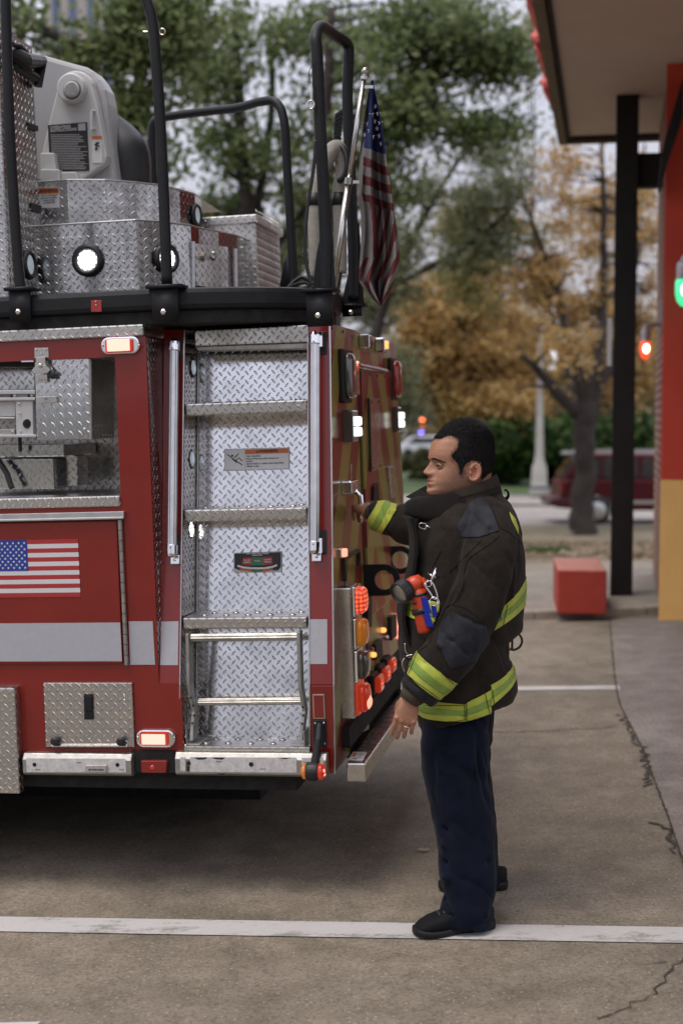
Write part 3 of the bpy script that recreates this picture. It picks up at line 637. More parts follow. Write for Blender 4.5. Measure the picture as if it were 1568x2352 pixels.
b = MB(); lt_(b, C6, (895, 71), 'SAFE OPERATING GRADE', .0075, .0042, 'CENTER', .0002, sx=1.05); lt_(b, C6, (895, 88), 'INDICATOR', .0075, .0042, 'CENTER', .0002)
for x, s, y in ((797, 'DO NOT', 134), (797, 'OPERATE', 155), (894, 'GOOD', 142), (992, 'DO NOT', 130), (992, 'OPERATE', 151)): lt_(b, C6, (x, y), s, .0066, .0048, 'CENTER', .0002)
part(b, 'indicator_text', M['inkw'], gi, bevel=0)
# --- folding ladder step
yl2 = .035
fl = MB()
def P6(x, y, yy=yl2): return T(C6((x, y)), yy)
def flat(mb, pts, w, t=.013, yy=yl2):     # flat bar standing edge-on along a path
    P = [P6(x, y, yy+dy) for x, y, dy in pts]
    rings = []
    for i, p in enumerate(P): rings.append([p+V((-t/2, -w/2, 0)), p+V((t/2, -w/2, 0)), p+V((t/2, w/2, 0)), p+V((-t/2, w/2, 0))])
    mb.loft(rings)
flat(fl, [(240, 830, 0), (245, 1000, 0), (250, 1310, 0), (275, 1470, .012), (300, 1570, .02), (285, 1720, .01), (280, 1850, .0)], .05)
flat(fl, [(1298, 815, 0), (1303, 1000, 0), (1312, 1330, 0), (1335, 1470, .012), (1352, 1570, .02), (1335, 1700, .01), (1322, 1850, .0)], .05)
fls = tag(empty('folding_step'), None); fls.parent = truck; fls.matrix_local = Matrix.Identity(4)
half = len(fl.v)//2; fa = MB(); fa.v = fl.v[:half]; fa.f = [f for f in fl.f if max(f) < half]; fa.m = [0]*len(fa.f); fb2 = MB(); fb2.v = fl.v[half:]; fb2.f = [[i-half for i in f] for f in fl.f if min(f) >= half]; fb2.m = [0]*len(fb2.f)
part(fa, 'side_rail', M['alud'], fls, bevel=.002); part(fb2, 'side_rail', M['alud'], fls, bevel=.002)
for (a, e, r, yy) in (((262, 878), (1290, 866), .0150, yl2-.002), ((335, 1492), (1325, 1482), .0140, yl2+.012)):
    A, B = P6(a[0], a[1], yy), P6(e[0], e[1], yy); n = 32; rings = []; b = MB()
    for P in (A, B): rings.append([P+V((0, math.cos(2*PI*k/n), math.sin(2*PI*k/n)))*(r*(1 if k % 4 < 2 else .88)) for k in range(n)])
    b.loft(rings); part(b, 'rung', M['alud'], fls, bevel=0)
for (px, s) in ((222, 1), (1358, -1)):
    b = MB(); A = T(C6((px, 1895)), ys4+.03); zb_ = zs4
    b.box((min(A.x, A.x+s*.006), ys4+.015, zb_), (max(A.x, A.x+s*.006), ys4+.10, zb_+.058)); b.box((min(A.x, A.x+s*.055), ys4+.015, zb_), (max(A.x, A.x+s*.055), ys4+.12, zb_+.006))
    b.lathe(V((A.x+s*.006, ys4+.045, zb_+.036)), (s, 0, 0), [(.006, 0), (.008, .018), (.006, .024)], 10)
    part(b, 'hinge_bracket', M['alud'], fls, bevel=.002)
for (x, y) in ((262, 1450), (283, 1525), (292, 1620), (275, 1695), (1330, 1540), (1335, 1620), (1325, 1700)): b = MB(); b.lathe(P6(x, y, .012), (0, -1, 0), [(.0045, 0), (.0045, .003)], 10); part(b, 'rail_hole', M['dark'], fls, bevel=0)
# ================================================================ REAR FACE (plane x = 0, leaning like the columns)
def xr(py): return 0.0
def rp(c, pts, x=0.0): return [RR(c(p), x) for p in pts]
CX = TC((757, 743)).x; CXb = TC((767, 1700)).x
def R(c, p, x=0.0): return RR(c(p), CX+x)
def rq(mb, c, pts, x, th, mi=0): return mb.prism([R(c, p, x) for p in pts], (-th, 0, 0), mi)
YE = 1.93
zR1 = R(C7, (170, 94)).z; zRr = R(C7, (880, 312)).z
zTop = (zR1+zRr)/2; zBot = TC((768, 1775)).z
b = MB(); y1s = R(C7, (475, 900)).y; yl_ = R(C7, (480, 940)).y
# left strip follows the leaning corner; the rest is plumb
b.add([TC((757, 743), .003), TC((766.5, 1574), .003), TC((768.5, 1775), .003), V((CX, y1s, zBot)), V((CX, y1s, zTop)),], [(0, 1, 2, 3, 4)])
b.add([V((CX-.03, y1s, zBot)), V((CX-.03, y1s, zTop)), V((CX-.03, .25, zTop)), V((CX-.03, .05, zBot))], [(0, 1, 2, 3)])
b.add([TC((757, 743), .003), V((CX, y1s, zTop)), V((CX-.03, y1s, zTop)), V((CX-.03, .25, zTop))], [(0, 1, 2, 3)])
b.add([V((CX, y1s, zBot)), V((CX, y1s, zTop)), V((CX-.03, y1s, zTop)), V((CX-.03, y1s, zBot))], [(0, 1, 2, 3)])
part(b, 'rear_corner_panel', M['chev'], bevel=0)
b = MB(); ytr = R(C7, (880, 312)).y; ybr = R(C7, (965, 2020)).y
zBr = zBot+.02
b.prism([V((CX-.001, y1s+.004, zTop)), V((CX-.001, y1s+.004, zBr)), V((CX-.001, ybr, zBr)), V((CX-.001, ybr, 1.45)), V((CX-.001, ytr, zTop))], (-.03, 0, 0))
rear = part(b, 'rear_panel', M['chev'], bevel=.003)
b = MB(); zdt = R(C7, (465, 545)).z; ydr = R(C7, (800, 640)).y
b.box((CX-.001, y1s+.03, .95), (CX+.014, ydr, zdt)); dr = part(b, 'ladder_hatch', M['chev'], bevel=.004)
b = MB(); b.box((CX-.002, y1s-.004, .80), (CX+.004, y1s+.022, zdt-.01)); part(b, 'hatch_seal', M['rub'], dr, bevel=0)
b = MB(); b.tube([R(C7, (468, 552), .025), R(C7, (770, 615), .025)], .012, 10); part(b, 'hatch_rail', M['red'], dr, bevel=0)
b = MB(); rq(b, C7, [(597, 905), (622, 1695), (728, 1655), (705, 915)], .024, .008); part(b, 'striker_plate', M['steel'], dr, bevel=.001)
b = MB(); rq(b, C7, [(596, 905), (600, 905), (624, 1697), (619, 1697)], .026, .008); part(b, 'striker_edge', M['rub'], dr, bevel=0)
for p in ((617, 945), (694, 945), (636, 1660), (712, 1635), (595, 650), (678, 665), (500, 640), (757, 672)): b = MB(); rivet(b, R(C7, p, .024), (1, 0, 0), .006); part(b, 'hatch_bolt', M['rub'], dr, bevel=0)
b = MB(); rq(b, C7, [(655, 1860), (650, 2010), (705, 2015), (690, 1820)], .028, .012); part(b, 'hatch_ring', M['blk'], dr, bevel=.004)
b = MB(); rq(b, C7, [(812, 1640), (838, 1985), (878, 1960), (855, 1640)], .03, .03); part(b, 'door_handle', M['steel'], dr, bevel=.004)
b = MB(); rq(b, C7, [(812, 1478), (820, 1635), (860, 1640), (856, 1478)], .012, .01); part(b, 'notice_plate', M['lred'], dr, bevel=0)
# rear lights
def rlamp(c, x0, x1, y0, y1, d, bez, lens, name, ld=.03, bm='rub', segs=1, label=None):
    A = R(c, (x0, y0)); B = R(c, (x1, y1)); ya, yb_ = sorted((A.y, B.y)); za, zb_ = sorted((A.z, B.z))
    b = MB(); b.box((CX, ya, za), (CX+d, yb_, zb_)); o = part(b, name, M[bm], bevel=.008, label=label)
    for k in range(segs):
        z0 = za+bez+(zb_-za-2*bez)*k/segs; z1 = za+bez+(zb_-za-2*bez)*(k+1)/segs-(.004 if segs > 1 else 0)
        b = MB(); rr = []
        for t, s in ((0, 1), (.55, .97), (.85, .8), (1, .45)):
            cy, cz, hy, hz = (ya+yb_)/2, (z0+z1)/2, (yb_-ya)/2-bez, (z1-z0)/2
            rr.append([V((CX+d+ld*t, cy+hy*s*spow(math.cos(2*PI*i/24), .45), cz+hz*(s*.5+.5)*spow(math.sin(2*PI*i/24), .45))) for i in range(24)])
        b.loft(rr); part(b, 'lens', lens, o, bevel=0, smooth=True)
    return o
# (sizes measured on the face; depth widths in metres)
def rl2(c, xl, yt, yb_, w, d, bez, lens, name, ld, bm='blk', segs=1, label=None):
    A = R(c, (xl, yt)); B = R(c, (xl, yb_)); b = MB(); b.box((CX, A.y, B.z), (CX+d, A.y+w, A.z)); o = part(b, name, M[bm], bevel=.007, label=label)
    za, zb2 = B.z, A.z
    for k in range(segs):
        z0 = za+bez+(zb2-za-2*bez)*k/segs; z1 = za+bez+(zb2-za-2*bez)*(k+1)/segs-(.004 if segs > 1 else 0); b = MB(); rr = []
        for t, s in ((0, 1), (.6, .96), (.88, .8), (1, .4)):
            cy, cz, hy, hz = A.y+w/2, (z0+z1)/2, w/2-bez, (z1-z0)/2
            rr.append([V((CX+d+ld*t, cy+hy*s*spow(math.cos(2*PI*i/24), .45), cz+hz*(s*.5+.5)*spow(math.sin(2*PI*i/24), .45))) for i in range(24)])
        b.loft(rr); part(b, 'lens', lens, o, bevel=0, smooth=True)
    return o
rl2(C7, 250, 372, 955, .17, .022, .014, M['clear'], 'beacon', .030, 'blk', label='unlit tall beacon near the corner')
rl2(C7, 785, 470, 925, .19, .022, .012, M['redd'], 'beacon', .030, 'blk', label='tall beacon at the far edge')
b = MB(); A = R(C7, (330, 500)); B = R(C7, (330, 880)); b.box((CX+.03, A.y+.0, B.z), (CX+.046, A.y+.07, A.z)); part(b, 'red_filter', M['redd'], bevel=.004)
rl2(C7, 292, 1035, 1385, .12, .045, .022, M['lampw2'], 'scene_light', .024, 'clear', 2, 'lit white scene light near the corner')
rl2(C7, 812, 1000, 1275, .12, .04, .022, M['lampw2'], 'scene_light', .022, 'clear', 2, 'lit white scene light at the far edge')
rl2(C7, 478, 220, 375, .075, .045, .014, M['redd'], 'clearance_light', .012, 'chrome')
rl2(C7, 650, 255, 410, .075, .045, .014, M['ambh'], 'clearance_light', .012, 'chrome', label='lit amber clearance light')
rl2(C8, 200, 140, 240, .05, .02, .004, M['lampp'], 'marker_lamp', .018, 'steel')
# door latch the firefighter holds
HL = R(C7, (330, 1860))
b = MB(); b.box((CX, HL.y-.10, HL.z-.028), (CX+.045, HL.y+.06, HL.z+.028)); hk = part(b, 'grab_handle', M['chrome'], bevel=.008)
b = MB(); P = HL+V((.05, .02, -.03)); b.tube([P+V((-.02, 0, .03)), P+V((.008, 0, -.01)), P+V((.012, 0, -.07)), P+V((.004, 0, -.115))], [.014, .012, .011, .009], 12); part(b, 'handle_grip', M['chrome'], hk, bevel=0, smooth=True)
b = MB(); rq(b, C7, [(342, 1610), (345, 1800), (412, 1795), (410, 1597)], .002, .001); wlb = part(b, 'warning_plate', M['lred'], bevel=0)
b = MB(); [rq(b, C7, [(384, y), (384, y+12), (404, y+10), (404, y-2)], .003, .001) for y in range(1620, 1790, 22)]; part(b, 'plate_print', M['inkw'], wlb, bevel=0)
for p in ((190, 152), (308, 190), (192, 1350), (226, 2050), (400, 410)): b = MB(); rivet(b, R(C7, p), (1, 0, 0), .006, .004); part(b, 'panel_screw', M['rub'], bevel=0)
# framed glass panel and hose hooks
b = MB(); rq(b, C8, [(278, 235), (290, 440), (300, 440), (300, 250), (418, 172), (418, 150)], .02, .02); rq(b, C8, [(418, 150), (418, 300), (424, 300), (424, 150)], .02, .02); part(b, 'glass_frame', M['rub'], bevel=0)
def hook(y, zc, L, h, rr):
    b = MB(); z0, z1 = zc-h/2, zc+h/2; n = 24; out = [V((CX, y, z1)), V((CX, y, z0))]+[V((CX+L-h/2+h/2*math.sin(PI*k/n), y, zc-h/2*math.cos(PI*k/n))) for k in range(n+1)]
    cen = V((CX+L-h/2, y, zc)); m = 40; inner = [cen+V((rr*math.cos(2*PI*k/m), 0, rr*math.sin(2*PI*k/m))) for k in range(m)]
    def outp(a):
        dx, dz = math.cos(a), math.sin(a)
        if dx >= 0: return cen+V((dx, 0, dz))*(h/2)
        t1 = (L-h/2)/-dx; t2 = (h/2)/abs(dz) if abs(dz) > 1e-6 else 9; return cen+V((dx, 0, dz))*min(t1, t2)
    angs = sorted([2*PI*k/m for k in range(m)]+[PI-math.atan2(h/2, L-h/2), PI+math.atan2(h/2, L-h/2)])
    vs = []
    for a in angs:
        o_ = outp(a); i_ = cen+V((rr*math.cos(a), 0, rr*math.sin(a))); vs += [o_, i_, o_+V((0, .016, 0)), i_+V((0, .016, 0))]
    N = len(angs); fs = []
    for k in range(N):
        a, c = 4*k, 4*((k+1) % N); fs += [(a, c, c+1, a+1), (a+2, a+3, c+3, c+2), (a, a+2, c+2, c), (a+1, c+1, c+3, a+3)]
    b.add(vs, fs); return part(b, 'hose_hook', M['blk'], bevel=0)
pA = R(C8, (446, 432)); s_ = 5.75/FL
pyA = pA.y
h1 = (575-292)/3.946*(T(C8((600, 430)), pyA).x-T(C8((599, 430)), pyA).x)*3.946
b_ = T(C8((775, 432)), pyA); cc = T(C8((625, 432)), pyA)
hook(pyA, cc.z, b_.x-CX, h1, h1*.31)
pB = R(C8, (672, 255)); cc2 = T(C8((800, 250)), pB.y); b2_ = T(C8((905, 250)), pB.y)
k_ = (T(C8((601, 430)), pB.y).x-T(C8((600, 430)), pB.y).x)
hook(pB.y, cc2.z, b2_.x-CX, 250*k_, 78*k_)
b = MB(); rq(b, C8, [(490, 575), (490, 850), (524, 858), (524, 575)], .03, .03); rq(b, C8, [(448, 574), (448, 720), (460, 720), (460, 574)], .03, .03); part(b, 'hook_mount', M['blk'], bevel=.002)
# tail light tower
A = T(C8((195, 485)), .13); B = T(C8((335, 520)), .13); zt1 = T(C8((260, 500)), .13).z; zt0 = T(C8((300, 1690)), .13).z
yT = .16; tx0 = T(C8((200, 900)), yT).x; tx1 = T(C8((345, 900)), yT).x; zt1 = T(C8((265, 502)), yT).z; zt0 = T(C8((305, 1690)), yT).z
b = MB(); b.box((CX-.01, yT, zt0), (tx1, yT+.16, zt1)); tow = part(b, 'tail_light_housing', M['steel'], bevel=.006)
b = MB(); b.box((CX-.005, yT-.012, zt0-.012), (CX+.006, yT+.175, zt1+.02)); part(b, 'housing_gasket', M['rub'], tow, bevel=.003)
zz4 = [T(C8((400, y)), yT+.02).z for y in (485, 775, 1068, 1368, 1668)]
for k, (nm_, mt_) in enumerate((('brake_light', M['lampr']), ('turn_light', M['ambl']), ('reversing_light', M['clear']), ('tail_light', M['redl']))):
    z1, z0 = zz4[k]-.003, zz4[k+1]+.003; b = MB(); b.box((tx1, yT+.012, z0), (tx1+.014, yT+.148, z1)); o = part(b, nm_, M['chrome'] if k != 3 else M['redl'], tow, bevel=.004)
    b = MB(); rr = []
    for t, s in ((0, 1), (.5, .97), (.82, .82), (1, .45)):
        cy, cz, hy, hz = yT+.08, (z0+z1)/2, .062, (z1-z0)/2-.006
        rr.append([V((tx1+.014+.034*t, cy+hy*s*spow(math.cos(2*PI*i/28), .5), cz+hz*s*spow(math.sin(2*PI*i/28), .5))) for i in range(28)])
    b.loft(rr); part(b, 'lens', mt_, o, bevel=0, smooth=True)
    if k == 3: b = MB(); b.ball((tx1+.030, yT+.075, z0+(z1-z0)*.36), (.026, .050, (z1-z0)*.27), 10); part(b, 'bulb', M['lampp'], o, bevel=0, smooth=True)
# row of low red lights, knobs, dark lower structure and step
for (px, py, s) in ((580, 1392, 1), (645, 1305, .9), (700, 1222, .85)):
    P = R(C8, (px-40, py), .03); b = MB(); b.box((CX, P.y, P.z-.045*s), (CX+.03, P.y+.13, P.z+.045*s)); o = part(b, 'rear_marker_light', M['blk'], bevel=.006)
    b = MB(); b.box((CX+.03, P.y+.012, P.z-.036*s), (CX+.058, P.y+.118, P.z+.036*s)); part(b, 'lens', M['redl'], o, bevel=.012)
    b = MB(); b.ball((CX+.058, P.y+.05, P.z+.005), (.006, .02, .014), 8); part(b, 'bulb', M['lampr'], o, bevel=0)
for (px, py, mt) in ((495, 1058, 'chrome'), (520, 1108, 'ambh'), (610, 885, 'ambh'), (635, 945, 'chrome')):
    b = MB(); P = R(C8, (px, py)); b.lathe(P, (1, 0, 0), [(.012, 0), (.012, .012), (.009, .02), (.004, .022)], 16); part(b, 'knob', M[mt], bevel=0)
b = MB(); rq(b, C8, [(560, 1015), (565, 1160), (625, 1120), (615, 960)], .02, .02); part(b, 'rear_socket', M['blk'], bevel=.004); b = MB(); rq(b, C8, [(700, 770), (705, 980), (752, 940), (750, 740)], .02, .02); part(b, 'rear_socket', M['blk'], bevel=.004)
P = R(C8, (735, 800)); b = MB(); b.box((CX, P.y, P.z-.09), (CX+.03, P.y+.06, P.z+.03)); part(b, 'rear_marker_light', M['lampp'], bevel=.006, label='bright salmon light beside the coat')
b = MB(); b.box((CX-.35, .35, zBot-.02), (CX+.0, 1.75, zBot+.20)); b.box((CX-.25, .18, zBot+.06), (CX+.03, 1.7, zBot+.14)); part(b, 'rear_underframe', M['dark'], bevel=0)
# stainless bumper bar
yB = .06; e0 = T(C8((292, 2090)), yB); e1 = T(C8((468, 2085)), yB); e2 = T(C8((315, 2262)), yB)
bw = e1.x-e0.x; b = MB(); b.box((e0.x, yB, e2.z), (e1.x, 1.95, e0.z)); bar = part(b, 'bumper_bar', M['steel'], bevel=.006)
b = MB(); zt_ = e0.z+.001; P = [HZ(C8(p), zt_) for p in ((310, 2062), (352, 1988), (480, 1990), (440, 2070))]; b.prism(P, (0, 0, .0008)); st_ = part(b, 'warning_sticker', M['lblw'], bar, bevel=0)
b = MB(); P = [HZ(C8(p), zt_+.001) for p in ((338, 2030), (355, 1998), (388, 1998), (372, 2030))]; b.prism(P, (0, 0, .0006)); part(b, 'sticker_header', M['orange'], st_, bevel=0)
b = MB(); [b.tube([HZ(C8(a), zt_+.001), HZ(C8(c), zt_+.001)], .0012, 6) for a, c in (((345, 2052), (425, 2040)), ((380, 2040), (370, 2062)), ((400, 2010), (460, 2008)), ((398, 2022), (450, 2020)))]; part(b, 'sticker_print', M['ink'], st_, bevel=0)
b = MB(); b.box((CX-.02, .5, e2.z+.01), (e0.x, .58, e0.z-.01)); b.box((CX-.02, 1.5, e2.z+.01), (e0.x, 1.58, e0.z-.01)); part(b, 'bar_bracket', M['blk'], bar, bevel=0)
# ================================================================ TURNTABLE DECK ON TOP
zd1 = zz(C1, (600, 2094), -.02); zd0 = zz(C1, (600, 2252), -.02); zd2 = zd0-.048
def deck_outline(gx=0.0):
    o = [V((XL, -.02+gx, 0)), V((-.75, -.02+gx, 0))]
    for k in range(1, 15):
        a = PI/2*k/14; o.append(V((-.75+(.735-gx)*math.sin(a), .47-(.49-gx)*math.cos(a), 0)))
    for k in range(1, 11):
        a = PI/2*k/10; o.append(V((-.75+(.735-gx)*math.cos(a), .47+(.85-gx)*math.sin(a), 0)))
    return o+[V((-.75, 2.0, 0)), V((XL, 2.0, 0))]
b = MB(); o = deck_outline(); b.prism([p+V((0, 0, zd0)) for p in o], (0, 0, zd1-zd0)); deck = part(b, 'turntable_deck', M['blk'], bevel=.02)
b = MB(); o = deck_outline(.03); b.prism([p+V((0, 0, zd2)) for p in o], (0, 0, zd0-zd2-.002)); part(b, 'deck_shade_band', M['dark'], deck, bevel=0)  # dark band stands in for the shade below the deck
b = MB(); q(C1, [(655, 2155), (730, 2155), (730, 2238), (655, 2238)], -.024, .004, mb=b); tg = part(b, 'red_tag', M['lred'], deck, bevel=.001)
b = MB(); [rivet(b, T(C1(p), -.024), (0, -1, 0), .004) for p in ((690, 2165), (692, 2191))]; part(b, 'rivet', M['steel'], tg, bevel=0)
# railings
def post(name, c, pts, r, base=None, gus=None, label=None):
    P = [T(c(p[:2]), p[2]) for p in pts]; b = MB(); b.tube(catmull(P, 8), r, 16)
    if gus:
        for g in gus: b.prism([T(c(p), g[0]) for p in g[1]], (0, .02, 0))
    if base:
        for (x, y, dep, w, h) in base:
            B = T(c((x, y)), dep); b.box((B.x-w/2, dep-.04, B.z-.012), (B.x+w/2, dep+.05, B.z)); b.box((B.x-w*.36, dep-.03, B.z-h), (B.x+w*.36, dep-.014, B.z-.01))
    o_ = part(b, name, M['blk'], bevel=.0, smooth=False, label=label); o_.data.polygons.foreach_set('use_smooth', [len(p.vertices) == 4 and p.index < (len(P)*8+10)*16 for p in o_.data.polygons])
    if base:
        for (x, y, dep, w, h) in base:
            B = T(c((x, y)), dep); bb = MB(); bb.lathe(V((B.x-.005, dep-.03, B.z-h*.72)), (0, -1, 0), [(.011, 0), (.011, .008), (.006, .011)], 6); part(bb, 'bolt', M['steel'], o_, bevel=0)
    return o_
yr = -.005
post('railing', C1, [(150, 2070, yr), (125, 1800, yr), (85, 1200, yr), (62, 700, yr), (42, 0, yr), (36, -180, yr), (70, -300, yr+.03), (300, -330, yr+.03), (800, -260, yr+.03), (985, -110, yr), (1055, 10, yr), (1100, 200, yr), (1140, 700, yr), (1172, 1300, yr), (1200, 2040, yr)], .0205,
     [(160, 2065, -.01, .115, .13), (1195, 2048, -.01, .14, .14)], label='front railing hoop running out of the top of the picture')
post('railing', C1, [(1110, 1400, 1.25), (1095, 1200, 1.25), (1090, 980, 1.25), (1105, 880, 1.25), (1180, 838, 1.25), (1370, 815, 1.2)][:4]+[(1170, 845, 1.25), (1400, 810, 1.2), (1700, 775, 1.1), (1870, 730, 1.0), (1985, 740, .96), (2040, 880, .94), (2060, 1200, .94), (2090, 1700, .94), (2110, 2090, .94)], .0195, gus=[(.93, [(1995, 2110), (2035, 1900), (2090, 1750), (2120, 2110)])], label='rear loop of railing behind the equipment boxes')
post('railing', C2, [(960, 2080, .10), (965, 1800, .10), (950, 1400, .10), (925, 900, .10), (903, 400, .10), (893, 260, .12), (935, 190, .22), (1030, 250, .50), (1118, 318, .62), (1130, 420, .62), (1120, 700, .62), (1140, 1200, .62), (1160, 1700, .62), (1165, 2150, .62)], .0225,
     [(925, 2075, .10, .135, .14), (1160, 2185, .62, .11, .05)], gus=[(.10, [(870, 2080), (900, 1820), (955, 1560), (1000, 1560), (1030, 2080)]), (.62, [(1075, 2180), (1130, 1950), (1150, 1600), (1200, 1600), (1235, 2180)])], label='tall narrow railing hoop beside the flag')
def chainpart(pts, y, name='chain', mat='steel', par=None):
    P = catmull([T(C2(p), y) for p in pts], 5); b = MB(); L = 0; k = 0
    for i in range(len(P)-1):
        a, e = P[i], P[i+1]; mid = (a+e)/2; d = (e-a); l = d.length
        x, yv = frame(d.normalized()); s = x if i % 2 else yv
        ring = [mid+d.normalized()*math.cos(2*PI*j/12)*l*.72+s*math.sin(2*PI*j/12)*l*.4 for j in range(12)]
        b.tube(ring, l*.14, 6, closed=True)
    return part(b, name, M[mat], par, bevel=0)
chainpart([(880, 430), (862, 480), (845, 520), (850, 570), (862, 600)], .07, mat='rub')
b = MB(); ring = [T(C2((860+22*math.cos(a), 752+30*math.sin(a))), .07) for a in [2*PI*k/18 for k in range(18)]]; b.tube(ring, .004, 8, closed=True); b.tube([T(C2((862, 600)), .07), T(C2((868, 650)), .07), T(C2((864, 725)), .07)], .004, 8); part(b, 'chain_hook', M['steel'], bevel=0)
b = MB(); ring = [T(C1((1165+20*math.cos(a), 228+22*math.sin(a))), yr) for a in [2*PI*k/18 for k in range(18)]]; b.tube(ring, .003, 6, closed=True); part(b, 'eye_bolt', M['steel'], bevel=0)
b = MB(); b.tube([T(C1((1030, 228)), yr), T(C1((1060, 228)), yr)], .003, 6); part(b, 'bolt_end', M['steel'], bevel=0)
# cabinets
def zr(c, p, y): return T(c(p), y).z
b = MB(); xe = xx(C1, (52, 1800), .12); yfar = .47
zt_ = zr(C1, (85, 160), .12); b.box((XL+2.2, .12, zd1), (xe, yfar, zt_)); cab = part(b, 'control_cabinet', M['dpu'], bevel=.005)
b = MB(); b.box((xe, .125, zd1), (xe+.001, yfar-.005, zt_-.003)); lozenges(b, V((xe+.0012, .125, zd1)), (0, 1, 0), (0, 0, 1), yfar-.13, zt_-zd1, (1, 0, 0), hh=.003); part(b, 'cabinet_side', M['dpn'], cab, bevel=0)
b = MB(); xk = xe+.004
def X(c, p, x=xk): return RR(c(p), x)
b.prism([X(C1, p) for p in ((200, 880), (200, 925), (270, 945), (270, 905))], (.004, 0, 0)); b.prism([X(C1, p) for p in ((225, 1455), (222, 1510), (292, 1535), (295, 1480))], (.004, 0, 0))
part(b, 'latch', M['rub'], cab, bevel=0)
b = MB(); b.tube([X(C1, (95, 320), xk+.02), X(C1, (150, 330), xk+.03), X(C1, (190, 370), xk+.02)], .010, 10); b.tube([X(C1, (100, 380), xk), X(C1, (180, 440), xk+.04), X(C1, (290, 440), xk+.03), X(C1, (275, 620), xk+.02)], [.03, .035, .03, .018], 12); b.tube([X(C1, (110, 470), xk), X(C1, (260, 560), xk+.02)], .02, 10)
part(b, 'cover_buckle', M['rub'], cab, bevel=0)
def rlight(P, d, r, mat, par, label=None):
    b = MB(); b.lathe(P, d, [(r*1.48, 0), (r*1.5, r*.3), (r*1.25, r*.5), (r*1.02, r*.42), (r*.98, r*.2)], 32); o = part(b, 'work_light', M['rub'], par, bevel=0, smooth=True, label=label)
    b = MB(); b.lathe(V(P)+V(d).normalized()*r*.15, d, [(r, 0), (r, r*.12), (r*.1, r*.14)], 24)
    part(b, 'lens', mat, o, bevel=0)
    if mat is LW:
        b = MB(); x, y = frame(V(d))
        pts = [(0, 0)]+[(.36, k*PI/3) for k in range(6)]+[(.74, k*PI/6+.26) for k in range(12)]
        for rr, a in pts: b.lathe(V(P)+V(d).normalized()*r*.27+(x*math.cos(a)+y*math.sin(a))*r*rr, d, [(r*.17, 0), (r*.15, r*.08), (r*.02, r*.12)], 10)
        part(b, 'diodes', M['led'], o, bevel=0)
M['led'] = emis('white_diode', (1, .99, .96), 6, (.9, .9, .9)); LW = PM('diode_reflector', (.75, .75, .76), .25, .6, var=.1)
rlight(RR(C1((200, 1900)), xe), V((1, 0, 0)), .040, M['dimw'], None)
# lower and upper rings (plan polyline, extruded)
def wall_(c, pl, zt_, zb_, mat, name, cap=True):
    b = MB(); P = [T(c_(p), y) for c_, p, y in pl]; n = len(P)
    b.add([V((p.x, p.y, zb_)) for p in P]+[V((p.x, p.y, zt_)) for p in P], [(i, i+1, n+i+1, n+i) for i in range(n-1)])
    bk = 1.6
    b.add([V((p.x, p.y, zt_)) for p in P]+[V((P[-1].x-.02, bk, zt_)), V((P[0].x, bk, zt_))], [tuple(range(n+2))])
    t_ = part(b, name, mat, bevel=0)
    b = MB(); b.tube([V((p.x, p.y, zt_)) for p in P], .004, 8); part(b, 'edge_trim', M['alu'], t_, bevel=0)
    return t_, P
zl1 = zr(C1, (985, 1578), .40); low, LP = wall_(C1, [(C1, (250, 1800), .40), (C1, (985, 1800), .40), (C1, (1180, 1800), .50), (C1, (1375, 1800), .64), (C2, (60, 1800), .72), (C2, (200, 1800), .86), (C2, (330, 1800), 1.02), (C2, (400, 1800), 1.16), (C2, (425, 1800), 1.30)], zl1, zd1, M['dpu'], 'turntable_base')
zu1 = zr(C1, (489, 1290), .50); upp, UP = wall_(C1, [(C1, (255, 1450), .50), (C1, (489, 1450), .50), (C1, (760, 1450), .56), (C1, (980, 1450), .66), (C1, (1140, 1450), .76), (C1, (1290, 1450), .90), (C1, (1400, 1450), 1.04), (C1, (1445, 1450), 1.18)], zu1, zl1, M['dpu'], 'turntable_guard')
b = MB(); b.prism([T(C1(p), .496) for p in ((262, 1345), (300, 1492), (430, 1490), (428, 1345))], (0, .003, 0)); wlu = part(b, 'warning_label', M['lblw'], upp, bevel=0)
b = MB(); b.prism([T(C1(p), .4945) for p in ((262, 1348), (262, 1392), (424, 1388), (424, 1349))], (0, .001, 0)); part(b, 'label_header', M['orange'], wlu, bevel=0)
b = MB(); put_text(b, 'WARNING', .021, T(C1((330, 1369)), .493), (1, 0, 0), (0, 0, 1), bold=.0004)
for i in range(4): put_text(b, ('fall or crushing hazard', 'stay clear of rotation', 'turntable in operation', 'injury or death could'), .0085, T(C1((345, 1402+i*17)), .493), (1, 0, 0), (0, 0, 1)) if 0 else put_text(b, ['fall or crush hazard', 'stay clear of rotation', 'serious injury', 'or death could'][i], .0085, T(C1((355, 1402+i*17)), .493), (1, 0, 0), (0, 0, 1))
part(b, 'label_text', M['ink'], wlu, bevel=0)
rlight(T(C1((635, 1870)), .398), V((0, -1, 0)), .044, LW, low, 'round white work light on the flat diamond plate')
d_ = (LP[3]-LP[1]); n_ = V((d_.y, -d_.x, 0)).normalized(); rlight(T(C1((1190, 1855)), .505), n_, .042, LW, low, 'round work light half behind the railing post')
d_ = (UP[7]-UP[5]); n_ = V((d_.y, -d_.x, 0)).normalized(); rlight(T(C1((1402, 1545)), 1.04), n_, .036, M['dimw'], upp)
b = MB(); P = LP
for (x, ya, yb2) in ((1385, 1735, 2090),): b.tube([T(C1((x, ya)), .64), T(C1((x, yb2)), .64)], .010, 8)
b.tube([T(C2((315, 1785)), .97), T(C2((318, 2060)), .97)], .010, 8); part(b, 'panel_edge', M['alu'], low, bevel=0)
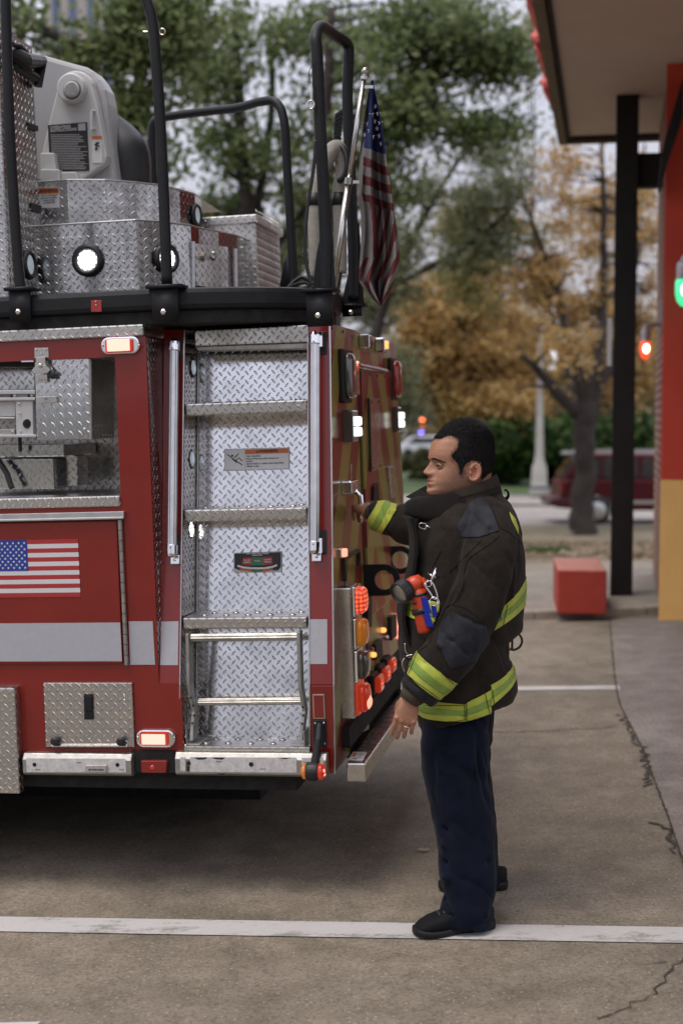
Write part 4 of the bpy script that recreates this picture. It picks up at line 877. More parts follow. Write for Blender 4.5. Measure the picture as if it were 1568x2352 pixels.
b = MB(); b.prism([T(C2(p), y) for p, y in (((30, 1745), .66), ((34, 2050), .66), ((265, 2085), .86), ((262, 1770), .86))], (0, .012, 0)); part(b, 'ring_door', M['dps'], low, bevel=.002)
b = MB(); b.lathe(T(C2((152, 1840)), .73), V((.5, -1, 0)), [(.02, 0), (.02, .02), (.012, .03), (.011, .012)], 16, sx=.7); b.lathe(T(C2((385, 1908)), 1.02), V((.6, -1, 0)), [(.008, 0), (.008, .01)], 10); part(b, 'ring_latch', M['steel'], low, bevel=0)
# tall box at the far right
b = MB(); y0 = 1.15; xa, xb = xx(C2, (75, 1800), y0), xx(C2, (470, 1800), y0); b.box((xa, y0, zd1), (xb, 1.62, zr(C2, (470, 1565), y0))); bx = part(b, 'rear_locker', M['dps'], bevel=.004)
b = MB(); b.box((xb, y0+.004, zd1), (xb+.001, 1.615, zr(C2, (470, 1610), y0))); lozenges(b, V((xb+.0012, y0, zd1)), (0, 1, 0), (0, 0, 1), .46, .46, (1, 0, 0), hh=.003); part(b, 'locker_side', M['dpn'], bx, bevel=0)
b = MB(); zt_ = zr(C2, (470, 1545), y0); b.box((xa-.01, y0-.015, zt_-.035), (xb+.012, 1.66, zt_+.004)); part(b, 'locker_lid', M['dps'], bx, bevel=.006)
# ladder pivot
yv = .80
b = MB(); b.prism([T(C1(p), yv) for p in ((200, 360), (280, 383), (450, 432), (620, 478), (665, 505), (715, 565), (755, 640), (775, 740), (800, 1000), (835, 1320), (200, 1320))], (0, .14, 0)); piv = part(b, 'ladder_pivot', M['litd'], bevel=.02)
b = MB(); arcp = [(530+125*math.cos(a)*-1+10, 620-115*math.sin(a)) for a in [PI*k/14 for k in range(15)]]
b.prism([T(C1(p), yv-.06) for p in [(345, 900)]+[(p[0], p[1]) for p in arcp]+[(700, 760), (768, 1120), (755, 1170), (600, 1285), (300, 1300), (290, 1150)]], (0, .06, 0)); pl2 = part(b, 'pivot_plate', M['lite'], piv, bevel=.008)
b = MB(); b.lathe(T(C1((535, 645)), yv-.06), (0, -1, 0), [(.062, -.01), (.062, .045), (.056, .05), (.03, .05)], 40); pn = part(b, 'pivot_pin', M['lite'], piv, bevel=.003)
b = MB(); b.lathe(T(C1((520, 645)), yv-.112), (0, -1, 0), [(.036, 0), (.036, .010), (.028, .012)], 32); part(b, 'pin_cap', M['alud'], pn, bevel=0)
b = MB(); b.lathe(T(C1((520, 645)), yv-.110), (0, -1, 0), [(.039, 0), (.039, .004), (.02, .004)], 32); part(b, 'pin_seal', M['rub'], pn, bevel=0)
b = MB(); b.prism([T(C1(p), yv-.064) for p in ((345, 898), (362, 1232), (642, 1225), (625, 876))], (0, .003, 0)); sg = part(b, 'instruction_sign', M['ink'], piv, bevel=0)
b = MB(); put_text(b, 'OPERATING', .017, T(C1((362, 918)), yv-.066), (1, 0, 0), (0, 0, 1), align='LEFT', bold=.0005); put_text(b, 'INSTRUCTIONS', .017, T(C1((364, 941)), yv-.066), (1, 0, 0), (0, 0, 1), align='LEFT', bold=.0005)
random.seed(3)
for i in range(21):
    y = 966+i*12.2; x0 = 362+(y-900)*.05; L = random.uniform(190, 262); b.prism([T(C1(p), yv-.066) for p in ((x0, y), (x0, y+4.2), (x0+L, y+3), (x0+L, y-1.2))], (0, .001, 0))
b.prism([T(C1(p), yv-.066) for p in ((562, 888), (564, 938), (616, 935), (614, 884))], (0, .001, 0)); part(b, 'sign_text', M['lblg'], sg, bevel=0)
b = MB(); b.prism([T(C1(p), yv-.064) for p in ((660, 975), (664, 1170), (738, 1168), (732, 973))], (0, .003, 0)); sl = part(b, 'warning_label', M['lblw'], piv, bevel=0)
b = MB(); b.prism([T(C1(p), yv-.066) for p in ((660, 976), (661, 998), (732, 996), (731, 974))], (0, .002, 0)); part(b, 'label_header', M['orange'], sl, bevel=0)
b = MB()
for pts in ([(695, 1020), (690, 1045), (700, 1075)], [(680, 1035), (715, 1050)], [(690, 1045), (712, 1020)], [(694, 1060), (684, 1075)]): b.tube([T(C1(p), yv-.066) for p in pts], .003, 6)
part(b, 'pictogram', M['ink'], sl, bevel=0)
b = MB(); b.tube([T(C1((675, 795)), yv-.06), T(C1((658, 795)), yv-.10), T(C1((660, 925)), yv-.10), T(C1((676, 925)), yv-.06)], .007, 10); part(b, 'handle', M['lite'], piv, bevel=0)
b = MB(); b.prism([T(C1(p), .70) for p in ((288, 1095), (288, 1290), (415, 1290), (388, 1095))], (0, .09, 0)); b.prism([T(C1(p), .66) for p in ((290, 1212), (290, 1300), (436, 1300), (425, 1212))], (0, .05, 0)); b.prism([T(C1(p), .66) for p in ((440, 1232), (440, 1300), (570, 1300), (545, 1232))], (0, .1, 0))
part(b, 'pivot_block', M['lite'], piv, bevel=.006)
b = MB(); P = [T(C1(p), .98) for p in ((770, 760), (805, 860), (860, 1000), (905, 1150), (925, 1340))]; b.tube(catmull(P, 5), [.012+.10*sm(0, 14, i)*(1-.1*sm(14, 20, i)) for i in range(21)], 14)
cv = part(b, 'canvas_cover', M['rub'], bevel=0, smooth=True)
# ================================================================ FLAG, HOSE, ROPE on the truck's tail
polemat = M['steel']
A = TM @ T(C2((1012, 2110)), .28); B = TM @ T(C2((1240, 560)), .30)
fp = empty('flag_pole', A, 'slim chrome flag pole leaning behind the railing hoop on the truck', 'flag pole')
def fpart(b, n, m, par=None, **k): return tag(b.build(n, m, par or fp, **k))
L = lambda p: V(p)-A
b = MB(); d = (B-A); b.tube([V((0, 0, 0)), d*.52], .0135, 14); b.tube([d*.52, d], .0105, 14); fpart(b, 'pole', polemat, smooth=True)
b = MB(); b.ball(d+d.normalized()*.026, .014, 8); b.lathe(d-d.normalized()*.006, d, [(.013, 0), (.013, .012), (.006, .016), (.006, .022)], 12); fpart(b, 'finial', polemat); b = MB(); b.lathe(d*.52, d, [(.018, -.01), (.018, .015)], 12); fpart(b, 'pole_collar', polemat)
b = MB(); e = d.normalized(); b.obox(d-e*.035+V((.02, 0, 0)), ((.02, 0, 0), (0, .008, 0), (0, 0, .006))); fpart(b, 'flag_clip', polemat); b = MB(); b.obox(d*.52+V((.02, 0, 0)), ((.02, 0, 0), (0, .008, 0), (0, 0, .006))); fpart(b, 'flag_clip', polemat)
# hanging flag cloth: rows run from the pole outwards, folds in depth
yF = .33
def FP(p, y=yF): return TM @ T(C2(p), y)
tab = [(575, 1285, 1304), (650, 1268, 1318), (750, 1252, 1340), (900, 1232, 1368), (1040, 1215, 1390), (1200, 1203, 1405), (1400, 1188, 1440), (1500, 1215, 1452), (1600, 1222, 1465), (1700, 1222, 1482), (1850, 1212, 1493), (1950, 1205, 1480), (2020, 1202, 1455), (2100, 1262, 1420), (2190, 1350, 1372)]
NU, NV = 130, 240; fv = []; ff = []; fc = []
def flagcol(s, t):            # s across the hoist-to-fly direction as it hangs, t down the picture
    return 0
for j in range(NV+1):
    t = j/NV; py = 575+(2190-575)*t; l, r = lerp_tab(tab, py)
    for i in range(NU+1):
        s = i/NU; px = l+(r-l)*s; fold = .045*math.sin(s*PI*3.2+t*2.2)*sm(0, .25, t)+.028*math.sin(s*PI*7+t*5)*sm(.1, .5, t)+.02*math.sin(s*PI*2.3-t*9)*sm(.55, .8, t)
        fv.append(FP((px, py+fold*60), yF+fold*1.2+.02*s)-A)
for j in range(NV):
    for i in range(NU):
        a = j*(NU+1)+i; ff.append((a, a+1, a+NU+2, a+NU+1))
me = bpy.data.meshes.new('flag_cloth'); me.from_pydata([tuple(p) for p in fv], [], ff)
def fabm(n, c):
    t = NT(n); o = t.co(); f = t.noise(o, 9, 5, .7); t.set(col=t.ramp(f, [(.3, tuple(x*.75 for x in c)), (.7, c)]), rough=.8)
    tr = t.n('ShaderNodeBsdfTranslucent'); tr.inputs[0].default_value = (*c, 1); mx = t.n('ShaderNodeMixShader'); mx.inputs[0].default_value = .3
    t.link(t.b.outputs[0], mx.inputs[1]); t.link(tr.outputs[0], mx.inputs[2]); t.link(mx.outputs[0], t.out.inputs[0]); t.bump(t.noise(o, 60, 3), .3, .002); return t.mat
for m_ in (fabm('flag_cloth_red', (.17, .032, .034)), fabm('flag_cloth_white', (.30, .28, .265)), fabm('flag_cloth_blue', (.016, .03, .14))): me.materials.append(m_)
idx = []
for j in range(NV):
    for i in range(NU):
        s = (i+.5)/NU; py = 575+(2190-575)*(j+.5)/NV
        w = py-(s**1.5)*95*sm(900, 1300, py)
        if py < 1050+s*60 and w < 1075: k = 1 if s < .14+.25*max(0, (750-py)/200)*(py < 750)*.4 else 2
        elif py < 1430+s*90 and py-s*95 < 1425:
            k = 1 if int((py-s*95-1040)/66) % 2 == 0 else 0
            if py-s*95 < 1040: k = 1
            if s < .15: k = 1
        else:
            u = (s*270+(py-1500)*.33)/36; k = int(u) % 2
            if s < .45 and py < 1850: k = 0 if s > .32 else 1
        idx.append(k)
me.polygons.foreach_set('material_index', idx); me.polygons.foreach_set('use_smooth', [True]*len(idx)); me.update()
fl_ = bpy.data.objects.new('flag_cloth', me); COL.objects.link(fl_); fl_.parent = fp; sdm = fl_.modifiers.new('thick', 'SOLIDIFY'); sdm.thickness = .0015
b = MB(); camd = (FP((1300, 800), yF-.05)-FP((1300, 800), yF)).normalized()
for (x, y) in ((1325, 762), (1293, 820), (1342, 815), (1268, 888), (1312, 870), (1355, 880), (1280, 935), (1332, 922), (1245, 968), (1298, 980), (1350, 975), (1365, 1030)):
    l, r = lerp_tab(tab, y); s = (x-l)/(r-l); t = (y-575)/1615
    fold = .035*math.sin(s*PI*3.2+t*2.2)*sm(0, .25, t)+.02*math.sin(s*PI*7+t*5)*sm(.1, .5, t)
    star(b, FP((x, y), yF+fold*1.2+.02*s-.006)-A, V((.85, .3, .1)), V((0, 0, 1)), .0125, 0)
fpart(b, 'flag_stars', M['inkw'])
# hose bundle
hA = FP((1000, 2050), .40)
hb = empty('hose_bundle', hA, 'off-white padded hose bundle strapped upright behind the railing hoop', 'hose')
mh = fabric('worn_cream_canvas', (.36, .34, .30), var=.2, rough=.8, sheen=.1)
def hp(b, n, m, sm_=True): return b.build(n, m, hb, sm_)
b = MB(); P = catmull([FP(p[:2], p[2])-hA for p in ((870, 1990, .40), (890, 1850, .40), (888, 1650, .40), (885, 1450, .40), (925, 1260, .41), (985, 1120, .42), (1045, 1060, .44), (1085, 1150, .46), (1085, 1250, .46), (1060, 1350, .46), (1060, 1480, .46), (1065, 1600, .46), (1070, 1800, .46), (1070, 1960, .46))], 5)
n_ = len(P); b.tube(P, [.018+.010*sm(0, 8, i)*(1-.25*sm(n_*.55, n_*.75, i))+.004*sm(n_*.3, n_*.42, i)*sm(n_*.6, n_*.5, i) for i in range(n_)], 18); hp(b, 'hose', mh)
b = MB()
for (x, y, yy, w) in ((885, 1435, .40, .031), (1060, 1430, .46, .029)):
    c0, c1 = FP((x, y-45), yy)-hA, FP((x, y+45), yy)-hA; b = MB(); b.tube([c0, c1], w, 20, sx=1.0); hp(b, 'strap', M['rub'])
b = MB(); ring = [FP((1058+62*math.cos(a), 1170+125*math.sin(a)), .43-.02*math.cos(a))-hA for a in [-PI/2+PI*k/16 for k in range(17)]]; b.tube(ring, .012, 10); hp(b, 'binding_strap', M['rub'])
def rope(name, pts, r, label, col='rub', y=.3):
    P = catmull([FP(p[:2], p[2] if len(p) > 2 else y) for p in pts], 10); o_ = P[0]; b = MB()
    for ph in (0, 2*PI/3, 4*PI/3):
        q_ = []
        for i in range(len(P)):
            t = (P[min(i+1, len(P)-1)]-P[max(i-1, 0)]).normalized(); x, y_ = frame(t); a = i*1.1+ph; q_.append(P[i]-o_+(x*math.cos(a)+y_*math.sin(a))*r*.55)
        b.tube(q_, r*.62, 6)
    o = b.build(name, M[col], None, True); o.location = o_; tag(o, label, 'rope', 'ropes on the turntable deck'); return o
rope('rope', [(893, 1010), (885, 1150), (860, 1330), (838, 1460), (828, 1560), (815, 1680), (820, 1830), (840, 1960), (865, 2040)], .0065, 'thin black rope hanging down beside the railing hoop', y=.05)
rope('rope', [(700, 2060), (740, 2020), (790, 1990), (840, 2010), (850, 2050), (800, 2070), (740, 2090), (700, 2110), (690, 2070), (750, 2040), (820, 2030), (870, 2060), (850, 2090)], .007, 'coiled black rope lying on the turntable deck', y=.35)
rope('rope', [(1070, 1560), (1085, 1700), (1088, 1850), (1075, 1960), (1060, 2060), (1040, 2110), (1010, 2110)], .005, 'thin dark cord hanging between the flag pole and the gusset', y=.45)
b = MB(); random.seed(5)
P0_ = FP((1040, 830), .5)
for k in range(6):
    pts = [FP((1080-k*9+random.uniform(-3, 3), 790+k*6), .5), FP((1076-k*9, 880+k*5), .5), FP((1070-k*8, 960), .5), FP((1066-k*7, 1030), .5)]
    Q = catmull(pts, 6)
    for i in range(len(Q)-1):
        a, e = Q[i], Q[i+1]; m_ = (a+e)/2-P0_; dd = e-a; x, y_ = frame(dd.normalized()); s = x if i % 2 else y_
        b.tube([m_+dd*.7*math.cos(2*PI*j/8)+s*dd.length*.4*math.sin(2*PI*j/8) for j in range(8)], .0028, 5, closed=True)
o = b.build('chain', M['rub']); o.location = P0_; tag(o, 'bunched steel chain hanging inside the railing hoop above the hose', 'chain')
# ================================================================ GROUND
def sheet(name, corners, nx, ny, off, mat, label=None):
    a, b_, c, d = corners; me = bpy.data.meshes.new(name); vs = []; fs = []
    for j in range(ny+1):
        for i in range(nx+1):
            s, t = i/nx, j/ny; x = (a[0]*(1-s)+b_[0]*s)*(1-t)+(d[0]*(1-s)+c[0]*s)*t; y = (a[1]*(1-s)+b_[1]*s)*(1-t)+(d[1]*(1-s)+c[1]*s)*t
            vs.append((x, y, gz(x, y)+off))
    for j in range(ny):
        for i in range(nx): k = j*(nx+1)+i; fs.append((k, k+1, k+nx+2, k+nx+1))
    me.from_pydata(vs, [], fs); me.materials.append(mat); me.update(); o = bpy.data.objects.new(name, me); COL.objects.link(o); o['kind'] = 'structure'; return o
cm = concrete('driveway_concrete', (.180, .150, .112), (.300, .252, .192))
me = bpy.data.meshes.new('ground'); xs = [-400, -150, -60, -25, -12, -6, -4, -2, 0, 2, 4, 5, 6, 12, 25, 60, 150, 400]; ys = [-120, -60, -20, -8, 0, 4, 8, 12, 14]+[14.5+k for k in range(21)]+[40, 60, 100, 200, 400, 900]
vs = [(x, y, gz(x, y)) for y in ys for x in xs]; n = len(xs)
me.from_pydata(vs, [], [(j*n+i, j*n+i+1, (j+1)*n+i+1, (j+1)*n+i) for j in range(len(ys)-1) for i in range(n-1)]); me.materials.append(PM('earth_ground', (.12, .11, .075), .95, var=.3, sc=2)); me.update()
g = bpy.data.objects.new('ground', me); COL.objects.link(g); g['kind'] = 'structure'
sheet('driveway', [(-14, -14), (12, -14), (9, 17.3), (-16, 17.3)], 60, 60, .004, cm)
def line(pL, pR, w, name, wl=None, x0=-9, x1=7, mat=None, off=.008):
    A, B = GP(*pL), GP(*pR); d = V((B.x-A.x, B.y-A.y)); d.normalize(); n = V((-d.y, d.x))*w
    P = lambda x: (x, A.y+(x-A.x)*d.y/d.x)
    a, b_ = P(x0), P(x1); return sheet(name, [a, b_, (b_[0]+n.x, b_[1]+n.y), (a[0]+n.x, a[1]+n.y)], 160, 1, off, mat or linem)
def paint():
    t = NT('worn_white_line_paint'); o = t.co(); f = t.noise(t.scale(o, (1, 3, 1)), 3.2, 6, .72); g2 = t.noise(o, 60, 3, .6)
    sp = t.n('ShaderNodeTexBrick'); t.link(t.scale(o, (1, 1, 1)), sp.inputs[0]); sp.inputs['Scale'].default_value = 42; sp.inputs['Mortar Size'].default_value = .03
    w = t.m('ADD', t.m('MULTIPLY', f, .9), t.m('MULTIPLY', g2, .25)); k = t.ramp(w, [(.60, 0), (.70, 1.0)])
    k2 = t.m('MULTIPLY', k, t.m('SUBTRACT', 1.0, t.m('MULTIPLY', sp.outputs['Fac'], .5)))
    c = t.mix(t.m('MULTIPLY', k2, .75), t.mix(g2, (.42, .405, .39), (.52, .505, .49)), (.14, .12, .10)); t.set(col=c, rough=.75); t.bump(t.m('ADD', t.m('MULTIPLY', sp.outputs['Fac'], -.4), g2), .4, .003); return t.mat
linem = paint()
GLw = (GP(784, 2121)-GP(784, 2160)).length
line((0, 2144), (1568, 2171), abs(GP(784, 2121).y-GP(784, 2160).y)*.9, 'painted_line')
line((1182, 1588), (1422, 1586), GP(1300, 1577).y-GP(1300, 1586).y, 'painted_line', x1=GP(1420, 1582).x)
# third line just entering at the bottom left
A = GP(0, 2330); sheet('painted_line', [(A.x-3, A.y-.02), (GP(95, 2352).x, GP(95, 2352).y-.0), (GP(60, 2360).x, GP(60, 2360).y-.1), (A.x-3, A.y-.2)], 30, 1, .008, linem)
# right-hand slab, its joint, cracks
seam = [(1399, 1424), (1403, 1470), (1408, 1530), (1414, 1580), (1424, 1625), (1450, 1675), (1478, 1730), (1500, 1790), (1522, 1850), (1545, 1915), (1568, 1985), (1600, 2080), (1680, 2300)]
S = [GP(*p) for p in seam]; xs_, vs, fs = 8, [], []
for p in S:
    for k in range(xs_+1): x = p.x+(9-p.x)*k/xs_; y = p.y; vs.append((x, y, gz(x, y)+.006))
for j in range(len(S)-1):
    for k in range(xs_): i = j*(xs_+1)+k; fs.append((i, i+xs_+1, i+xs_+2, i+1))
me = bpy.data.meshes.new('apron_slab'); me.from_pydata(vs, [], fs); me.flip_normals() if 0 else None; me.materials.append(concrete('apron_concrete', (.22, .188, .166), (.30, .262, .236), .5, .35)); me.update(); o = bpy.data.objects.new('apron_slab', me); COL.objects.link(o); o['kind'] = 'structure'
crk = PM('dirt_in_cracks', (.045, .036, .026), .95, var=.4, sc=30)
def crack(pts, w, name='crack', seed=1, jit=.012, off=.0085, step=.03):
    rnd = random.Random(seed); P = [GP(*p) for p in pts]; Q = []
    for a, b_ in zip(P, P[1:]):
        n = max(2, int((b_-a).length/step))
        for i in range(n): Q.append(a.lerp(b_, i/n)+V((rnd.uniform(-jit, jit), rnd.uniform(-jit, jit), 0)))
    Q.append(P[-1]); vs = []; fs = []
    for i, p in enumerate(Q):
        t = (Q[min(i+1, len(Q)-1)]-Q[max(i-1, 0)]); n = V((-t.y, t.x, 0)).normalized()*w*rnd.uniform(.25, 1.0)
        for s in (-1, 1): x, y = p.x+n.x*s, p.y+n.y*s; vs.append((x, y, gz(x, y)+off))
    for i in range(len(Q)-1): fs.append((2*i, 2*i+1, 2*i+3, 2*i+2))
    me = bpy.data.meshes.new(name); me.from_pydata(vs, [], fs); me.materials.append(crk); me.update(); o = bpy.data.objects.new(name, me); COL.objects.link(o); o['kind'] = 'structure'
crack(seam, .008, 'slab_joint', 2, .003)
crack([(1100, 1683), (1180, 1684), (1260, 1681), (1420, 1672)], .006, 'crack', 3, .02)
crack([(1420, 1640), (1445, 1690), (1475, 1725), (1490, 1780), (1480, 1810)], .013, 'crack', 4, .03)
crack([(1488, 1894), (1530, 1905), (1550, 1965)], .012, 'crack', 5, .015)
crack([(1568, 2205), (1530, 2250), (1500, 2285), (1440, 2318), (1370, 2345)], .004, 'crack', 6, .015)
crack([(1480, 2222), (1530, 2214)], .003, 'crack', 8, .01)
# grass strip, kerb, street, far verge (z follows the falling ground)
grassm = PM('dry_grass_soil', (.15, .125, .078), .95, var=.35, sc=1.3, bump=.6, bsc=30, bd=.02)
YV = GP(1250, 1206).y; YS = GP(1200, 1163).y; YP = GP(1200, 1141).y
sheet('verge', [(-30, 17.2), (30, 17.2), (60, YV), (-60, YV)], 60, 40, .004, grassm)
stm = concrete('street_concrete', (.30, .28, .26), (.38, .36, .34), .2, .2)
sheet('street', [(-200, YV), (200, YV), (200, YS), (-200, YS)], 8, 12, .004, stm)
sheet('far_verge', [(-200, YP), (200, YP), (200, 110), (-200, 110)], 4, 4, .02, PM('far_grass', (.05, .085, .022), .95, var=.3, sc=.8))
sheet('far_pavement', [(-200, YS), (200, YS), (200, YP), (-200, YP)], 8, 4, .06, stm)
kb = MB(); A, B = GP(1150, 1428), GP(1512, 1414); dd = (B-A); dd.z = 0; nn = V((-dd.y, dd.x, 0)).normalized()
K = [A-dd*3.0, B+dd*1.0]
for i in range(14):
    a = K[0].lerp(K[1], i/14); e = K[0].lerp(K[1], (i+.995)/14); P = [a, e, e+nn*.16, a+nn*.16]; P = [V((p.x, p.y, gz(p.x, p.y)-.02)) for p in P]; kb.prism(P, (0, 0, .10))
o = kb.build('kerb', PM('kerb_concrete', (.27, .235, .19), .85, var=.25, sc=9, bump=.4, bsc=60), bevel=.015); o['kind'] = 'structure'
pav = sheet('path', [(K[0].x+nn.x*.15, K[0].y+nn.y*.15), (K[1].x+nn.x*.15, K[1].y+nn.y*.15), (K[1].x+nn.x*3.2, K[1].y+nn.y*3.2), (K[0].x+nn.x*3.2, K[0].y+nn.y*3.2)], 30, 12, .075, concrete('path_concrete', (.23, .205, .17), (.33, .30, .25), .6, .6))
# ================================================================ BUILDING (axes follow the truck)
du = V((math.cos(PHI), -math.sin(PHI), 0)); dw = V((math.sin(PHI), math.cos(PHI), 0)); UZ = V((0, 0, 1))
BO = GP(1511, 1425); BO.z = gz(BO.x, BO.y)-.03
BM_ = Matrix(((du.x, dw.x, 0, BO.x), (du.y, dw.y, 0, BO.y), (0, 0, 1, BO.z), (0, 0, 0, 1))); BI = BM_.inverted(); blc = BI @ CAM
bld = empty('station_building', mat=BM_, label='station building with a red and yellow painted pillar, brick side wall and tiled canopy', cat='building')
def Bl(p, x=None, y=None, z=None):
    d = BI.to_3x3() @ ray(*p)
    t = (x-blc.x)/d.x if x is not None else (y-blc.y)/d.y if y is not None else (z-blc.z)/d.z
    return blc+d*t
def bp(mb, n, m, par=None, bevel=0, **k): return tag(mb.build(n, m, par or bld, False, bevel), **k)
brick = NT('brick'); o_ = brick.co('UV'); bt = brick.n('ShaderNodeTexBrick'); brick.link(o_, bt.inputs[0])
for k, v_ in (('Color1', (.24, .075, .04, 1)), ('Color2', (.15, .045, .025, 1)), ('Mortar', (.36, .30, .25, 1))): bt.inputs[k].default_value = v_
bt.inputs['Scale'].default_value = 1; bt.inputs['Brick Width'].default_value = .21; bt.inputs['Row Height'].default_value = .075; bt.inputs['Mortar Size'].default_value = .009
brick.set(col=bt.outputs['Color'], rough=.85); brick.bump(bt.outputs['Fac'], -.6, .006)
brs = MB(); xb_ = .03; yb1 = 2.65; brs.box((xb_, .0+.02, 0), (6, yb1, 5.4)); bp(brs, 'brick_wall', brick.mat)
zy = Bl((1519, 1102), y=-.02).z
pm = MB(); pm.box((0, -.04, -.1), (5.5, .018, zy)); bp(pm, 'yellow_wall_band', PM('yellow_wall_paint', (.80, .47, .15), .6, var=.10, sc=2.5, bump=.1, bsc=60))
pm = MB(); pm.box((.0, -.04, zy+.001), (5.5, .018, 5.6)); bp(pm, 'red_wall_band', PM('red_wall_paint', (.52, .045, .018), .55, var=.10, sc=2.5, bump=.1, bsc=60))
# canopy
zs = 4.68-BO.z+0
far = Bl((1400, 312), z=zs); yfar_ = far.y
lx = Bl((1300, 309), z=zs).x; lip0 = Bl((1279, 318), z=zs-.06).x
cb = MB(); cb.box((lx-.005, -9.0, zs), (5.5, yfar_, zs+.25)); bp(cb, 'soffit', PM('soffit_paint', (.46, .37, .31), .7, var=.06, sc=1.5))
fb = MB(); fb.box((lip0, -9.0, zs-.06), (lx-.004, yfar_+.10, zs+.30)); fb.box((lx-.004, yfar_+.002, zs-.06), (5.5, yfar_+.10, zs+.30)); bp(fb, 'canopy_fascia', PM('brown_fascia', (.085, .055, .022), .6, var=.2), bevel=.006)
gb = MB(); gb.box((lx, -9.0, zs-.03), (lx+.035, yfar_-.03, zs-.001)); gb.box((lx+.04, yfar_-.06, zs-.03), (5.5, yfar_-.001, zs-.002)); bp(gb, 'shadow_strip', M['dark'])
tb = MB(); y = -8.8; k = 0
yend = Bl((1262, 230), z=zs+.2).y
while y < yend:
    L_ = .42; z0 = zs+.22+(.03 if k % 2 else 0); drop = .04*(k % 3)
    tb.lathe(V((lip0-.075+.012*(k % 2), y, z0+.02-drop)), (1, 0, .55), [(.11, 0), (.108, .4), (.10, .45)], 14); y += .27; k += 1
bp(tb, 'roof_tiles', PM('red_clay_tile', (.42, .035, .02), .45, var=.25, sc=8))
rb = MB(); rb.add([V((lip0, -9, zs+.30)), V((lip0, yend, zs+.30)), V((3.2, yend, zs+2.0)), V((3.2, -9, zs+2.0))], [(0, 1, 2, 3)]); bp(rb, 'roof', M['lred'])
# diagonal dark beam (gutter line) and lintel
ob = MB(); ob.box((-.16, -.5, 3.55), (-.02, 2.7, 3.85)); 
P = [Bl(p, y=-.3) for p in (C12((1568, 720)), C12((1400, 1300)), C12((1360, 1480)), C12((1330, 1800)), C12((1352, 1800)), C12((1440, 1480)), C12((1568, 1100)))]
ob = MB(); ob.prism(P, (0, .22, 0)); bp(ob, 'raking_beam', M['dark'])
pb = GP(1425, 1384); pbl = BI @ V((pb.x, pb.y, pb.z)); pw = (1450-1400)/FL*pb.y
ob = MB(); zA = Bl(C12((1140, 1470)), y=pbl.y).z; zB_ = Bl(C12((1140, 1790)), y=pbl.y).z; ob.box((pbl.x+pw/2, pbl.y-.02, zB_), (.02, pbl.y+.14, zA)); bp(ob, 'lintel', PM('dark_brown_steel', (.012, .010, .010), .6, var=.25, spec=.25))
cbm = MB(); cbm.box((pbl.x-pw/2, pbl.y-.10, 0), (pbl.x+pw/2, pbl.y+.10, zs)); pst = bp(cbm, 'canopy_post', bpy.data.materials['dark_brown_steel'], bevel=.004)
cbm = MB(); cbm.box((pbl.x-pw/2-.02, pbl.y-.14, 0), (pbl.x+pw/2+.03, pbl.y+.14, .02)); bp(cbm, 'post_base', bpy.data.materials['dark_brown_steel'], pst)
cbm = MB(); P = Bl(C13((918, 760)), y=pbl.y); P2 = Bl(C13((918, 1180)), y=pbl.y); cbm.box((P.x-.02, pbl.y-.02, P2.z), (P.x+.02, pbl.y+.02, P.z)); cbm.box((P.x+.02, pbl.y-.01, P.z-.12), (pbl.x-pw/2, pbl.y+.01, P.z-.08)); bp(cbm, 'post_sign_edge', M['lblw'], pst)
# lamps
def walllamp(P, s, col, lens, label, arm_dx):
    e = empty('wall_lamp', BM_ @ P, label, 'lamp', 'wall lamps on the station building'); gm = bpy.data.materials.get('lamp_metal') or PM('lamp_metal', (.42, .38, .40), .4, .6)
    b = MB(); b.lathe((0, 0, 0), (0, 0, -1), [(.02*s, -.02*s), (.045*s, -.01*s), (.05*s, .02*s), (.05*s, .07*s), (.046*s, .075*s), (.052*s, .085*s), (.05*s, .10*s)], 20)
    b.tube(catmull([V((0, 0, .0)), V((0, 0, .03*s)), V((.02*s+arm_dx*.15, .01, .06*s)), V((arm_dx, .02, .06*s))], 5), .022*s, 10); b.box((arm_dx-.03*s, -.02*s, 0), (arm_dx+.03*s, .08*s, .30*s)); b.build('lamp_arm', gm, e, bevel=.003)
    b = MB(); b.lathe((0, 0, -.10*s), (0, 0, -1), [(.05*s, 0), (.056*s, .02*s), (.056*s, .09*s), (.045*s, .14*s), (.02*s, .17*s), (.004*s, .175*s)], 22); b.build('lamp_shade', lens, e, True)
    b = MB(); b.ball((0, -.045*s, -.17*s), (.030*s, .025*s, .045*s), 10); b.build('bulb', col, e, True)
lm = emis('glowing_red_glass', (1, .10, .04), .9, (.6, .05, .03)); lb2 = emis('hot_bulb', (1, .75, .45), 7); lg_ = emis('glowing_green_glass', (.06, .75, .30), 1.0, (.05, .5, .25)); lb3 = emis('hot_green_bulb', (.75, 1, .85), 6)
p_ = Bl(C13((1232, 960)), y=1.0); walllamp(p_+V((0, 0, .09)), .95, lb2, lm, 'red glowing wall lamp on the brick wall behind the dark post', .17)
p_ = Bl(C13((1575, 390)), y=-.35); walllamp(p_+V((0, 0, .10)), 1.25, lb3, lg_, 'green glowing wall lamp cut by the right edge of the picture', .2)
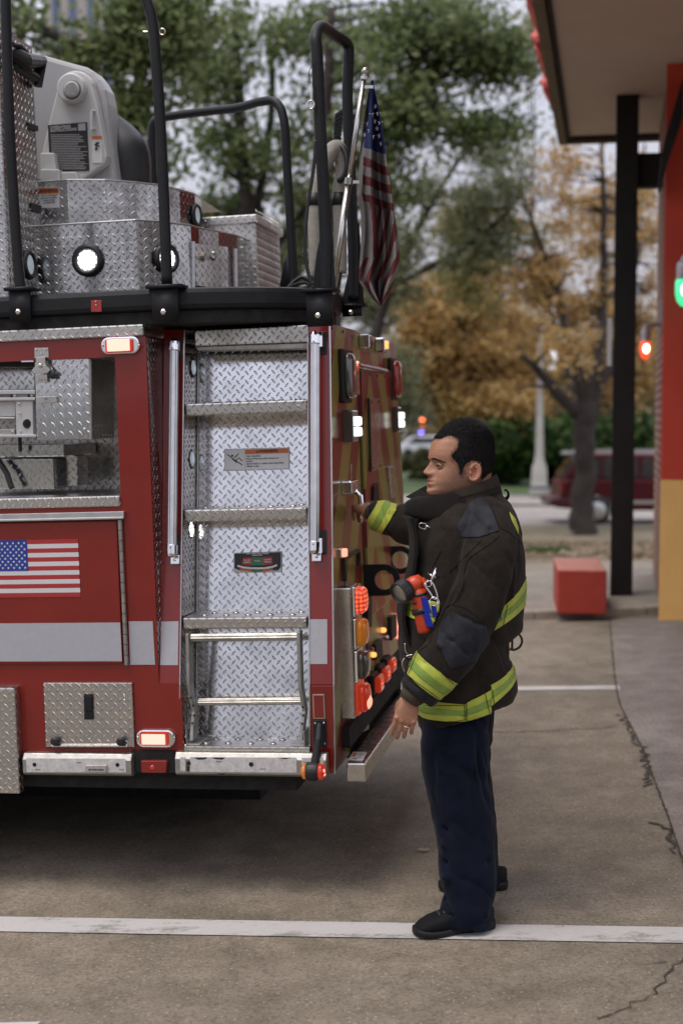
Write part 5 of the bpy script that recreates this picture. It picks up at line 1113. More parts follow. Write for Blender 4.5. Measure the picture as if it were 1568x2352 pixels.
# red concrete block
def onpath(p):
    d = ray(*p); q0 = GP(*p); t = (q0.z+.078-CAM.z)/d.z; return CAM+d*t
ap = [onpath(C14(p)) for p in ((455, 1558), (890, 1550))]; w_ = (ap[1]-ap[0]).length; rk = empty('bollard', (0, 0, 0), 'red painted concrete block standing at the kerb beside the dark post', 'concrete block')
zt_ = W(*C14((660, 1170)), ap[0].y).z; z0 = min(ap[0].z, ap[1].z)-.01; e1 = (ap[1]-ap[0]); e1.z = 0; e1.normalize(); e2 = V((-e1.y, e1.x, 0)); a0 = V((ap[0].x, ap[0].y, z0)); bb = MB(); dp_ = 1.0
bb.prism([a0, a0+e1*w_, a0+e1*w_+e2*dp_, a0+e2*dp_], (0, 0, zt_-z0)); bpy.data.objects.remove(rk)
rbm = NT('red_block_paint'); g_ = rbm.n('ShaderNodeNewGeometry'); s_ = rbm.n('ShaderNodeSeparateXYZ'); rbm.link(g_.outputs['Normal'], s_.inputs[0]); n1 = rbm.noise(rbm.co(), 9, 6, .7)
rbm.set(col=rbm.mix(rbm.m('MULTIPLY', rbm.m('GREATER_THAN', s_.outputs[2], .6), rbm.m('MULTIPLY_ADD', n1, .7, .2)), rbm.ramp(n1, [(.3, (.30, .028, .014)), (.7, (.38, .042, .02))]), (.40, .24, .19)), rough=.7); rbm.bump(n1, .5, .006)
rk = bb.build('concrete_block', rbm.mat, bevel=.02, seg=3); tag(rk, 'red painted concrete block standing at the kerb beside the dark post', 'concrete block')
# ================================================================ SUV, far car, street lamp, traffic light
ys = 37.5; g0 = gz(5, ys)
cx0 = W(1262, 1100, ys).x
suv = empty('parked_car', (cx0, ys, g0), 'dark maroon sport utility car parked on the street behind the tree and post', 'car')
mar = PM('maroon_paint', (.075, .006, .010), .35, var=.1, spec=.25); gls = PM('car_glass', (.05, .055, .065), .08, .4, var=.2, coat=1.0)
kz = (1200-1042)*ys/FL/1.75
def prof(pts, y0, y1, mb): mb.prism([V((x, y0, z*kz)) for x, z in pts], (0, y1-y0, 0))
b = MB(); prof([(.02, .42), (.0, .62), (.14, .70), (.18, 1.05), (.32, 1.12), (4.7, 1.12), (4.85, .9), (4.9, .45), (4.2, .40), (4.05, .62), (3.7, .74), (3.35, .62), (3.2, .35), (1.62, .35), (1.45, .62), (1.1, .74), (.75, .62), (.6, .38)], -.92, .92, b); b.build('body', mar, suv, bevel=.05, seg=3)
b = MB(); P = [(.26, 1.12), (.62, 1.68), (.80, 1.75), (3.0, 1.74), (3.7, 1.12)]; prof(P, -.80, .80, b); cabn = b.build('cabin', mar, suv, bevel=.05, seg=3)
for x0, x1, xt0, xt1 in ((.52, 1.15, .74, 1.17), (1.24, 2.15, 1.24, 2.13), (2.24, 3.35, 2.24, 2.85)):
    b = MB(); prof([(x0, 1.16), (xt0, 1.62), (xt1, 1.62), (x1, 1.16)], -.815, -.79, b); b.build('window', gls, suv, bevel=.01)
b = MB(); b.prism([V((.235, y, z*kz)) for y, z in ((-.7, 1.18), (.7, 1.18))]+[V((.55, .62, 1.62*kz)), V((.55, -.62, 1.62*kz))], (-.02, 0, 0)); b.build('window', gls, suv)
b = MB(); b.prism([V((x, -.66, z*kz)) for x, z in ((.7, 1.77), (.7, 1.84), (3.1, 1.84), (3.1, 1.77))], (0, .04, 0)); b.prism([V((x, .66, z*kz)) for x, z in ((.7, 1.77), (.7, 1.84), (3.1, 1.84), (3.1, 1.77))], (0, .04, 0)); b.prism([V((x, -.6, z*kz)) for x, z in ((.35, 1.74), (.42, 1.80), (.8, 1.78), (.8, 1.74))], (0, 1.2, 0)); b.build('roof_rack', M['alu'], suv)
b = MB(); b.box((.13, -.925, .80*kz), (.22, -.82, 1.12*kz)); b.build('tail_light', M['redd'], suv, bevel=.02)
b = MB(); prof([(-.12, .45), (-.12, .66), (.3, .68), (.62, .62), (.62, .45)], -.94, .94, b); b.build('bumper', PM('bumper_grey', (.07, .012, .016), .4), suv, bevel=.04)
b = MB(); b.box((1.7, -.935, .52*kz), (3.1, -.92, .60*kz)); b.build('trim_strip', M['alu'], suv)
for wx in (1.1, 3.7):
    for wy in (-.90, .70):
        b = MB(); b.lathe((wx, wy, .36), (0, 1, 0), [(.22, 0), (.33, 0), (.36, .04), (.36, .18), (.3, .2)], 28); w_ = b.build('wheel', M['rub'], suv, True)
        b = MB(); b.lathe((wx, wy-.01, .36), (0, 1, 0), [(.10, -.02), (.23, 0), (.23, .02)], 24); b.build('rim', M['alu'], w_)
yf_ = 95; P = W(930, 1035, yf_); fc_ = empty('distant_car', (P.x, yf_, gz(0, yf_)), 'small white car far down the street left of the head', 'car')
b = MB(); b.prism([V((x, 0, z)) for x, z in ((-.6, .35), (-.7, .8), (-.1, .95), (.5, 1.42), (2.2, 1.45), (2.9, .98), (3.7, .85), (3.8, .4))], (0, 1.7, 0)); b.build('body', PM('white_car_paint', (.62, .62, .68), .3, coat=.5), fc_, bevel=.08)
b = MB(); b.prism([V((x, -.01, z)) for x, z in ((.1, .97), (.6, 1.36), (2.1, 1.36), (2.6, 1.0))], (0, .03, 0)); b.build('window', gls, fc_)
for wx in (.2, 2.9): b = MB(); b.lathe((wx, -.03, .32), (0, 1, 0), [(.2, 0), (.32, 0), (.32, .2)], 20); b.build('wheel', M['rub'], fc_)
def street_lamp():
    P = GP(1237, 1146); Y = P.y; s = Y/FL
    e = empty('street_lamp', P, 'white ornamental street lamp post with a globe behind the branches', 'street lamp'); wm = PM('lamp_post_paint', (.40, .39, .35), .6, var=.1)
    H_ = lambda py: (1146-py)*s
    b = MB(); b.lathe((0, 0, 0), (0, 0, 1), [(.33, 0), (.33, H_(1120)), (.27, H_(1112)), (.27, H_(1100)), (.25, H_(1075)), (.17, H_(1060)), (.14, H_(1040)), (.12, H_(960)), (.10, H_(860)), (.15, H_(855)), (.10, H_(845)), (.085, H_(810)), (.12, H_(800)), (.10, H_(790)), (.03, H_(772)), (.02, H_(765))], 20); b.build('lamp_post', wm, e, True)
    b = MB(); b.lathe((0, 0, H_(1122)), (0, 0, 1), [(.335, 0), (.335, .08)], 20); b.build('blue_band', PM('navy_band', (.03, .04, .09), .6), e)
    gm_ = emis('globe_glass', (.9, .9, .86), .32, (.7, .7, .68), .3); b = MB(); b.ball((.38, 0, H_(820)), .21, 10); b.lathe((.38, 0, H_(848)), (0, 0, 1), [(.03, -.1), (.10, 0), (.12, .12)], 12); b.build('globe', gm_, e, True)
    b = MB(); b.tube(catmull([V((0, 0, H_(880))), V((.2, 0, H_(890))), V((.38, 0, H_(868)))], 5), .035, 8); b.build('lamp_arm', wm, e, True)
street_lamp()
yt_ = 120
tl = empty('traffic_light', (W(972, 1000, yt_).x, yt_, gz(0, yt_)), 'distant signal post with red, orange and violet lights left of the head', 'traffic light')
b = MB(); b.tube([V((0, 0, 0)), V((0, 0, 4.4))], .08, 8); b.box((-.25, -.1, 2.9), (.25, .15, 4.5)); b.build('post', M['dark'], tl)
for px, py, c, s in ((970, 965, (1, .15, .03), 5), (971, 978, (1, .18, .05), 4), (966, 992, (.22, .18, 1), 5)):
    P = W(px, py, yt_-.3)-V(tl.location); b = MB(); b.ball(P, .17, 8); b.build('signal_lamp', emis('signal_glow', c, s), tl)
# high-rise
hr = empty('tower_block', (W(190, 900, 150).x, 150, -1), 'pale high-rise with blue window strips above the trees at top left', 'building')
b = MB(); b.box((-3.6, 0, 0), (4.0, 8, 75)); b.build('wall', PM('tower_concrete', (.42, .38, .35), .8), hr)
for x in (-2.6, -.9, 1.0, 2.6): b = MB(); b.box((x, -.2, 5), (x+.7, -.01, 72)); b.build('window_strip', PM('tower_glass', (.10, .14, .24), .2, .4), hr)
# ================================================================ TREES
mg = leafm('green_leaves', (.055, .090, .030), (.13, .175, .060), (.24, .27, .12)); ms = leafm('sage_leaves', (.08, .105, .05), (.15, .17, .085), (.23, .235, .13))
mo = leafm('golden_leaves', (.25, .145, .05), (.45, .285, .095), (.62, .44, .19)); mgo = leafm('yellow_green_leaves', (.10, .12, .045), (.22, .20, .075), (.40, .29, .10)); mdk = leafm('hedge_leaves', (.012, .03, .008), (.035, .08, .018), (.12, .19, .04))
bark = PM('dark_bark', (.035, .028, .024), .95, var=.4, sc=5, bump=.8, bsc=14, bd=.03); bark2 = PM('grey_bark', (.11, .10, .085), .95, var=.3, sc=5, bump=.8, bsc=14, bd=.03)
def tree(name, trunks, blobs, Y, leaf, label, lm_, bk=bark, seed=1, per=55, kind='tree', group=None, branch=.05, dens=1.6, hole=.0):
    """trunks: polylines of (px,py,dY,radius); blobs: (px,py,rx,ry,dY,n) clumps in the crown, measured at distance Y"""
    rnd = random.Random(seed); s = Y/FL; x0, y0 = trunks[0][0][:2]; base = W(x0, y0, Y+trunks[0][0][2]); gb = gz(base.x, base.y); base = V((base.x, base.y, gb-.05))
    e = empty(name, base, label, kind, group or ('green trees along the street' if 'green_tree' == name else 'autumn trees along the street')); nodes = []; b = MB()
    for tr in trunks:
        P = [W(p[0], p[1], Y+p[2])-base for p in tr]; R_ = [p[3] for p in tr]
        if tr is trunks[0]: P[0] = V((0, 0, 0))
        Q = catmull(P, 5); m_ = len(Q); rr = []
        for i in range(m_):
            t = i/5; k = min(int(t), len(R_)-2); rr.append(R_[k]+(R_[k+1]-R_[k])*(t-k))
        Q = [p+V((rnd.uniform(-.2, .2), rnd.uniform(-.2, .2), 0))*r for p, r in zip(Q, rr)]
        b.tube(Q, rr, 9); nodes += [(q_, r) for q_, r in zip(Q[len(Q)//4:], rr[len(Q)//4:])]
    vs = []; fs = []
    for (px, py, rx, ry, dY, n) in blobs:
        n = max(4, int(n*dens))
        for k in range(n):
            while True:
                u = V((rnd.uniform(-1, 1), rnd.uniform(-1, 1), rnd.uniform(-1, 1)))
                if u.length < 1: break
            c = W(px+u.x*rx, py+u.z*ry, Y+dY+u.y*rx*s)-base
            if _hole(c*(24/Y)) < hole: continue
            cr = rnd.uniform(.35, 1.0)*leaf*5.4
            if rnd.random() < branch*4:
                nd = min(nodes, key=lambda q_: (q_[0]-c).length+max(0, q_[0].z-c.z)*.6); mid = nd[0].lerp(c, .5)+V((0, 0, rnd.uniform(-.05, .12)*(c-nd[0]).length)); r0 = min(nd[1]*.5, .05*leaf/.12)
                Qb = catmull([nd[0], mid, c], 3); b.tube(Qb, [r0*(1-.8*i/(len(Qb)-1)) for i in range(len(Qb))], 5, caps=False)
            m_ = int(per*rnd.uniform(.6, 1.3))
            tilt = V((rnd.gauss(0, 1), rnd.gauss(0, 1), rnd.gauss(0, .5)))
            for i in range(m_):
                p = c+V((rnd.gauss(0, .5)*cr, rnd.gauss(0, .5)*cr, rnd.gauss(0, .28)*cr)); a = V((rnd.gauss(0, 1), rnd.gauss(0, 1), rnd.gauss(0, 1))).normalized(); w = a.orthogonal().normalized(); l = leaf*rnd.uniform(.6, 1.25)
                j = len(vs); vs += [tuple(p-a*l*.5), tuple(p+w*l*.28), tuple(p+a*l*.5), tuple(p-w*l*.28)]; fs.append((j, j+1, j+2, j+3))
    b.build('trunk', bk, e, True)
    me = bpy.data.meshes.new('crown'); me.from_pydata(vs, [], fs); me.materials.append(lm_); me.update(); o = bpy.data.objects.new('crown', me); COL.objects.link(o); o.parent = e
    return e
def _hole(c): return noise.noise(V((c.x, c.y*.35, c.z))*1.25)+.55*noise.noise(V((c.x+9, c.y*.4, c.z))*2.8)
# golden tree at the right (base visible beside the SUV)
tree('maple_tree', [[(1335, 1205, 0, .36), (1338, 1150, 0, .26), (1342, 1050, 0, .24), (1345, 960, 0, .27), (1350, 900, 0, .17), (1375, 800, 0, .13), (1385, 650, .5, .10), (1385, 450, .5, .07), (1380, 320, .5, .04)],
     [(1340, 960, 0, .2), (1310, 935, 0, .15), (1260, 880, 0, .12), (1220, 835, 0, .09), (1195, 815, 0, .05)], [(1345, 930, 0, .18), (1325, 850, 0, .12), (1300, 760, 0, .1), (1270, 640, .5, .07), (1225, 520, .5, .05), (1190, 430, .5, .03)], [(1350, 930, 0, .14), (1400, 840, 0, .1), (1440, 700, 0, .06), (1470, 560, 0, .04)]],
     [(1320, 640, 130, 120, 1, 150), (1200, 700, 90, 100, 2, 90), (1440, 560, 90, 170, 1, 120), (1290, 470, 90, 80, 1, 40), (1430, 850, 80, 90, 1, 70), (1310, 800, 60, 60, -1, 30), (1480, 720, 40, 160, 2, 60), (1370, 390, 90, 60, 0, 30), (1290, 390, 60, 60, 0, 16), (1460, 400, 40, 50, 1, 16), (1200, 860, 40, 60, 2, 12)],
     33.5, .15, 'golden autumn tree with a forked dark trunk beside the black canopy post', mo, seed=11, per=26, hole=.08, branch=.12)
tree('maple_tree', [[(1062, 1060, 0, .13), (1062, 930, 0, .10), (1075, 800, 0, .07), (1110, 660, 0, .04)]], [(1060, 720, 130, 110, 0, 260), (960, 800, 80, 130, 0, 220), (1150, 820, 110, 110, 2, 260), (1010, 900, 100, 90, 2, 190), (1120, 930, 100, 60, 0, 110), (1240, 960, 60, 40, 2, 40), (900, 700, 60, 80, 4, 80)],
     58, .26, 'golden brown tree behind the head of the man in front of the hedge', mo, seed=12, per=40)
tree('maple_tree', [[(1342, 1120, 0, .17), (1330, 950, 0, .14), (1275, 760, 0, .09), (1225, 560, 0, .06), (1225, 330, 0, .04)]], [(1050, 600, 130, 80, 0, 90), (1150, 640, 100, 90, 0, 70), (1180, 560, 70, 60, 0, 40), (1200, 300, 30, 100, 0, 12), (1220, 120, 25, 110, 0, 18), (1080, 500, 90, 50, 0, 40)],
     48, .2, 'thin yellow-green tree rising left of the canopy edge', mgo, seed=13, per=40)
# green trees
tree('green_tree', [[(560, 1000, 0, .2), (570, 700, 0, .16), (572, 560, 0, .14), (560, 380, 0, .12), (545, 180, 0, .09), (540, 40, 0, .06)], [(572, 600, 0, .12), (600, 420, .6, .09), (625, 240, .6, .07), (620, 60, .6, .05)], [(565, 640, 0, .1), (640, 560, .8, .07), (720, 430, .8, .05), (760, 200, .8, .04)]],
     [(480, 120, 130, 110, 0, 90), (640, 60, 130, 70, 0, 56), (560, 300, 110, 110, 0, 60), (700, 250, 110, 110, 1, 56), (760, 100, 120, 90, 0, 56), (450, 560, 80, 90, 1, 70), (540, 470, 90, 80, 1, 40), (650, 520, 90, 110, 1, 60), (680, 400, 80, 70, 0, 36), (540, 640, 80, 60, 0, 60)],
     26, .16, 'tall green tree with two dark leaning stems behind the rear railing loop', mg, seed=21, per=26)
tree('green_tree', [[(755, 1100, 0, .2), (758, 700, 0, .17), (752, 500, 0, .14), (750, 250, 0, .1), (760, 20, 0, .07)], [(755, 520, 0, .1), (830, 360, .6, .07), (930, 200, .6, .05)]],
     [(900, 120, 130, 90, 0, 84), (1050, 100, 130, 90, 0, 100), (1150, 160, 80, 100, 0, 70), (960, 260, 140, 70, 0, 90), (1100, 270, 110, 60, 0, 74), (830, 300, 80, 90, 0, 46), (1000, 30, 160, 40, 0, 50), (880, 420, 70, 90, 0, 50)],
     24, .155, 'green tree with spreading boughs above the flag and the man', mg, seed=22, per=26)
tree('green_tree', [[(850, 1050, 0, .17), (862, 800, 0, .13), (915, 620, 0, .10), (1000, 450, 0, .07), (1080, 330, 0, .04)], [(900, 660, 0, .08), (1080, 560, 0, .07), (1180, 470, 0, .04)]],
     [(960, 480, 110, 90, 0, 130), (1090, 430, 120, 80, 0, 100), (950, 620, 90, 70, 0, 90), (1180, 560, 60, 70, 0, 44), (1130, 340, 100, 50, 0, 40), (1040, 560, 100, 60, 0, 60)],
     34, .15, 'pale sage green tree whose leaves fade behind the hanging flag', ms, seed=23, per=26)
tree('green_tree', [[(690, 1150, 0, .2), (690, 850, 0, .17), (680, 650, 0, .14), (700, 450, 0, .08)]], [(690, 560, 70, 120, 0, 90), (620, 640, 80, 60, 0, 60), (720, 420, 60, 80, 0, 36), (860, 620, 70, 160, 0, 110), (900, 860, 70, 120, 3, 90)],
     36, .16, 'leafy sage tree standing behind the hose bundle', ms, seed=24, per=26)
tree('green_tree', [[(80, 1100, 0, .26), (90, 700, 0, .22), (110, 350, 0, .14), (160, 100, 0, .09)], [(95, 600, 0, .12), (250, 350, .6, .08), (330, 150, .6, .05)]],
     [(60, 30, 90, 60, 0, 56), (230, 140, 90, 60, 0, 64), (330, 100, 90, 80, 0, 84), (300, 230, 60, 110, 0, 80), (230, 300, 70, 100, 0, 60), (420, 60, 100, 60, 0, 56), (90, 180, 60, 90, 0, 30), (380, 230, 60, 40, 0, 24), (310, 380, 50, 60, 0, 34), (340, 20, 60, 40, 0, 40)],
     20, .14, 'dark green tree filling the top left corner behind the ladder pivot', mg, seed=25, per=26)
tree('birch_tree', [[(1430, 1120, 0, .2), (1440, 800, 0, .15), (1465, 500, 0, .09), (1480, 330, 0, .05)]], [(1460, 480, 70, 120, 0, 70), (1470, 800, 70, 130, 0, 120), (1400, 740, 80, 80, 0, 50), (1340, 560, 100, 120, 0, 60)], 60, .26, 'brown-gold tree behind the gap between post and building', mo, seed=26, per=38)
# hedge and bushes
def bush(name, px0, px1, ytop, ybot, Y, dep, leaf, n, lm_, label, cat='hedge', seed=3):
    rnd = random.Random(seed); s = Y/FL; A = W((px0+px1)/2, ybot, Y); base = V((A.x, Y, gz(A.x, Y))); vs = []; fs = []; H_ = (ybot-ytop)*s; w = (px1-px0)*s/2
    bl = [(V((rnd.uniform(-w, w), rnd.uniform(0, dep), rnd.uniform(.15, .9)*H_*rnd.uniform(.8, 1.05))), rnd.uniform(.25, .5)*H_) for k in range(max(8, int(w*6)))]
    for i in range(n):
        c, r = rnd.choice(bl); u = V((rnd.gauss(0, 1), rnd.gauss(0, 1), rnd.gauss(0, 1))).normalized()*r*rnd.uniform(.6, 1.05); p = c+u
        if p.z < 0: p.z = rnd.uniform(0, .3)
        a = V((rnd.gauss(0, 1), rnd.gauss(0, 1), rnd.gauss(0, 1))).normalized(); q_ = a.orthogonal().normalized(); l = leaf*rnd.uniform(.6, 1.3); j = len(vs)
        vs += [tuple(p-a*l*.5), tuple(p+q_*l*.35), tuple(p+a*l*.5), tuple(p-q_*l*.35)]; fs.append((j, j+1, j+2, j+3))
    me = bpy.data.meshes.new(name); me.from_pydata(vs, [], fs); me.materials.append(lm_); me.update(); o = bpy.data.objects.new(name, me); COL.objects.link(o); o.location = base; return tag(o, label, cat)
bush('hedge', 1120, 1330, 965, 1122, 56, 3, .30, 15000, mdk, 'dark green hedge beyond the street left of the lamp post and tree')
bush('hedge', 1330, 1620, 985, 1122, 57, 3, .30, 12000, mdk, 'dark green hedge behind the maroon car', seed=4)
bush('bush', 915, 1000, 1085, 1140, 62, 2, .25, 3500, leafm('pale_bush_leaves', (.10, .10, .05), (.16, .15, .08), (.10, .16, .04)), 'pale low bush beside the rear edge of the truck', 'bush', seed=5)
bush('far_wood', -300, 2000, 690, 965, 130, 20, .9, 42000, leafm('far_wood_leaves', (.10, .105, .07), (.19, .165, .10), (.14, .15, .09)), 'far wood closing the street', 'wood', seed=6)
bpy.data.objects['far_wood']['kind'] = 'stuff'
# unseen belt added to darken the plates' reflections, and the clump they mirror
bush('added_tree_belt', -9000, 9000, -150, 1250, 18, -4, .6, 16000, mdk, 'unseen belt of trees added behind the viewer to darken reflections', 'wood', seed=7)
tb_ = bpy.data.objects['added_tree_belt']; tb_['kind'] = 'stuff'; tb_.location = (0, -34, 0); tb_.scale = (1.0, 1, .30)
bush('tree_clump', -2300, 5200, -400, 1250, 18, -4, .6, 16000, mdk, 'clump of taller trees across the street behind the viewer', 'wood', seed=8)
tb_ = bpy.data.objects['tree_clump']; tb_['kind'] = 'stuff'; tb_.location = (-14.5+20.6, -34, 0); tb_.scale = (1, 1, .85)
# leaf litter and grass tufts
def litter(name, boxes, n, size, cols, seed, kind='stuff', up=.25):
    rnd = random.Random(seed); vs = []; fs = []
    for i in range(n):
        x0, x1, y0, y1 = rnd.choice(boxes); x, y = rnd.uniform(x0, x1), rnd.uniform(y0, y1); z = gz(x, y)+.02+rnd.random()*.03
        if noise.noise(V((x*.7, y*.7, 3))) < -.15 and rnd.random() < .8: continue
        a = V((rnd.gauss(0, 1), rnd.gauss(0, 1), rnd.gauss(0, up))).normalized(); w = V((-a.y, a.x, rnd.gauss(0, up))).normalized(); l = size*rnd.uniform(.5, 1.3); p = V((x, y, z)); j = len(vs)
        vs += [tuple(p-a*l*.5), tuple(p+w*l*.35), tuple(p+a*l*.5), tuple(p-w*l*.35)]; fs.append((j, j+1, j+2, j+3))
    me = bpy.data.meshes.new(name); me.from_pydata(vs, [], fs); me.materials.append(cols); me.update(); o = bpy.data.objects.new(name, me); COL.objects.link(o); o['kind'] = kind; return o
ll = leafm('fallen_leaves', (.13, .09, .055), (.27, .20, .13), (.38, .31, .22))
o = litter('leaf_litter', [(-4, 16, 17.5, 30)], 20000, .17, ll, 3); tag(o, 'brown fallen leaves scattered over the grass strip', 'leaves')
o = litter('leaf_litter', [(-4, 16, 24, 30)], 12000, .17, ll, 9); tag(o, 'dense band of fallen leaves along the far side of the grass strip', 'leaves')
gr = leafm('grass_blades', (.05, .10, .02), (.09, .16, .04), (.16, .19, .07)); o = litter('grass', [(5.6, 8.0, 19.5, 25), (2.6, 3.1, 19.2, 20.0)], 2600, .13, gr, 4, up=1.6); tag(o, 'patchy green grass growing on the strip', 'grass')
fl1 = MB(); P = GP(*C11((352, 1232))); fl1.add([V((0, 0, .012)), V((-.028, .004, .014)), V((-.012, .02, .018)), V((.005, .018, .014)), V((.028, .012, .016)), V((.02, -.008, .013)), V((.0, -.014, .012))], [(0, 1, 2), (0, 2, 3), (0, 3, 4), (0, 4, 5), (0, 5, 6), (0, 6, 1)])
o = fl1.build('fallen_leaf', PM('tan_leaf', (.30, .24, .16), .8)); o.location = P; tag(o, 'single tan leaf lying on the concrete left of the trousers', 'leaf')
# ================================================================ LIGHT, WORLD, CAMERA
w = bpy.data.worlds.new('World'); SC.world = w; w.use_nodes = True; nt = w.node_tree; bg = nt.nodes['Background']
sky = nt.nodes.new('ShaderNodeTexSky'); sky.sky_type = 'NISHITA'; sky.sun_disc = False; sky.sun_elevation = math.radians(75); sky.sun_rotation = math.radians(200); sky.dust_density = 3; sky.altitude = 100
bw = nt.nodes.new('ShaderNodeRGBToBW'); nt.links.new(sky.outputs[0], bw.inputs[0])
tc = nt.nodes.new('ShaderNodeTexCoord'); nz = nt.nodes.new('ShaderNodeTexNoise'); nz.inputs['Scale'].default_value = 2.2; nz.inputs['Detail'].default_value = 6; nt.links.new(tc.outputs['Generated'], nz.inputs['Vector'])
cr = nt.nodes.new('ShaderNodeValToRGB'); nt.links.new(nz.outputs['Fac'], cr.inputs[0]); cr.color_ramp.elements[0].position = .3; cr.color_ramp.elements[0].color = (4.8, 4.8, 5.5, 1); cr.color_ramp.elements[1].position = .75; cr.color_ramp.elements[1].color = (6.3, 6.2, 6.9, 1)
mx = nt.nodes.new('ShaderNodeMix'); mx.data_type = 'RGBA'; mx.inputs[0].default_value = .88; nt.links.new(sky.outputs[0], mx.inputs[6]); nt.links.new(cr.outputs[0], mx.inputs[7]); sz = nt.nodes.new('ShaderNodeSeparateXYZ'); nt.links.new(tc.outputs['Generated'], sz.inputs[0]); ma = nt.nodes.new('ShaderNodeMath'); ma.operation = 'MULTIPLY_ADD'; ma.use_clamp = False; nt.links.new(sz.outputs[2], ma.inputs[0]); ma.inputs[1].default_value = 1.9; ma.inputs[2].default_value = .86
vm = nt.nodes.new('ShaderNodeVectorMath'); vm.operation = 'SCALE'; nt.links.new(mx.outputs[2], vm.inputs[0]); nt.links.new(ma.outputs[0], vm.inputs['Scale']); nt.links.new(vm.outputs[0], bg.inputs['Color']); bg.inputs['Strength'].default_value = .10
sl_ = bpy.data.lights.new('sun', 'SUN'); sl_.energy = 1.4; sl_.angle = math.radians(24); sl_.color = (1, .90, .76); so = bpy.data.objects.new('sun', sl_); COL.objects.link(so)
sd = V((-.30, -.20, .93)); so.rotation_euler = sd.to_track_quat('Z', 'Y').to_euler(); so.location = (0, -5, 12)
cam = bpy.data.cameras.new('camera'); co = bpy.data.objects.new('camera', cam); COL.objects.link(co); co.location = CAM; co.rotation_euler = (PI/2-PITCH, 0, 0)
cam.sensor_fit = 'VERTICAL'; cam.sensor_height = 36; cam.lens = 36*FL/2352; cam.clip_end = 3000; cam.clip_start = .1
cam.dof.use_dof = True; cam.dof.focus_distance = 5.05; cam.dof.aperture_fstop = 2.0
SC.camera = co; SC.view_settings.view_transform = 'Standard'; SC.view_settings.look = 'None'; SC.view_settings.exposure = .22; SC.view_settings.gamma = 1
SC.render.resolution_x = 682; SC.render.resolution_y = 1024
# ================================================================ PERSON
YT = 5.12                                             # depth of the torso's middle
def Pt(c, p, Y): return W(*c(p), Y)
# ---- head frame
HYAW, HP = math.radians(20), math.radians(0)
hf = V((-math.cos(HYAW)*math.cos(HP), -math.sin(HYAW)*math.cos(HP), -math.sin(HP))); hs = V((hf.y, -hf.x, 0)).normalized()   # hs towards the camera side?
if hs.y > 0: hs = -hs
hu = hs.cross(hf); hu = hu if hu.z > 0 else -hu
KH = .24*5.10/FL
HO = Pt(C9, (800, 560), 5.10)
def HL_(x, y, z): return HO+hf*x+hs*y+hu*z             # forward, towards camera, up
def h2(cx, cy): return ((800-cx)*KH/math.cos(HYAW), (560-cy)*KH)
HT = [(-.158, .104, -.012, .030), (-.150, .128, -.025, .038), (-.139, .142, -.04, .047), (-.125, .149, -.058, .056), (-.110, .144, -.07, .063), (-.095, .1455, -.078, .068), (-.075, .140, -.088, .073), (-.05, .134, -.097, .076),
      (-.025, .1325, -.102, .079), (-.012, .139, -.104, .080), (0, .1405, -.105, .081), (.02, .137, -.105, .080), (.045, .127, -.102, .077), (.065, .113, -.096, .072), (.083, .094, -.082, .064), (.099, .070, -.062, .052), (.110, .048, -.040, .038), (.117, .026, -.018, .022), (.1205, .008, .002, .006)]
def gau(x, s): return math.exp(-(x/s)**2)
NOSE = [(-.090, 0), (-.0795, .001), (-.0740, .010), (-.069, .023), (-.063, .0305), (-.057, .0305), (-.048, .0245), (-.040, .0175), (-.030, .010), (-.022, .004), (-.012, 0)]
def head_pt(z, a, off=0.0):
    F, Bk, hw = lerp_tab(HT, z); c = (F+Bk)*.5-.0; c = Bk+(F-Bk)*.47
    ca, sa = math.cos(a), math.sin(a)
    x = c+((F-c)*spow(ca, .80) if ca > 0 else (c-Bk)*spow(ca, .95)); y = hw*spow(sa, .92)
    if ca > 0:
        x -= .0115*gau(z+.039, .012)*gau(abs(y)-.033, .016)                     # eye sockets
        x += .0065*gau(z+.017+.25*(abs(y)-.02), .0085)*gau(abs(y)-.028, .022)                      # brow ridge
        x += .004*gau(z+.062, .016)*gau(abs(y)-.047, .016)                       # cheekbone
        nz_ = lerp_tab([(k, v) for k, v in NOSE], z)[0]; sy = .0085+.006*gau(z+.066, .014); x += nz_*gau(y, sy)
        x += .010*gau(z+.068, .0075)*gau(abs(y)-.0145, .0065)                      # nostril wings
        m = gau(y, .022)
        x += .0060*gau(z+.0875, .0055)*m+.0065*gau(z+.1035, .006)*m-.0055*gau(z+.0955, .0022)*gau(y, .026)-.006*gau(z+.1165, .006)*m
        x += .006*gau(z+.134, .012)*gau(y, .020)
        x -= .0025*gau(z+.08, .006)*gau(y, .0035)
        x -= .004*gau(abs(y)-.030, .006)*gau(z+.075, .02)                          # fold beside the nose
    return HL_(x+off*ca, y+off*sa, z+off*max(0, (z-.06)*8))
def head_mb(n=140, m=150):
    mb = MB(); rings = []
    for j in range(m):
        z = -.157+(.2770)*(j/(m-1))
        z = min(z, .1200); rings.append([head_pt(z, 2*PI*k/n) for k in range(n)])
    mb.loft(rings); return mb
bodyb = head_mb()
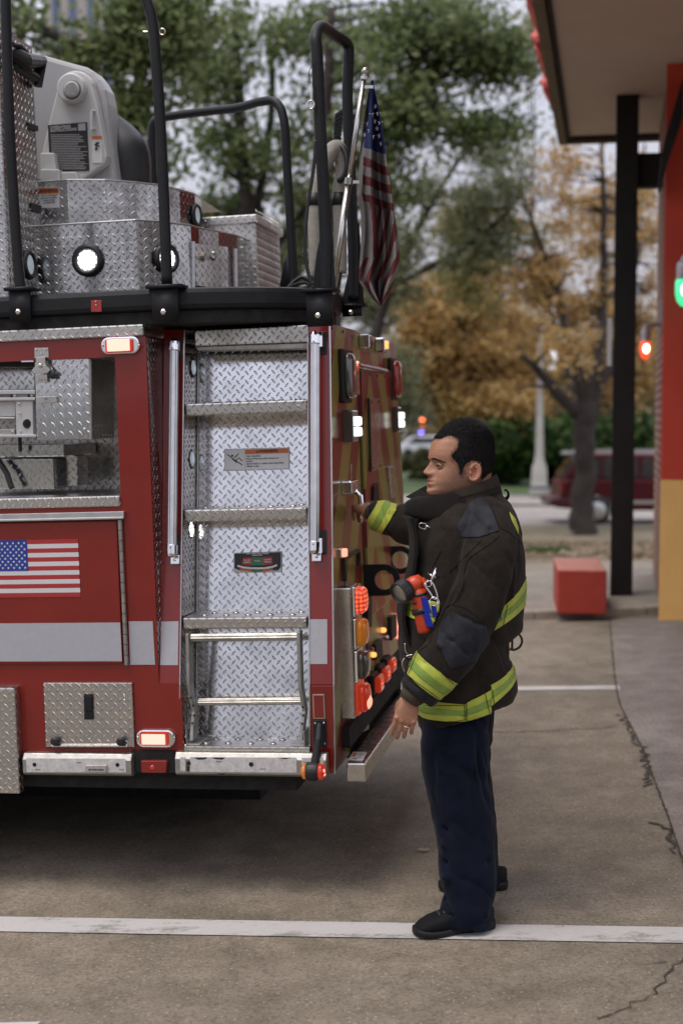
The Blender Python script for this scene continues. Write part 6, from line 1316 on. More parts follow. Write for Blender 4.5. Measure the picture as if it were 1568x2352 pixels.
# neck, core torso, arms and legs under the clothes
nk0 = Pt(C9, (930, 800), 5.12); nk1 = Pt(C9, (900, 1010), 5.14)
bodyb.tube([HL_(-.035, 0, -.03), HL_(-.030, 0, -.10), Pt(D_, (1078, 1150), 5.13), Pt(D_, (1078, 1190), 5.13)], [.062, .062, .068, .09], 24)
def ringw(c, p, q_, Yc, hw, e=.8, n=40, dyp=0):
    A, B = Pt(c, p, Yc), Pt(c, q_, Yc); m = (A+B)/2; h = (A-B)/2
    return [m+h*spow(math.cos(2*PI*k/n), e)+V((0, 1, 0))*hw*spow(math.sin(2*PI*k/n), e) for k in range(n)]
core = [(1170, 1010, 1150, .14), (1240, 985, 1175, .19), (1350, 965, 1175, .19), (1500, 960, 1150, .19), (1640, 985, 1110, .17), (1720, 995, 1105, .15)]
bodyb.loft([ringw(D_, (a, y), (b_, y), YT, hw) for y, a, b_, hw in core])
for Yc, pts in ((4.98, [(1050, 1680), (1065, 1850), (1075, 2000), (1080, 2100)]), (5.27, [(1060, 1680), (1075, 1850), (1085, 1980), (1095, 2020)])):
    bodyb.tube([Pt(D_, p, Yc) for p in pts], [.070, .055, .045, .036], 16)
# near arm (left) and far arm (right) skeleton
NA = [((1128, 1205), 4.96), ((1118, 1300), 4.87), ((1085, 1430), 4.835), ((1020, 1530), 4.83), ((960, 1592), 4.83), ((943, 1612), 4.83)]
bodyb.tube([Pt(D_, p, y) for p, y in NA], [.055, .05, .045, .040, .030, .026], 14)
FA = [((985, 1205), 5.36), ((930, 1200), 5.44), ((890, 1190), 5.52), ((855, 1178), 5.58), ((840, 1174), 5.61)]
bodyb.tube([Pt(D_, p, y) for p, y in FA], [.06, .05, .042, .031, .027], 14)
def finger(mb, o, d, side, back, L, r, curl, n=12):
    """three phalanges bending about the side axis, away from the back of the hand"""
    P = [o]; R_ = [r]; dd = d.normalized(); seg = (L*.45, L*.30, L*.25)
    for k, (s, c) in enumerate(zip(seg, curl)):
        dd = (Matrix.Rotation(c, 3, side) @ dd).normalized(); m_ = P[-1]+dd*s*.5; P.append(m_); R_.append(r*(.93-.07*k)); P.append(P[-1]+dd*s*.5); R_.append(r*(1.02-.09*(k+1)))
    P.append(P[-1]+dd*r*.55); R_.append(r*.45); mb.tube(P, R_, n)
    return P
def hand(mb, wrist, d, side, back, s=1.0, curls=None, lens=(.066, .074, .070, .056), thumb=None, spread=.06):
    d = d.normalized(); back = back.normalized(); side = side.normalized()      # side points to the thumb
    L = .088*s; rings = []
    for t, w, h in ((-.25, .026, .020), (0, .028, .021), (.2, .034, .020), (.5, .040, .0195), (.8, .042, .017), (.97, .041, .013), (1.02, .037, .008)):
        c = wrist+d*L*t; rings.append([c+side*w*s*spow(math.cos(2*PI*k/24), .85)+back*h*s*spow(math.sin(2*PI*k/24), .85) for k in range(24)])
    mb.loft(rings); out = []
    sg = 1 if (Matrix.Rotation(.3, 3, side) @ d).dot(back) < d.dot(back) else -1
    for i in range(4):
        o = wrist+d*(L*(.92-.05*abs(i-1.2)))+side*s*(.0315-.0208*i)+back*.002; dd = (d+side*(spread*(1.5-i))).normalized()
        cu = [c*sg for c in curls[i]]; out.append(finger(mb, o, dd, side, back, lens[i]*s*1.12, (.0100, .0102, .0098, .0088)[i]*s, cu))
        mb.ball(o+back*.006*s, .0095*s, 6)
    th = thumb or [(.18, .026, -.004), (.45, .045, -.012), (.78, .052, -.022), (1.05, .046, -.030)]
    P = [wrist+d*L*a+side*b_*s+back*c*s for a, b_, c in th]; mb.tube(catmull(P, 4), [.016*s*(1-.035*i) for i in range(len(catmull(P, 4)))], 12); e = P[-1]; mb.ball(e, .0100*s, 7)
    return out
hw_ = Pt(C10, (268, 1468), 4.83); hd_ = (Pt(C10, (222, 1640), 4.835)-hw_)
nb = V((-.12, -.97, .0)).normalized(); side_n = (nb.cross(hd_.normalized())); side_n = side_n if side_n.x < 0 else -side_n
fn = hand(bodyb, hw_, hd_, side_n, nb, .97, [(.10, .20, .18), (.16, .26, .22), (.20, .30, .24), (.26, .36, .26)], thumb=[(.12, .022, -.006), (.40, .034, -.024), (.75, .034, -.038), (1.05, .026, -.045)], spread=.02)
HG = TM @ (HL+V((.062, .02, -.085)))                         # grip of the truck's door handle
wr = Pt(D_, (840, 1173), 5.61); dn = (HG-wr).normalized()
bk_ = V((.1, -.75, .65)).normalized(); bk_ = (bk_-dn*bk_.dot(dn)).normalized(); sd_ = dn.cross(bk_); sd_ = sd_ if sd_.z > 0 else -sd_
hand(bodyb, wr+dn*.0, dn, sd_, bk_, .95, [(.75, .9, .5), (.85, .95, .5), (.95, .95, .5), (1.0, .95, .5)], thumb=[(.15, .022, -.006), (.45, .040, -.012), (.80, .042, -.026), (1.05, .03, -.042)])
# ear joined to the head
def ear_mb(mb):
    ec = h2(855, 725); ex, ez = ec; ex += .0285; y0 = .0775
    def E(u, v, y): # u forward, v up within the ear, tilted back a little
        a = math.radians(14); return HL_(ex+u*math.cos(a)-v*math.sin(a), y, ez+u*math.sin(a)*.6+v*math.cos(a))
    path = []
    for k in range(23):
        a = math.radians(-55+k*(300)/22)         # from front top over back to the lobe
        path.append(E(.0185*math.cos(PI-a*1.0)*-1 if 0 else .018*math.cos(a+PI*.18), .031*math.sin(a+PI*.18), y0+.009+.006*max(0, -math.cos(a+PI*.18))))
    pp_ = []
    for k in range(25):
        a = math.radians(20+k*290/24); pp_.append(E(.0175*math.cos(a), .031*math.sin(a)*(1 if math.sin(a) > 0 else .9), y0+.0035+.011*sm(.4, -1, math.cos(a))))
    mb.tube(pp_, [.0046]*19+[.0050, .0056, .006, .006, .0055, .0045], 10)
    q2 = [E(.0085*math.cos(a)-.001, .017*math.sin(a)+.002, y0+.0075) for a in [math.radians(70+k*200/14) for k in range(15)]]; mb.tube(q2, .0034, 8)
    disc = []
    for r, y in ((1, .004), (.8, .003), (.5, -.001), (.15, -.003)): disc.append([E(.0165*r*math.cos(a), .029*r*math.sin(a), y0+y+(.005*r if math.cos(a) < 0 else 0)) for a in [2*PI*k/24 for k in range(24)]])
    disc = [[p-hs*.012 for p in disc[0]]]+disc
    mb.loft(disc); mb.ball(E(.012, -.004, y0+.004), (.004, .004, .006), 6)
ear_mb(bodyb)
skin = NT('skin'); oc = skin.co(); f1 = skin.noise(oc, 14, 5, .6); f2 = skin.noise(oc, 160, 3, .6)
c_ = skin.ramp(f1, [(.3, (.33, .155, .088)), (.7, (.45, .225, .135))]); c_ = skin.mix(skin.ramp(f2, [(.4, .22), (.6, 0.0)]), c_, (.20, .09, .06))
gm = skin.n('ShaderNodeNewGeometry'); 
def blob(center, r, soft=.5):      # mask around a point of the face
    v = skin.n('ShaderNodeVectorMath', operation='DISTANCE'); skin.link(oc, v.inputs[0]); v.inputs[1].default_value = center
    return skin.m('SUBTRACT', 1.0, skin.m('DIVIDE', skin.m('SUBTRACT', v.outputs['Value'], r*(1-soft)), r*soft, clamp=True), clamp=True)
PO = Pt(D_, (1060, 2130), YT); PO.z = gz(PO.x, PO.y)
lo = lambda p: p-PO
st = skin.m('MAXIMUM', blob(lo(HL_(.085, .03, -.125)), .066), blob(lo(HL_(.055, .06, -.085)), .055)); st = skin.m('MAXIMUM', st, blob(lo(HL_(.135, 0, -.078)), .022))
c_ = skin.mix(skin.m('MULTIPLY', st, skin.m('MULTIPLY_ADD', f2, .5, .20)), c_, (.075, .055, .048))
c_ = skin.mix(skin.m('MULTIPLY', blob(lo(HL_(.158, .004, -.0955)), .021, .35), .5), c_, (.34, .10, .085))
c_ = skin.mix(skin.m('MULTIPLY', skin.m('MAXIMUM', blob(lo(HL_(.012, .088, -.06)), .035), blob(lo(HL_(.165, 0, -.062)), .02)), .35), c_, (.46, .15, .10))
skin.set(col=c_, rough=.48, sss=.08); skin.b.inputs['Subsurface Radius'].default_value = (.01, .004, .002); skin.bump(f2, .25, .0008)
me = remesh(bodyb, .0026, 'person', 2)
for v_ in me.vertices: v_.co -= PO
me.materials.append(skin.mat); me.polygons.foreach_set('use_smooth', [True]*len(me.polygons)); me.update()
person = bpy.data.objects.new('person', me); COL.objects.link(person); person.location = PO
tag(person, 'man in dark turnout coat with lime stripes, one hand on the truck handle', 'person')
def pmb(b, name, mat, par=None, smooth=True, bevel=0, **k):
    b.v = [p-PO for p in b.v]; return tag(b.build(name, mat, par or person, smooth, bevel), **k)
# ---- eyes, brows, hair
eyem = NT('eye'); eyem.set(col=(.22, .19, .175), rough=.25)
for sgn in (1, -1):
    c = HL_(.1135, .0325*sgn, -.0395); b = MB(); b.ball(c, .0122, 12); eo = pmb(b, 'eye', eyem.mat)
    b = MB(); gd = (hf*.95-hu*.22+V((0, 0, 0))).normalized(); b.lathe(c+gd*.0112, gd, [(.0062, 0), (.0058, .0012), (.002, .0018)], 14); pmb(b, 'iris', PM('iris_brown', (.025, .014, .01), .15), eo)
    b = MB(); rr = []
    for k in range(13):
        u = -1+2*k/12; base = c+hs*u*.0165*1+hf*(.0124*math.sqrt(max(0, 1-(u*.92)**2))+.0006)
        rr.append((base, u))
    # upper lid and lash line drawn low over the eyeball, lower lid under it
    lid = []
    for p, u in rr: lid.append(p+hu*(.0022*(1-u*u))-hf*.0008*abs(u))
    b.tube(lid, [.0012+.0016*(1-((k-6)/6)**2) for k in range(13)], 6); pmb(b, 'eyelashes', M['ink'])
    b = MB(); up = [p+hu*(.0064*(1-u*u)+.0020)-hf*.0022 for p, u in rr]; b.tube(up, [.0024+.0026*(1-((k-6)/6)**2) for k in range(13)], 8); lw = [p-hu*(.0046*(1-u*u)+.0010)-hf*.0028 for p, u in rr]; b.tube(lw, [.0020+.0012*(1-((k-6)/6)**2) for k in range(13)], 8)
    pmb(b, 'eyelid', skin.mat)
    b = MB(); rnd = random.Random(5)
    for k in range(380):
        t = rnd.random(); y = sgn*(.010+.044*t); z = -.0165+.004*math.sin(PI*min(1, t*1.15))-.010*t*t+rnd.gauss(0, .0020*(1-.5*t)); a = math.asin(max(-1, min(1, (y/.081))))
        F_, B2, hw2 = lerp_tab(HT, z); sa = abs(y)/hw2; aa = math.copysign(math.asin(min(1, sa**(1/.92))), y); p = head_pt(z, aa, .0005)
        dr = (hs*sgn*.9+hu*rnd.uniform(.0, .5)-hf*.35).normalized(); sd2 = hf.cross(dr).normalized()*.0005; b.add([p-sd2, p+sd2, p+dr*.0075+hf*.001], [(0, 1, 2)])
    pmb(b, 'eyebrow', M['ink'], smooth=False)
hpoly = [h2(*p) for p in ((480, 368), (488, 395), (520, 412), (560, 402), (606, 378), (650, 380), (698, 405), (700, 440), (680, 500), (628, 560), (640, 590), (690, 640), (708, 700), (714, 756), (752, 756), (762, 690), (790, 645), (850, 618), (915, 636), (926, 700), (924, 790), (940, 900), (1200, 930), (1200, 100), (400, 100), (440, 330))]
def inpoly(x, y, P):
    c = False; n = len(P)
    for i in range(n):
        x1, y1 = P[i]; x2, y2 = P[i-1]
        if (y1 > y) != (y2 > y) and x < (x2-x1)*(y-y1)/(y2-y1)+x1: c = not c
    return c
def hair_at(z, a):
    F, Bk, hw = lerp_tab(HT, z); p = head_pt(z, a); q_ = p-HO; x, y = q_.dot(hf), q_.dot(hs)
    return inpoly(x-.364*abs(y), z, hpoly)
b = MB(); n, m = 240, 200; vs = []; keep = {}; idx = {}
thick = lambda z, x: .0015+.0050*sm(.03, .10, z)
for j in range(m):
    z = -.13+.2500*j/(m-1)
    for k in range(n):
        a = 2*PI*k/n; F, Bk, hw = lerp_tab(HT, z); keep[j, k] = all(hair_at(z+dz_, a+da_) for dz_, da_ in ((0, 0), (-.0025, 0), (.002, 0), (0, .028), (0, -.028))); th = thick(z, 0)*(1+.25*noise.noise(V((a*14, z*160, 0))))
        p = head_pt(z, a, th); p += hu*th*sm(.07, .12, z); vs.append(p)
base_ = len(b.v)
fs = []
for j in range(m-1):
    for k in range(n):
        k2 = (k+1) % n
        if all((keep[j, k], keep[j, k2], keep[j+1, k], keep[j+1, k2])): fs.append((j*n+k, j*n+k2, (j+1)*n+k2, (j+1)*n+k))
top = [(m-1)*n+k for k in range(n)]; fs.append(tuple(top)); b.add(vs, fs)
hairm = PM('dark_hair', (.0038, .0031, .0029), .7, spec=.10, var=.35, sc=60, bump=.7, bsc=500, bd=.0015)
hair = pmb(b, 'hair', hairm); sdm = hair.modifiers.new('t', 'SOLIDIFY'); sdm.thickness = .006; sdm.offset = -1
b = MB(); rnd = random.Random(9); cnt = 0
while cnt < 20000:
    z = rnd.uniform(-.13, .1200); a = rnd.uniform(0, 2*PI)
    if not hair_at(z, a):
        if rnd.random() > .0: 
            zz_ = z+rnd.gauss(0, .006)
            if not (-.13 < zz_ < .1198 and hair_at(zz_, a+rnd.gauss(0, .05))): continue
    th = thick(z, 0)*.8; p = head_pt(z, a, th)+hu*th*sm(.07, .12, z); nn = (p-HL_(0, 0, .0)).normalized(); dr = (nn*(.25+.5*sm(.06, .12, z))-hf*.55*sm(.0, .1, z)-hu*(1-sm(.03, .12, z))+V((rnd.gauss(0, .22), rnd.gauss(0, .22), rnd.gauss(0, .22)))).normalized(); L = .006+.006*sm(.0, .10, z)
    s2 = nn.cross(dr).normalized()*(.0004 if cnt % 3 else .0006); b.add([p-s2, p+s2, p+dr*L*(1 if cnt % 3 else 1.25)], [(0, 1, 2)]); cnt += 1
pmb(b, 'hair_strands', PM('hair_strands', (.008, .0065, .0058), .6, var=.5, sc=200, spec=.3), smooth=False)
b = MB(); P3 = fn[2]; c = P3[0].lerp(P3[2], .55); d3 = (P3[2]-P3[0]).normalized(); x, y = frame(d3); b.tube([c+(x*math.cos(t)+y*math.sin(t))*.0105 for t in [2*PI*k/24 for k in range(24)]], .0021, 8, closed=True); pmb(b, 'ring', M['chrome'])
# ================================================================ JACKET
jb = MB()
TS = [((1010, 1128), (1118, 1108), .085), ((985, 1150), (1150, 1132), .135), ((968, 1172), (1172, 1155), .185), ((956, 1200), (1188, 1185), .222), ((952, 1240), (1198, 1225), .238), ((950, 1290), (1205, 1280), .243), ((938, 1340), (1206, 1330), .243), ((924, 1380), (1203, 1375), .245),
      ((916, 1410), (1200, 1410), .250), ((913, 1450), (1197, 1440), .252), ((914, 1490), (1168, 1468), .248), ((922, 1530), (1166, 1503), .245), ((934, 1570), (1177, 1532), .245), ((945, 1610), (1185, 1558), .25), ((955, 1645), (1186, 1582), .252), ((961, 1670), (1180, 1600), .250)]
rings = []
for i, (a, e, hw) in enumerate(TS):
    rg = ringw(D_, a, e, YT, hw, .86, 96)
    # hem sags between front and back
    for k, p in enumerate(rg):
        s = math.sin(2*PI*k/96); t = i/(len(TS)-1); c_k = math.cos(2*PI*k/96)
        p.z += sm(.5, 1, t)*.022*max(0, -s)
    rings.append(rg)
jb.loft(rings)
def sleeve(mb, pts, n=40, e=.95):
    P = [Pt(D_, p, y) for p, y, r in pts]; R_ = [r for p, y, r in pts]; Q = catmull(P, 5); rr = []
    for i in range(len(Q)):
        t = i/5; k = min(int(t), len(R_)-2); f = t-k; f = f*f*(3-2*f); rr.append(R_[k]+(R_[k+1]-R_[k])*f)
    mb.tube(Q, rr, n); return Q
NS = [((1108, 1178), 5.02, .060), ((1128, 1208), 4.95, .088), ((1122, 1270), 4.885, .095), ((1108, 1345), 4.855, .093), ((1078, 1420), 4.84, .096), ((1045, 1478), 4.83, .096), ((1005, 1530), 4.825, .086), ((968, 1578), 4.825, .072), ((956, 1594), 4.825, .066)]
FS = [((1040, 1190), 5.30, .08), ((990, 1200), 5.36, .095), ((935, 1204), 5.44, .080), ((905, 1197), 5.50, .066), ((878, 1187), 5.545, .061), ((862, 1182), 5.57, .056), ((857, 1181), 5.575, .052)]
qn = sleeve(jb, NS); qf = sleeve(jb, FS)
jme = remesh(jb, .0055, 'jacket', 5)
def folds(me, tab, amp=1.35):
    """tab: fold creases as (point a, point b, width, depth); plus soft cloth noise"""
    vn = [v.normal.copy() for v in me.vertices]
    for v, nrm in zip(me.vertices, vn):
        p = v.co; d = .0042*noise.noise(V((p.x*11, p.y*9, p.z*7)))+.0022*noise.noise(V((p.x*26+3, p.y*20, p.z*22)))
        d = d+(-.0035*(1-abs(noise.noise(V((p.x*9+p.z*6, p.y*5, p.z*3.2-p.x*4+7))))*2.2)**3 if True else 0)
        for a, b_, w, h in tab:
            ab = b_-a; t = (p-a).dot(ab)/ab.length_squared
            if -.1 < t < 1.1:
                q_ = a+ab*max(0, min(1, t)); e = (p-q_).length
                if e < w*3: d += h*math.exp(-(e/w)**2)*sm(-.1, .25, t)*sm(1.1, .75, t)
        v.co = p+nrm*d*amp
    me.update()
def cr(c, pts, Y, w, h):
    P = [Pt(c, p, Y) for p in pts]; return [(a, e, w, h) for a, e in zip(P, P[1:])]
creases = []
for pts, Y, w, h in (([(1060, 1240), (1055, 1330), (1020, 1400)], 4.80, .010, -.010), ([(1150, 1230), (1160, 1330), (1150, 1430)], 4.85, .014, -.014), ([(1130, 1440), (1090, 1500), (1030, 1560)], 4.80, .010, -.012),
                     ([(1020, 1400), (1060, 1415), (1105, 1440)], 4.75, .007, -.007), ([(985, 1470), (1020, 1490), (1040, 1530)], 4.75, .008, .008), ([(1000, 1450), (1050, 1480), (1085, 1520)], 4.74, .008, -.007), ([(1075, 1440), (1098, 1470), (1090, 1500)], 4.76, .007, .008),
                     ([(965, 1515), (990, 1540), (1010, 1575)], 4.76, .006, -.005), ([(1000, 1240), (985, 1320), (975, 1400)], 4.88, .012, -.010), ([(1040, 1220), (1010, 1300), (990, 1360)], 4.87, .010, .010), ([(1080, 1250), (1075, 1300), (1050, 1380)], 4.79, .008, .008),
                     ([(1170, 1260), (1175, 1340), (1165, 1400)], 4.93, .010, .012), ([(1185, 1290), (1190, 1360), (1180, 1420)], 4.98, .010, -.010), ([(1130, 1500), (1140, 1540), (1130, 1600)], 4.87, .010, .010), ([(1100, 1520), (1095, 1570), (1080, 1620)], 4.86, .010, -.010),
                     ([(1150, 1480), (1165, 1500), (1180, 1510)], 4.92, .008, -.012), ([(880, 1160), (895, 1190), (890, 1240)], 5.43, .009, -.010), ([(905, 1165), (915, 1200), (910, 1235)], 5.40, .008, .008), ([(1035, 1560), (1050, 1600), (1055, 1640)], 4.86, .010, .008), ([(1120, 1205), (1140, 1240), (1150, 1290)], 4.83, .009, -.008)):
    creases += cr(D_, pts, Y, w, h)
folds(jme, creases)
jm = fabric('turnout_coat_canvas', (.021, .0165, .0125), var=.55, weave=1500, rough=.85, sheen=.12, bump=.65)
def mk(me, name, mat, par, off=True):
    if off:
        for v in me.vertices: v.co -= PO
    me.materials.clear(); me.materials.append(mat); me.polygons.foreach_set('use_smooth', [True]*len(me.polygons)); uvbox(me); me.name = name; o = bpy.data.objects.new(name, me); COL.objects.link(o); o.parent = par; return o
src = jme.copy()
jac = mk(jme, 'jacket', jm, person)
def patch(name, mat, planes, off=.0035, box=None, label=None, me0=None):
    """piece of the coat's surface between planes (point, normal pointing inside), raised a little"""
    bm = bmesh.new(); bm.from_mesh(me0 or src)
    for p, n in planes:
        g_ = bm.verts[:]+bm.edges[:]+bm.faces[:]; bmesh.ops.bisect_plane(bm, geom=g_, plane_co=p, plane_no=n, clear_inner=True)
    if box:
        dl = [f for f in bm.faces if not box(f.calc_center_median(), f.normal)]; bmesh.ops.delete(bm, geom=dl, context='FACES')
    for v in bm.verts: v.normal_update()
    for v in bm.verts: v.co += v.normal*off
    me = bpy.data.meshes.new(name); bm.to_mesh(me); bm.free()
    o = mk(me, name, mat, jac); 
    o.parent = jac
    sd_ = o.modifiers.new('t', 'SOLIDIFY'); sd_.thickness = .0025; sd_.offset = -1
    if label: o['label'] = label
    return o
def edges_planes(c, poly):       # prism through a screen-drawn convex outline, along the depth axis of the scene
    out = []; P = [Pt(c, p, 4.85) for p in poly]; cen = sum(P, V((0, 0, 0)))/len(P)
    for a, e in zip(P, P[1:]+P[:1]):
        n = (e-a).cross(V((0, 1, 0))); n.normalize()
        if n.dot(cen-a) < 0: n = -n
        out.append((a, n))
    return out
def limem(name, c):
    t = NT(name); o = t.co(); f = t.noise(o, 8, 5, .7); bt_ = t.n('ShaderNodeTexBrick'); t.link(t.co('UV'), bt_.inputs[0]); bt_.inputs['Scale'].default_value = 120
    cc = t.ramp(f, [(.3, tuple(x*.62 for x in c)), (.65, c)]); t.set(col=cc, rough=.55, sheen=.1); t.bump(t.m('ADD', bt_.outputs['Fac'], t.noise(o, 90, 3)), .4, .0015); return t.mat
lime = limem('lime_tape', (.47, .52, .055)); limd = limem('silver_lime_tape', (.22, .35, .045))
patchm = fabric('grey_blue_leather', (.021, .022, .028), var=.55, rough=.6, sheen=.1, bump=.4)
seamm = fabric('dark_stitching', (.012, .010, .009), rough=.9)
def band(pts_c, c, upper, lower, Ys, box, stitched=True):
    """stripe between two edge lines given at the near side (points), planes run along depth with a slope"""
    def pl(line, dirn):
        a, e = Pt(c, line[0], Ys), Pt(c, line[1], Ys); n = (e-a).cross(V((0, 1, 0))).normalized(); n = n if n.dot(V(dirn)) > 0 else -n; return (a, n)
    return pl
def stripe3(c, up, lo_, Ys, box, d=(0, 0, 1), off=.004):
    def pl(line, sgn):
        a, e = Pt(c, line[0], Ys), Pt(c, line[1], Ys); n = (e-a).cross(V((0, 1, 0))).normalized(); n = n if n.dot(V(d))*sgn > 0 else -n; return (a, n)
    mixl = lambda f: [tuple(u+(l-u)*f for u, l in zip(p, q_)) for p, q_ in zip(up, lo_)]
    patch('reflective_stripe', lime, [pl(up, -1), pl(lo_, 1)], off, box)
    patch('silver_band', limd, [pl(mixl(.34), -1), pl(mixl(.68), 1)], off+.0016, box)
isnear = lambda f, n: True
armax = [Pt(D_, p, y) for p, y, r in NS]
def dist_arm(p, pts=armax):
    best = 9
    for a, e in zip(pts, pts[1:]):
        ab = e-a; t = max(0, min(1, (p-a).dot(ab)/ab.length_squared)); best = min(best, (p-(a+ab*t)).length)
    return best
onarm = lambda f: f.y < 4.925 and dist_arm(f) < .112 and f.x < Pt(D_, (1150, 1300), 4.85).x
# sleeve stripe (across the forearm)
stripe3(C10, [(300, 1000), (680, 1290)], [(215, 1215), (530, 1460)], 4.79, lambda f, n: dist_arm(f) < .108 and f.y < 4.93 and f.z < W(1000, 1490, 4.85).z, (0, 0, 1))
# cuff
patch('cuff', patchm, edges_planes(C10, [(190, 1250), (160, 1330), (450, 1580), (500, 1500)])[:0]+[(Pt(C10, (190, 1262), 4.79), (Pt(C10, (150, 1330), 4.79)-Pt(C10, (190, 1262), 4.79)).normalized())], .0025, lambda f, n: dist_arm(f) < .108 and f.y < 4.93 and f.x < W(1010, 1600, 4.83).x and f.z < W(930, 1540, 4.8).z)
# hem
notarm = lambda f: dist_arm(f) > .110 or f.y > 4.95
stripe3(C10, [(380, 1502), (800, 1505)], [(370, 1700), (800, 1668)], 4.88, lambda f, n: f.x < Pt(C10, (800, 1500), 4.88).x and n.z > -.75 and notarm(f))
stripe3(C10, [(800, 1495), (1030, 1385)], [(800, 1668), (1035, 1600)], 4.88, lambda f, n: Pt(C10, (800, 1500), 4.88).x <= f.x < Pt(C10, (1035, 1500), 4.88).x and n.z > -.75 and notarm(f))
stripe3(C10, [(955, 1370), (1225, 1250)], [(1040, 1530), (1270, 1370)], 4.88, lambda f, n: f.x >= Pt(C10, (1035, 1500), 4.88).x and n.z > -.75 and notarm(f))
# chest / back band
stripe3(C10, [(200, 495), (700, 560)], [(180, 690), (700, 800)], 4.90, lambda f, n: f.x < Pt(D_, (1010, 1400), 4.9).x and notarm(f) and f.x < W(1040, 1400, 4.9).x)
stripe3(C10, [(1080, 640), (1340, 430)], [(1060, 800), (1340, 650)], 4.90, lambda f, n: f.x > Pt(D_, (1130, 1400), 4.9).x and (dist_arm(f) > .098 or f.y > 4.93))
# far sleeve band
farax = [Pt(D_, p, y) for p, y, r in FS]
stripe3(C7, [(700, 2010), (590, 2200)], [(900, 2035), (745, 2330)], 5.50, lambda f, n: dist_arm(f, farax) < .09 and f.x < W(925, 1200, 5.45).x, (-1, 0, 0))
patch('cuff', patchm, [(Pt(D_, (866, 1180), 5.57), V((-1, 0, 0)))], .0025)
# shoulder and elbow leather
patch('elbow_patch', patchm, edges_planes(C10, [(650, 600), (960, 735), (1010, 900), (890, 1040), (620, 1120), (505, 880), (560, 700)]), .0035, lambda f, n: dist_arm(f) < .112 and n.y < .1)
patch('shoulder_patch', patchm, edges_planes(C9, [(865, 1045), (978, 993), (1060, 1110), (1115, 1327), (925, 1345), (781, 1392), (722, 1260)]), .0035, lambda f, n: n.y < .3 and f.y < 5.15)
patch('reflective_stripe', lime, edges_planes(C9, [(1225, 1130), (1280, 1190), (1330, 1340), (1300, 1330), (1240, 1200)]), .005, None)
# seams
def seam_(pts, c, r=.0016, raise_=.0008):
    from mathutils.bvhtree import BVHTree
    P = catmull([Pt(c, p, 4.6) for p in pts], 8); b = MB(); out = []
    for p in P:
        d = (p-CAM).normalized(); h = bvh.ray_cast(CAM, d)
        if h[0] is not None: out.append(h[0]+h[1]*raise_)
    if len(out) > 2: b.tube(out, r, 6); pmb(b, 'seam', seamm, jac)
from mathutils.bvhtree import BVHTree
bm = bmesh.new(); bm.from_mesh(src); bvh = BVHTree.FromBMesh(bm); bm.free()
for c, pts in ((C10, [(850, 90), (790, 200), (765, 400), (700, 530), (600, 600), (560, 700), (480, 830), (450, 930)]), (C10, [(670, 560), (800, 600), (930, 700), (970, 760)]), (C9, [(1115, 1335), (1050, 1400), (830, 1560), (790, 1680)]), (C10, [(330, 1020), (430, 950)]), (C9, [(1020, 1000), (1120, 1250), (1200, 1300), (1330, 1420)]),
               (C10, [(790, 1500), (800, 1670)]), (C10, [(985, 1340), (1035, 1530)]), (C10, [(340, 1020), (270, 1230)]), (C9, [(1300, 1200), (1345, 1400)]), (C9, [(560, 1480), (480, 1640)]), (C9, [(940, 1390), (640, 1690)]), (C10, [(1110, 590), (1140, 760)]), (C10, [(1190, 560), (1150, 750)])): seam_(pts, c)
for pts in ([(780, 1500), (790, 1668)], [(798, 1498), (808, 1666)], [(975, 1400), (1015, 1600)], [(1040, 1375), (1062, 1525)], [(345, 1020), (262, 1235)], [(325, 1015), (245, 1228)], [(380, 1040), (672, 1300)], [(262, 1250), (528, 1445)], [(385, 1690), (600, 1686), (790, 1655)], [(400, 1515), (600, 1520), (780, 1516)], [(1180, 560), (1140, 765)]): seam_(pts, C10, .0011, .0078)
# front placket: thick dark flap down the front edge
b = MB(); pts = [(C9((225, 1160))), C9((262, 1300)), C9((270, 1500)), C10((262, 90)), C10((240, 250)), C10((170, 480)), C10((150, 620)), C10((165, 780)), C10((215, 920)), C10((275, 1020)), (945, 1530)]
Q = catmull([Pt(D_, p, 5.0) for p in pts], 6); rg = []
for i, p in enumerate(Q):
    rg.append([p+V((.024, -.045, 0)), p+V((.012, -.04, 0)), p+V((-.004, .04, 0)), p+V((.014, .08, 0))])
b.loft(rg); pmb(b, 'front_flap', seamm, jac, bevel=.004)
# collar
def collar_ring(n, f, bk, hw, dz=0, Yc=5.12, open_=.0, e=.9):
    A, B = Pt(C9, f, Yc), Pt(C9, bk, Yc); m = (A+B)/2; h = (A-B)/2; out = []
    for k in range(n+1):
        a = open_+(2*PI-2*open_)*k/n; out.append(m+h*spow(math.cos(a), e)+V((0, -1, 0))*hw*spow(math.sin(a), e)+V((0, 0, -dz*math.sin(a)**2)))
    return out
b = MB(); n = 64
R1 = [collar_ring(n, f, bk, hw, dz) for f, bk, hw, dz in (((330, 1170), (1130, 1010), .170, .012), ((222, 1150), (1150, 985), .165, .014), ((190, 1085), (1130, 930), .150, .012), ((215, 1020), (1115, 860), .128, .010), ((290, 985), (1104, 800), .112, .010), ((350, 965), (1090, 765), .104, .012), ((400, 965), (1078, 762), .098, .012), ((430, 1010), (1060, 820), .092, .012), ((450, 1080), (1040, 900), .088, .01))]
for rg in R1:
    for k, p in enumerate(rg):
        a = 2*PI*k/n; p += V((.004*noise.noise(V((a*2.2, p.z*14, 1))), -.007*noise.noise(V((a*1.7, p.z*18, 5))), .006*noise.noise(V((a*1.5, p.z*9, 9)))))
b.loft(R1, caps=False, closed=False); cm_ = fabric('collar_canvas', (.0095, .008, .007), var=.3, weave=1500, sheen=.08, bump=.5)
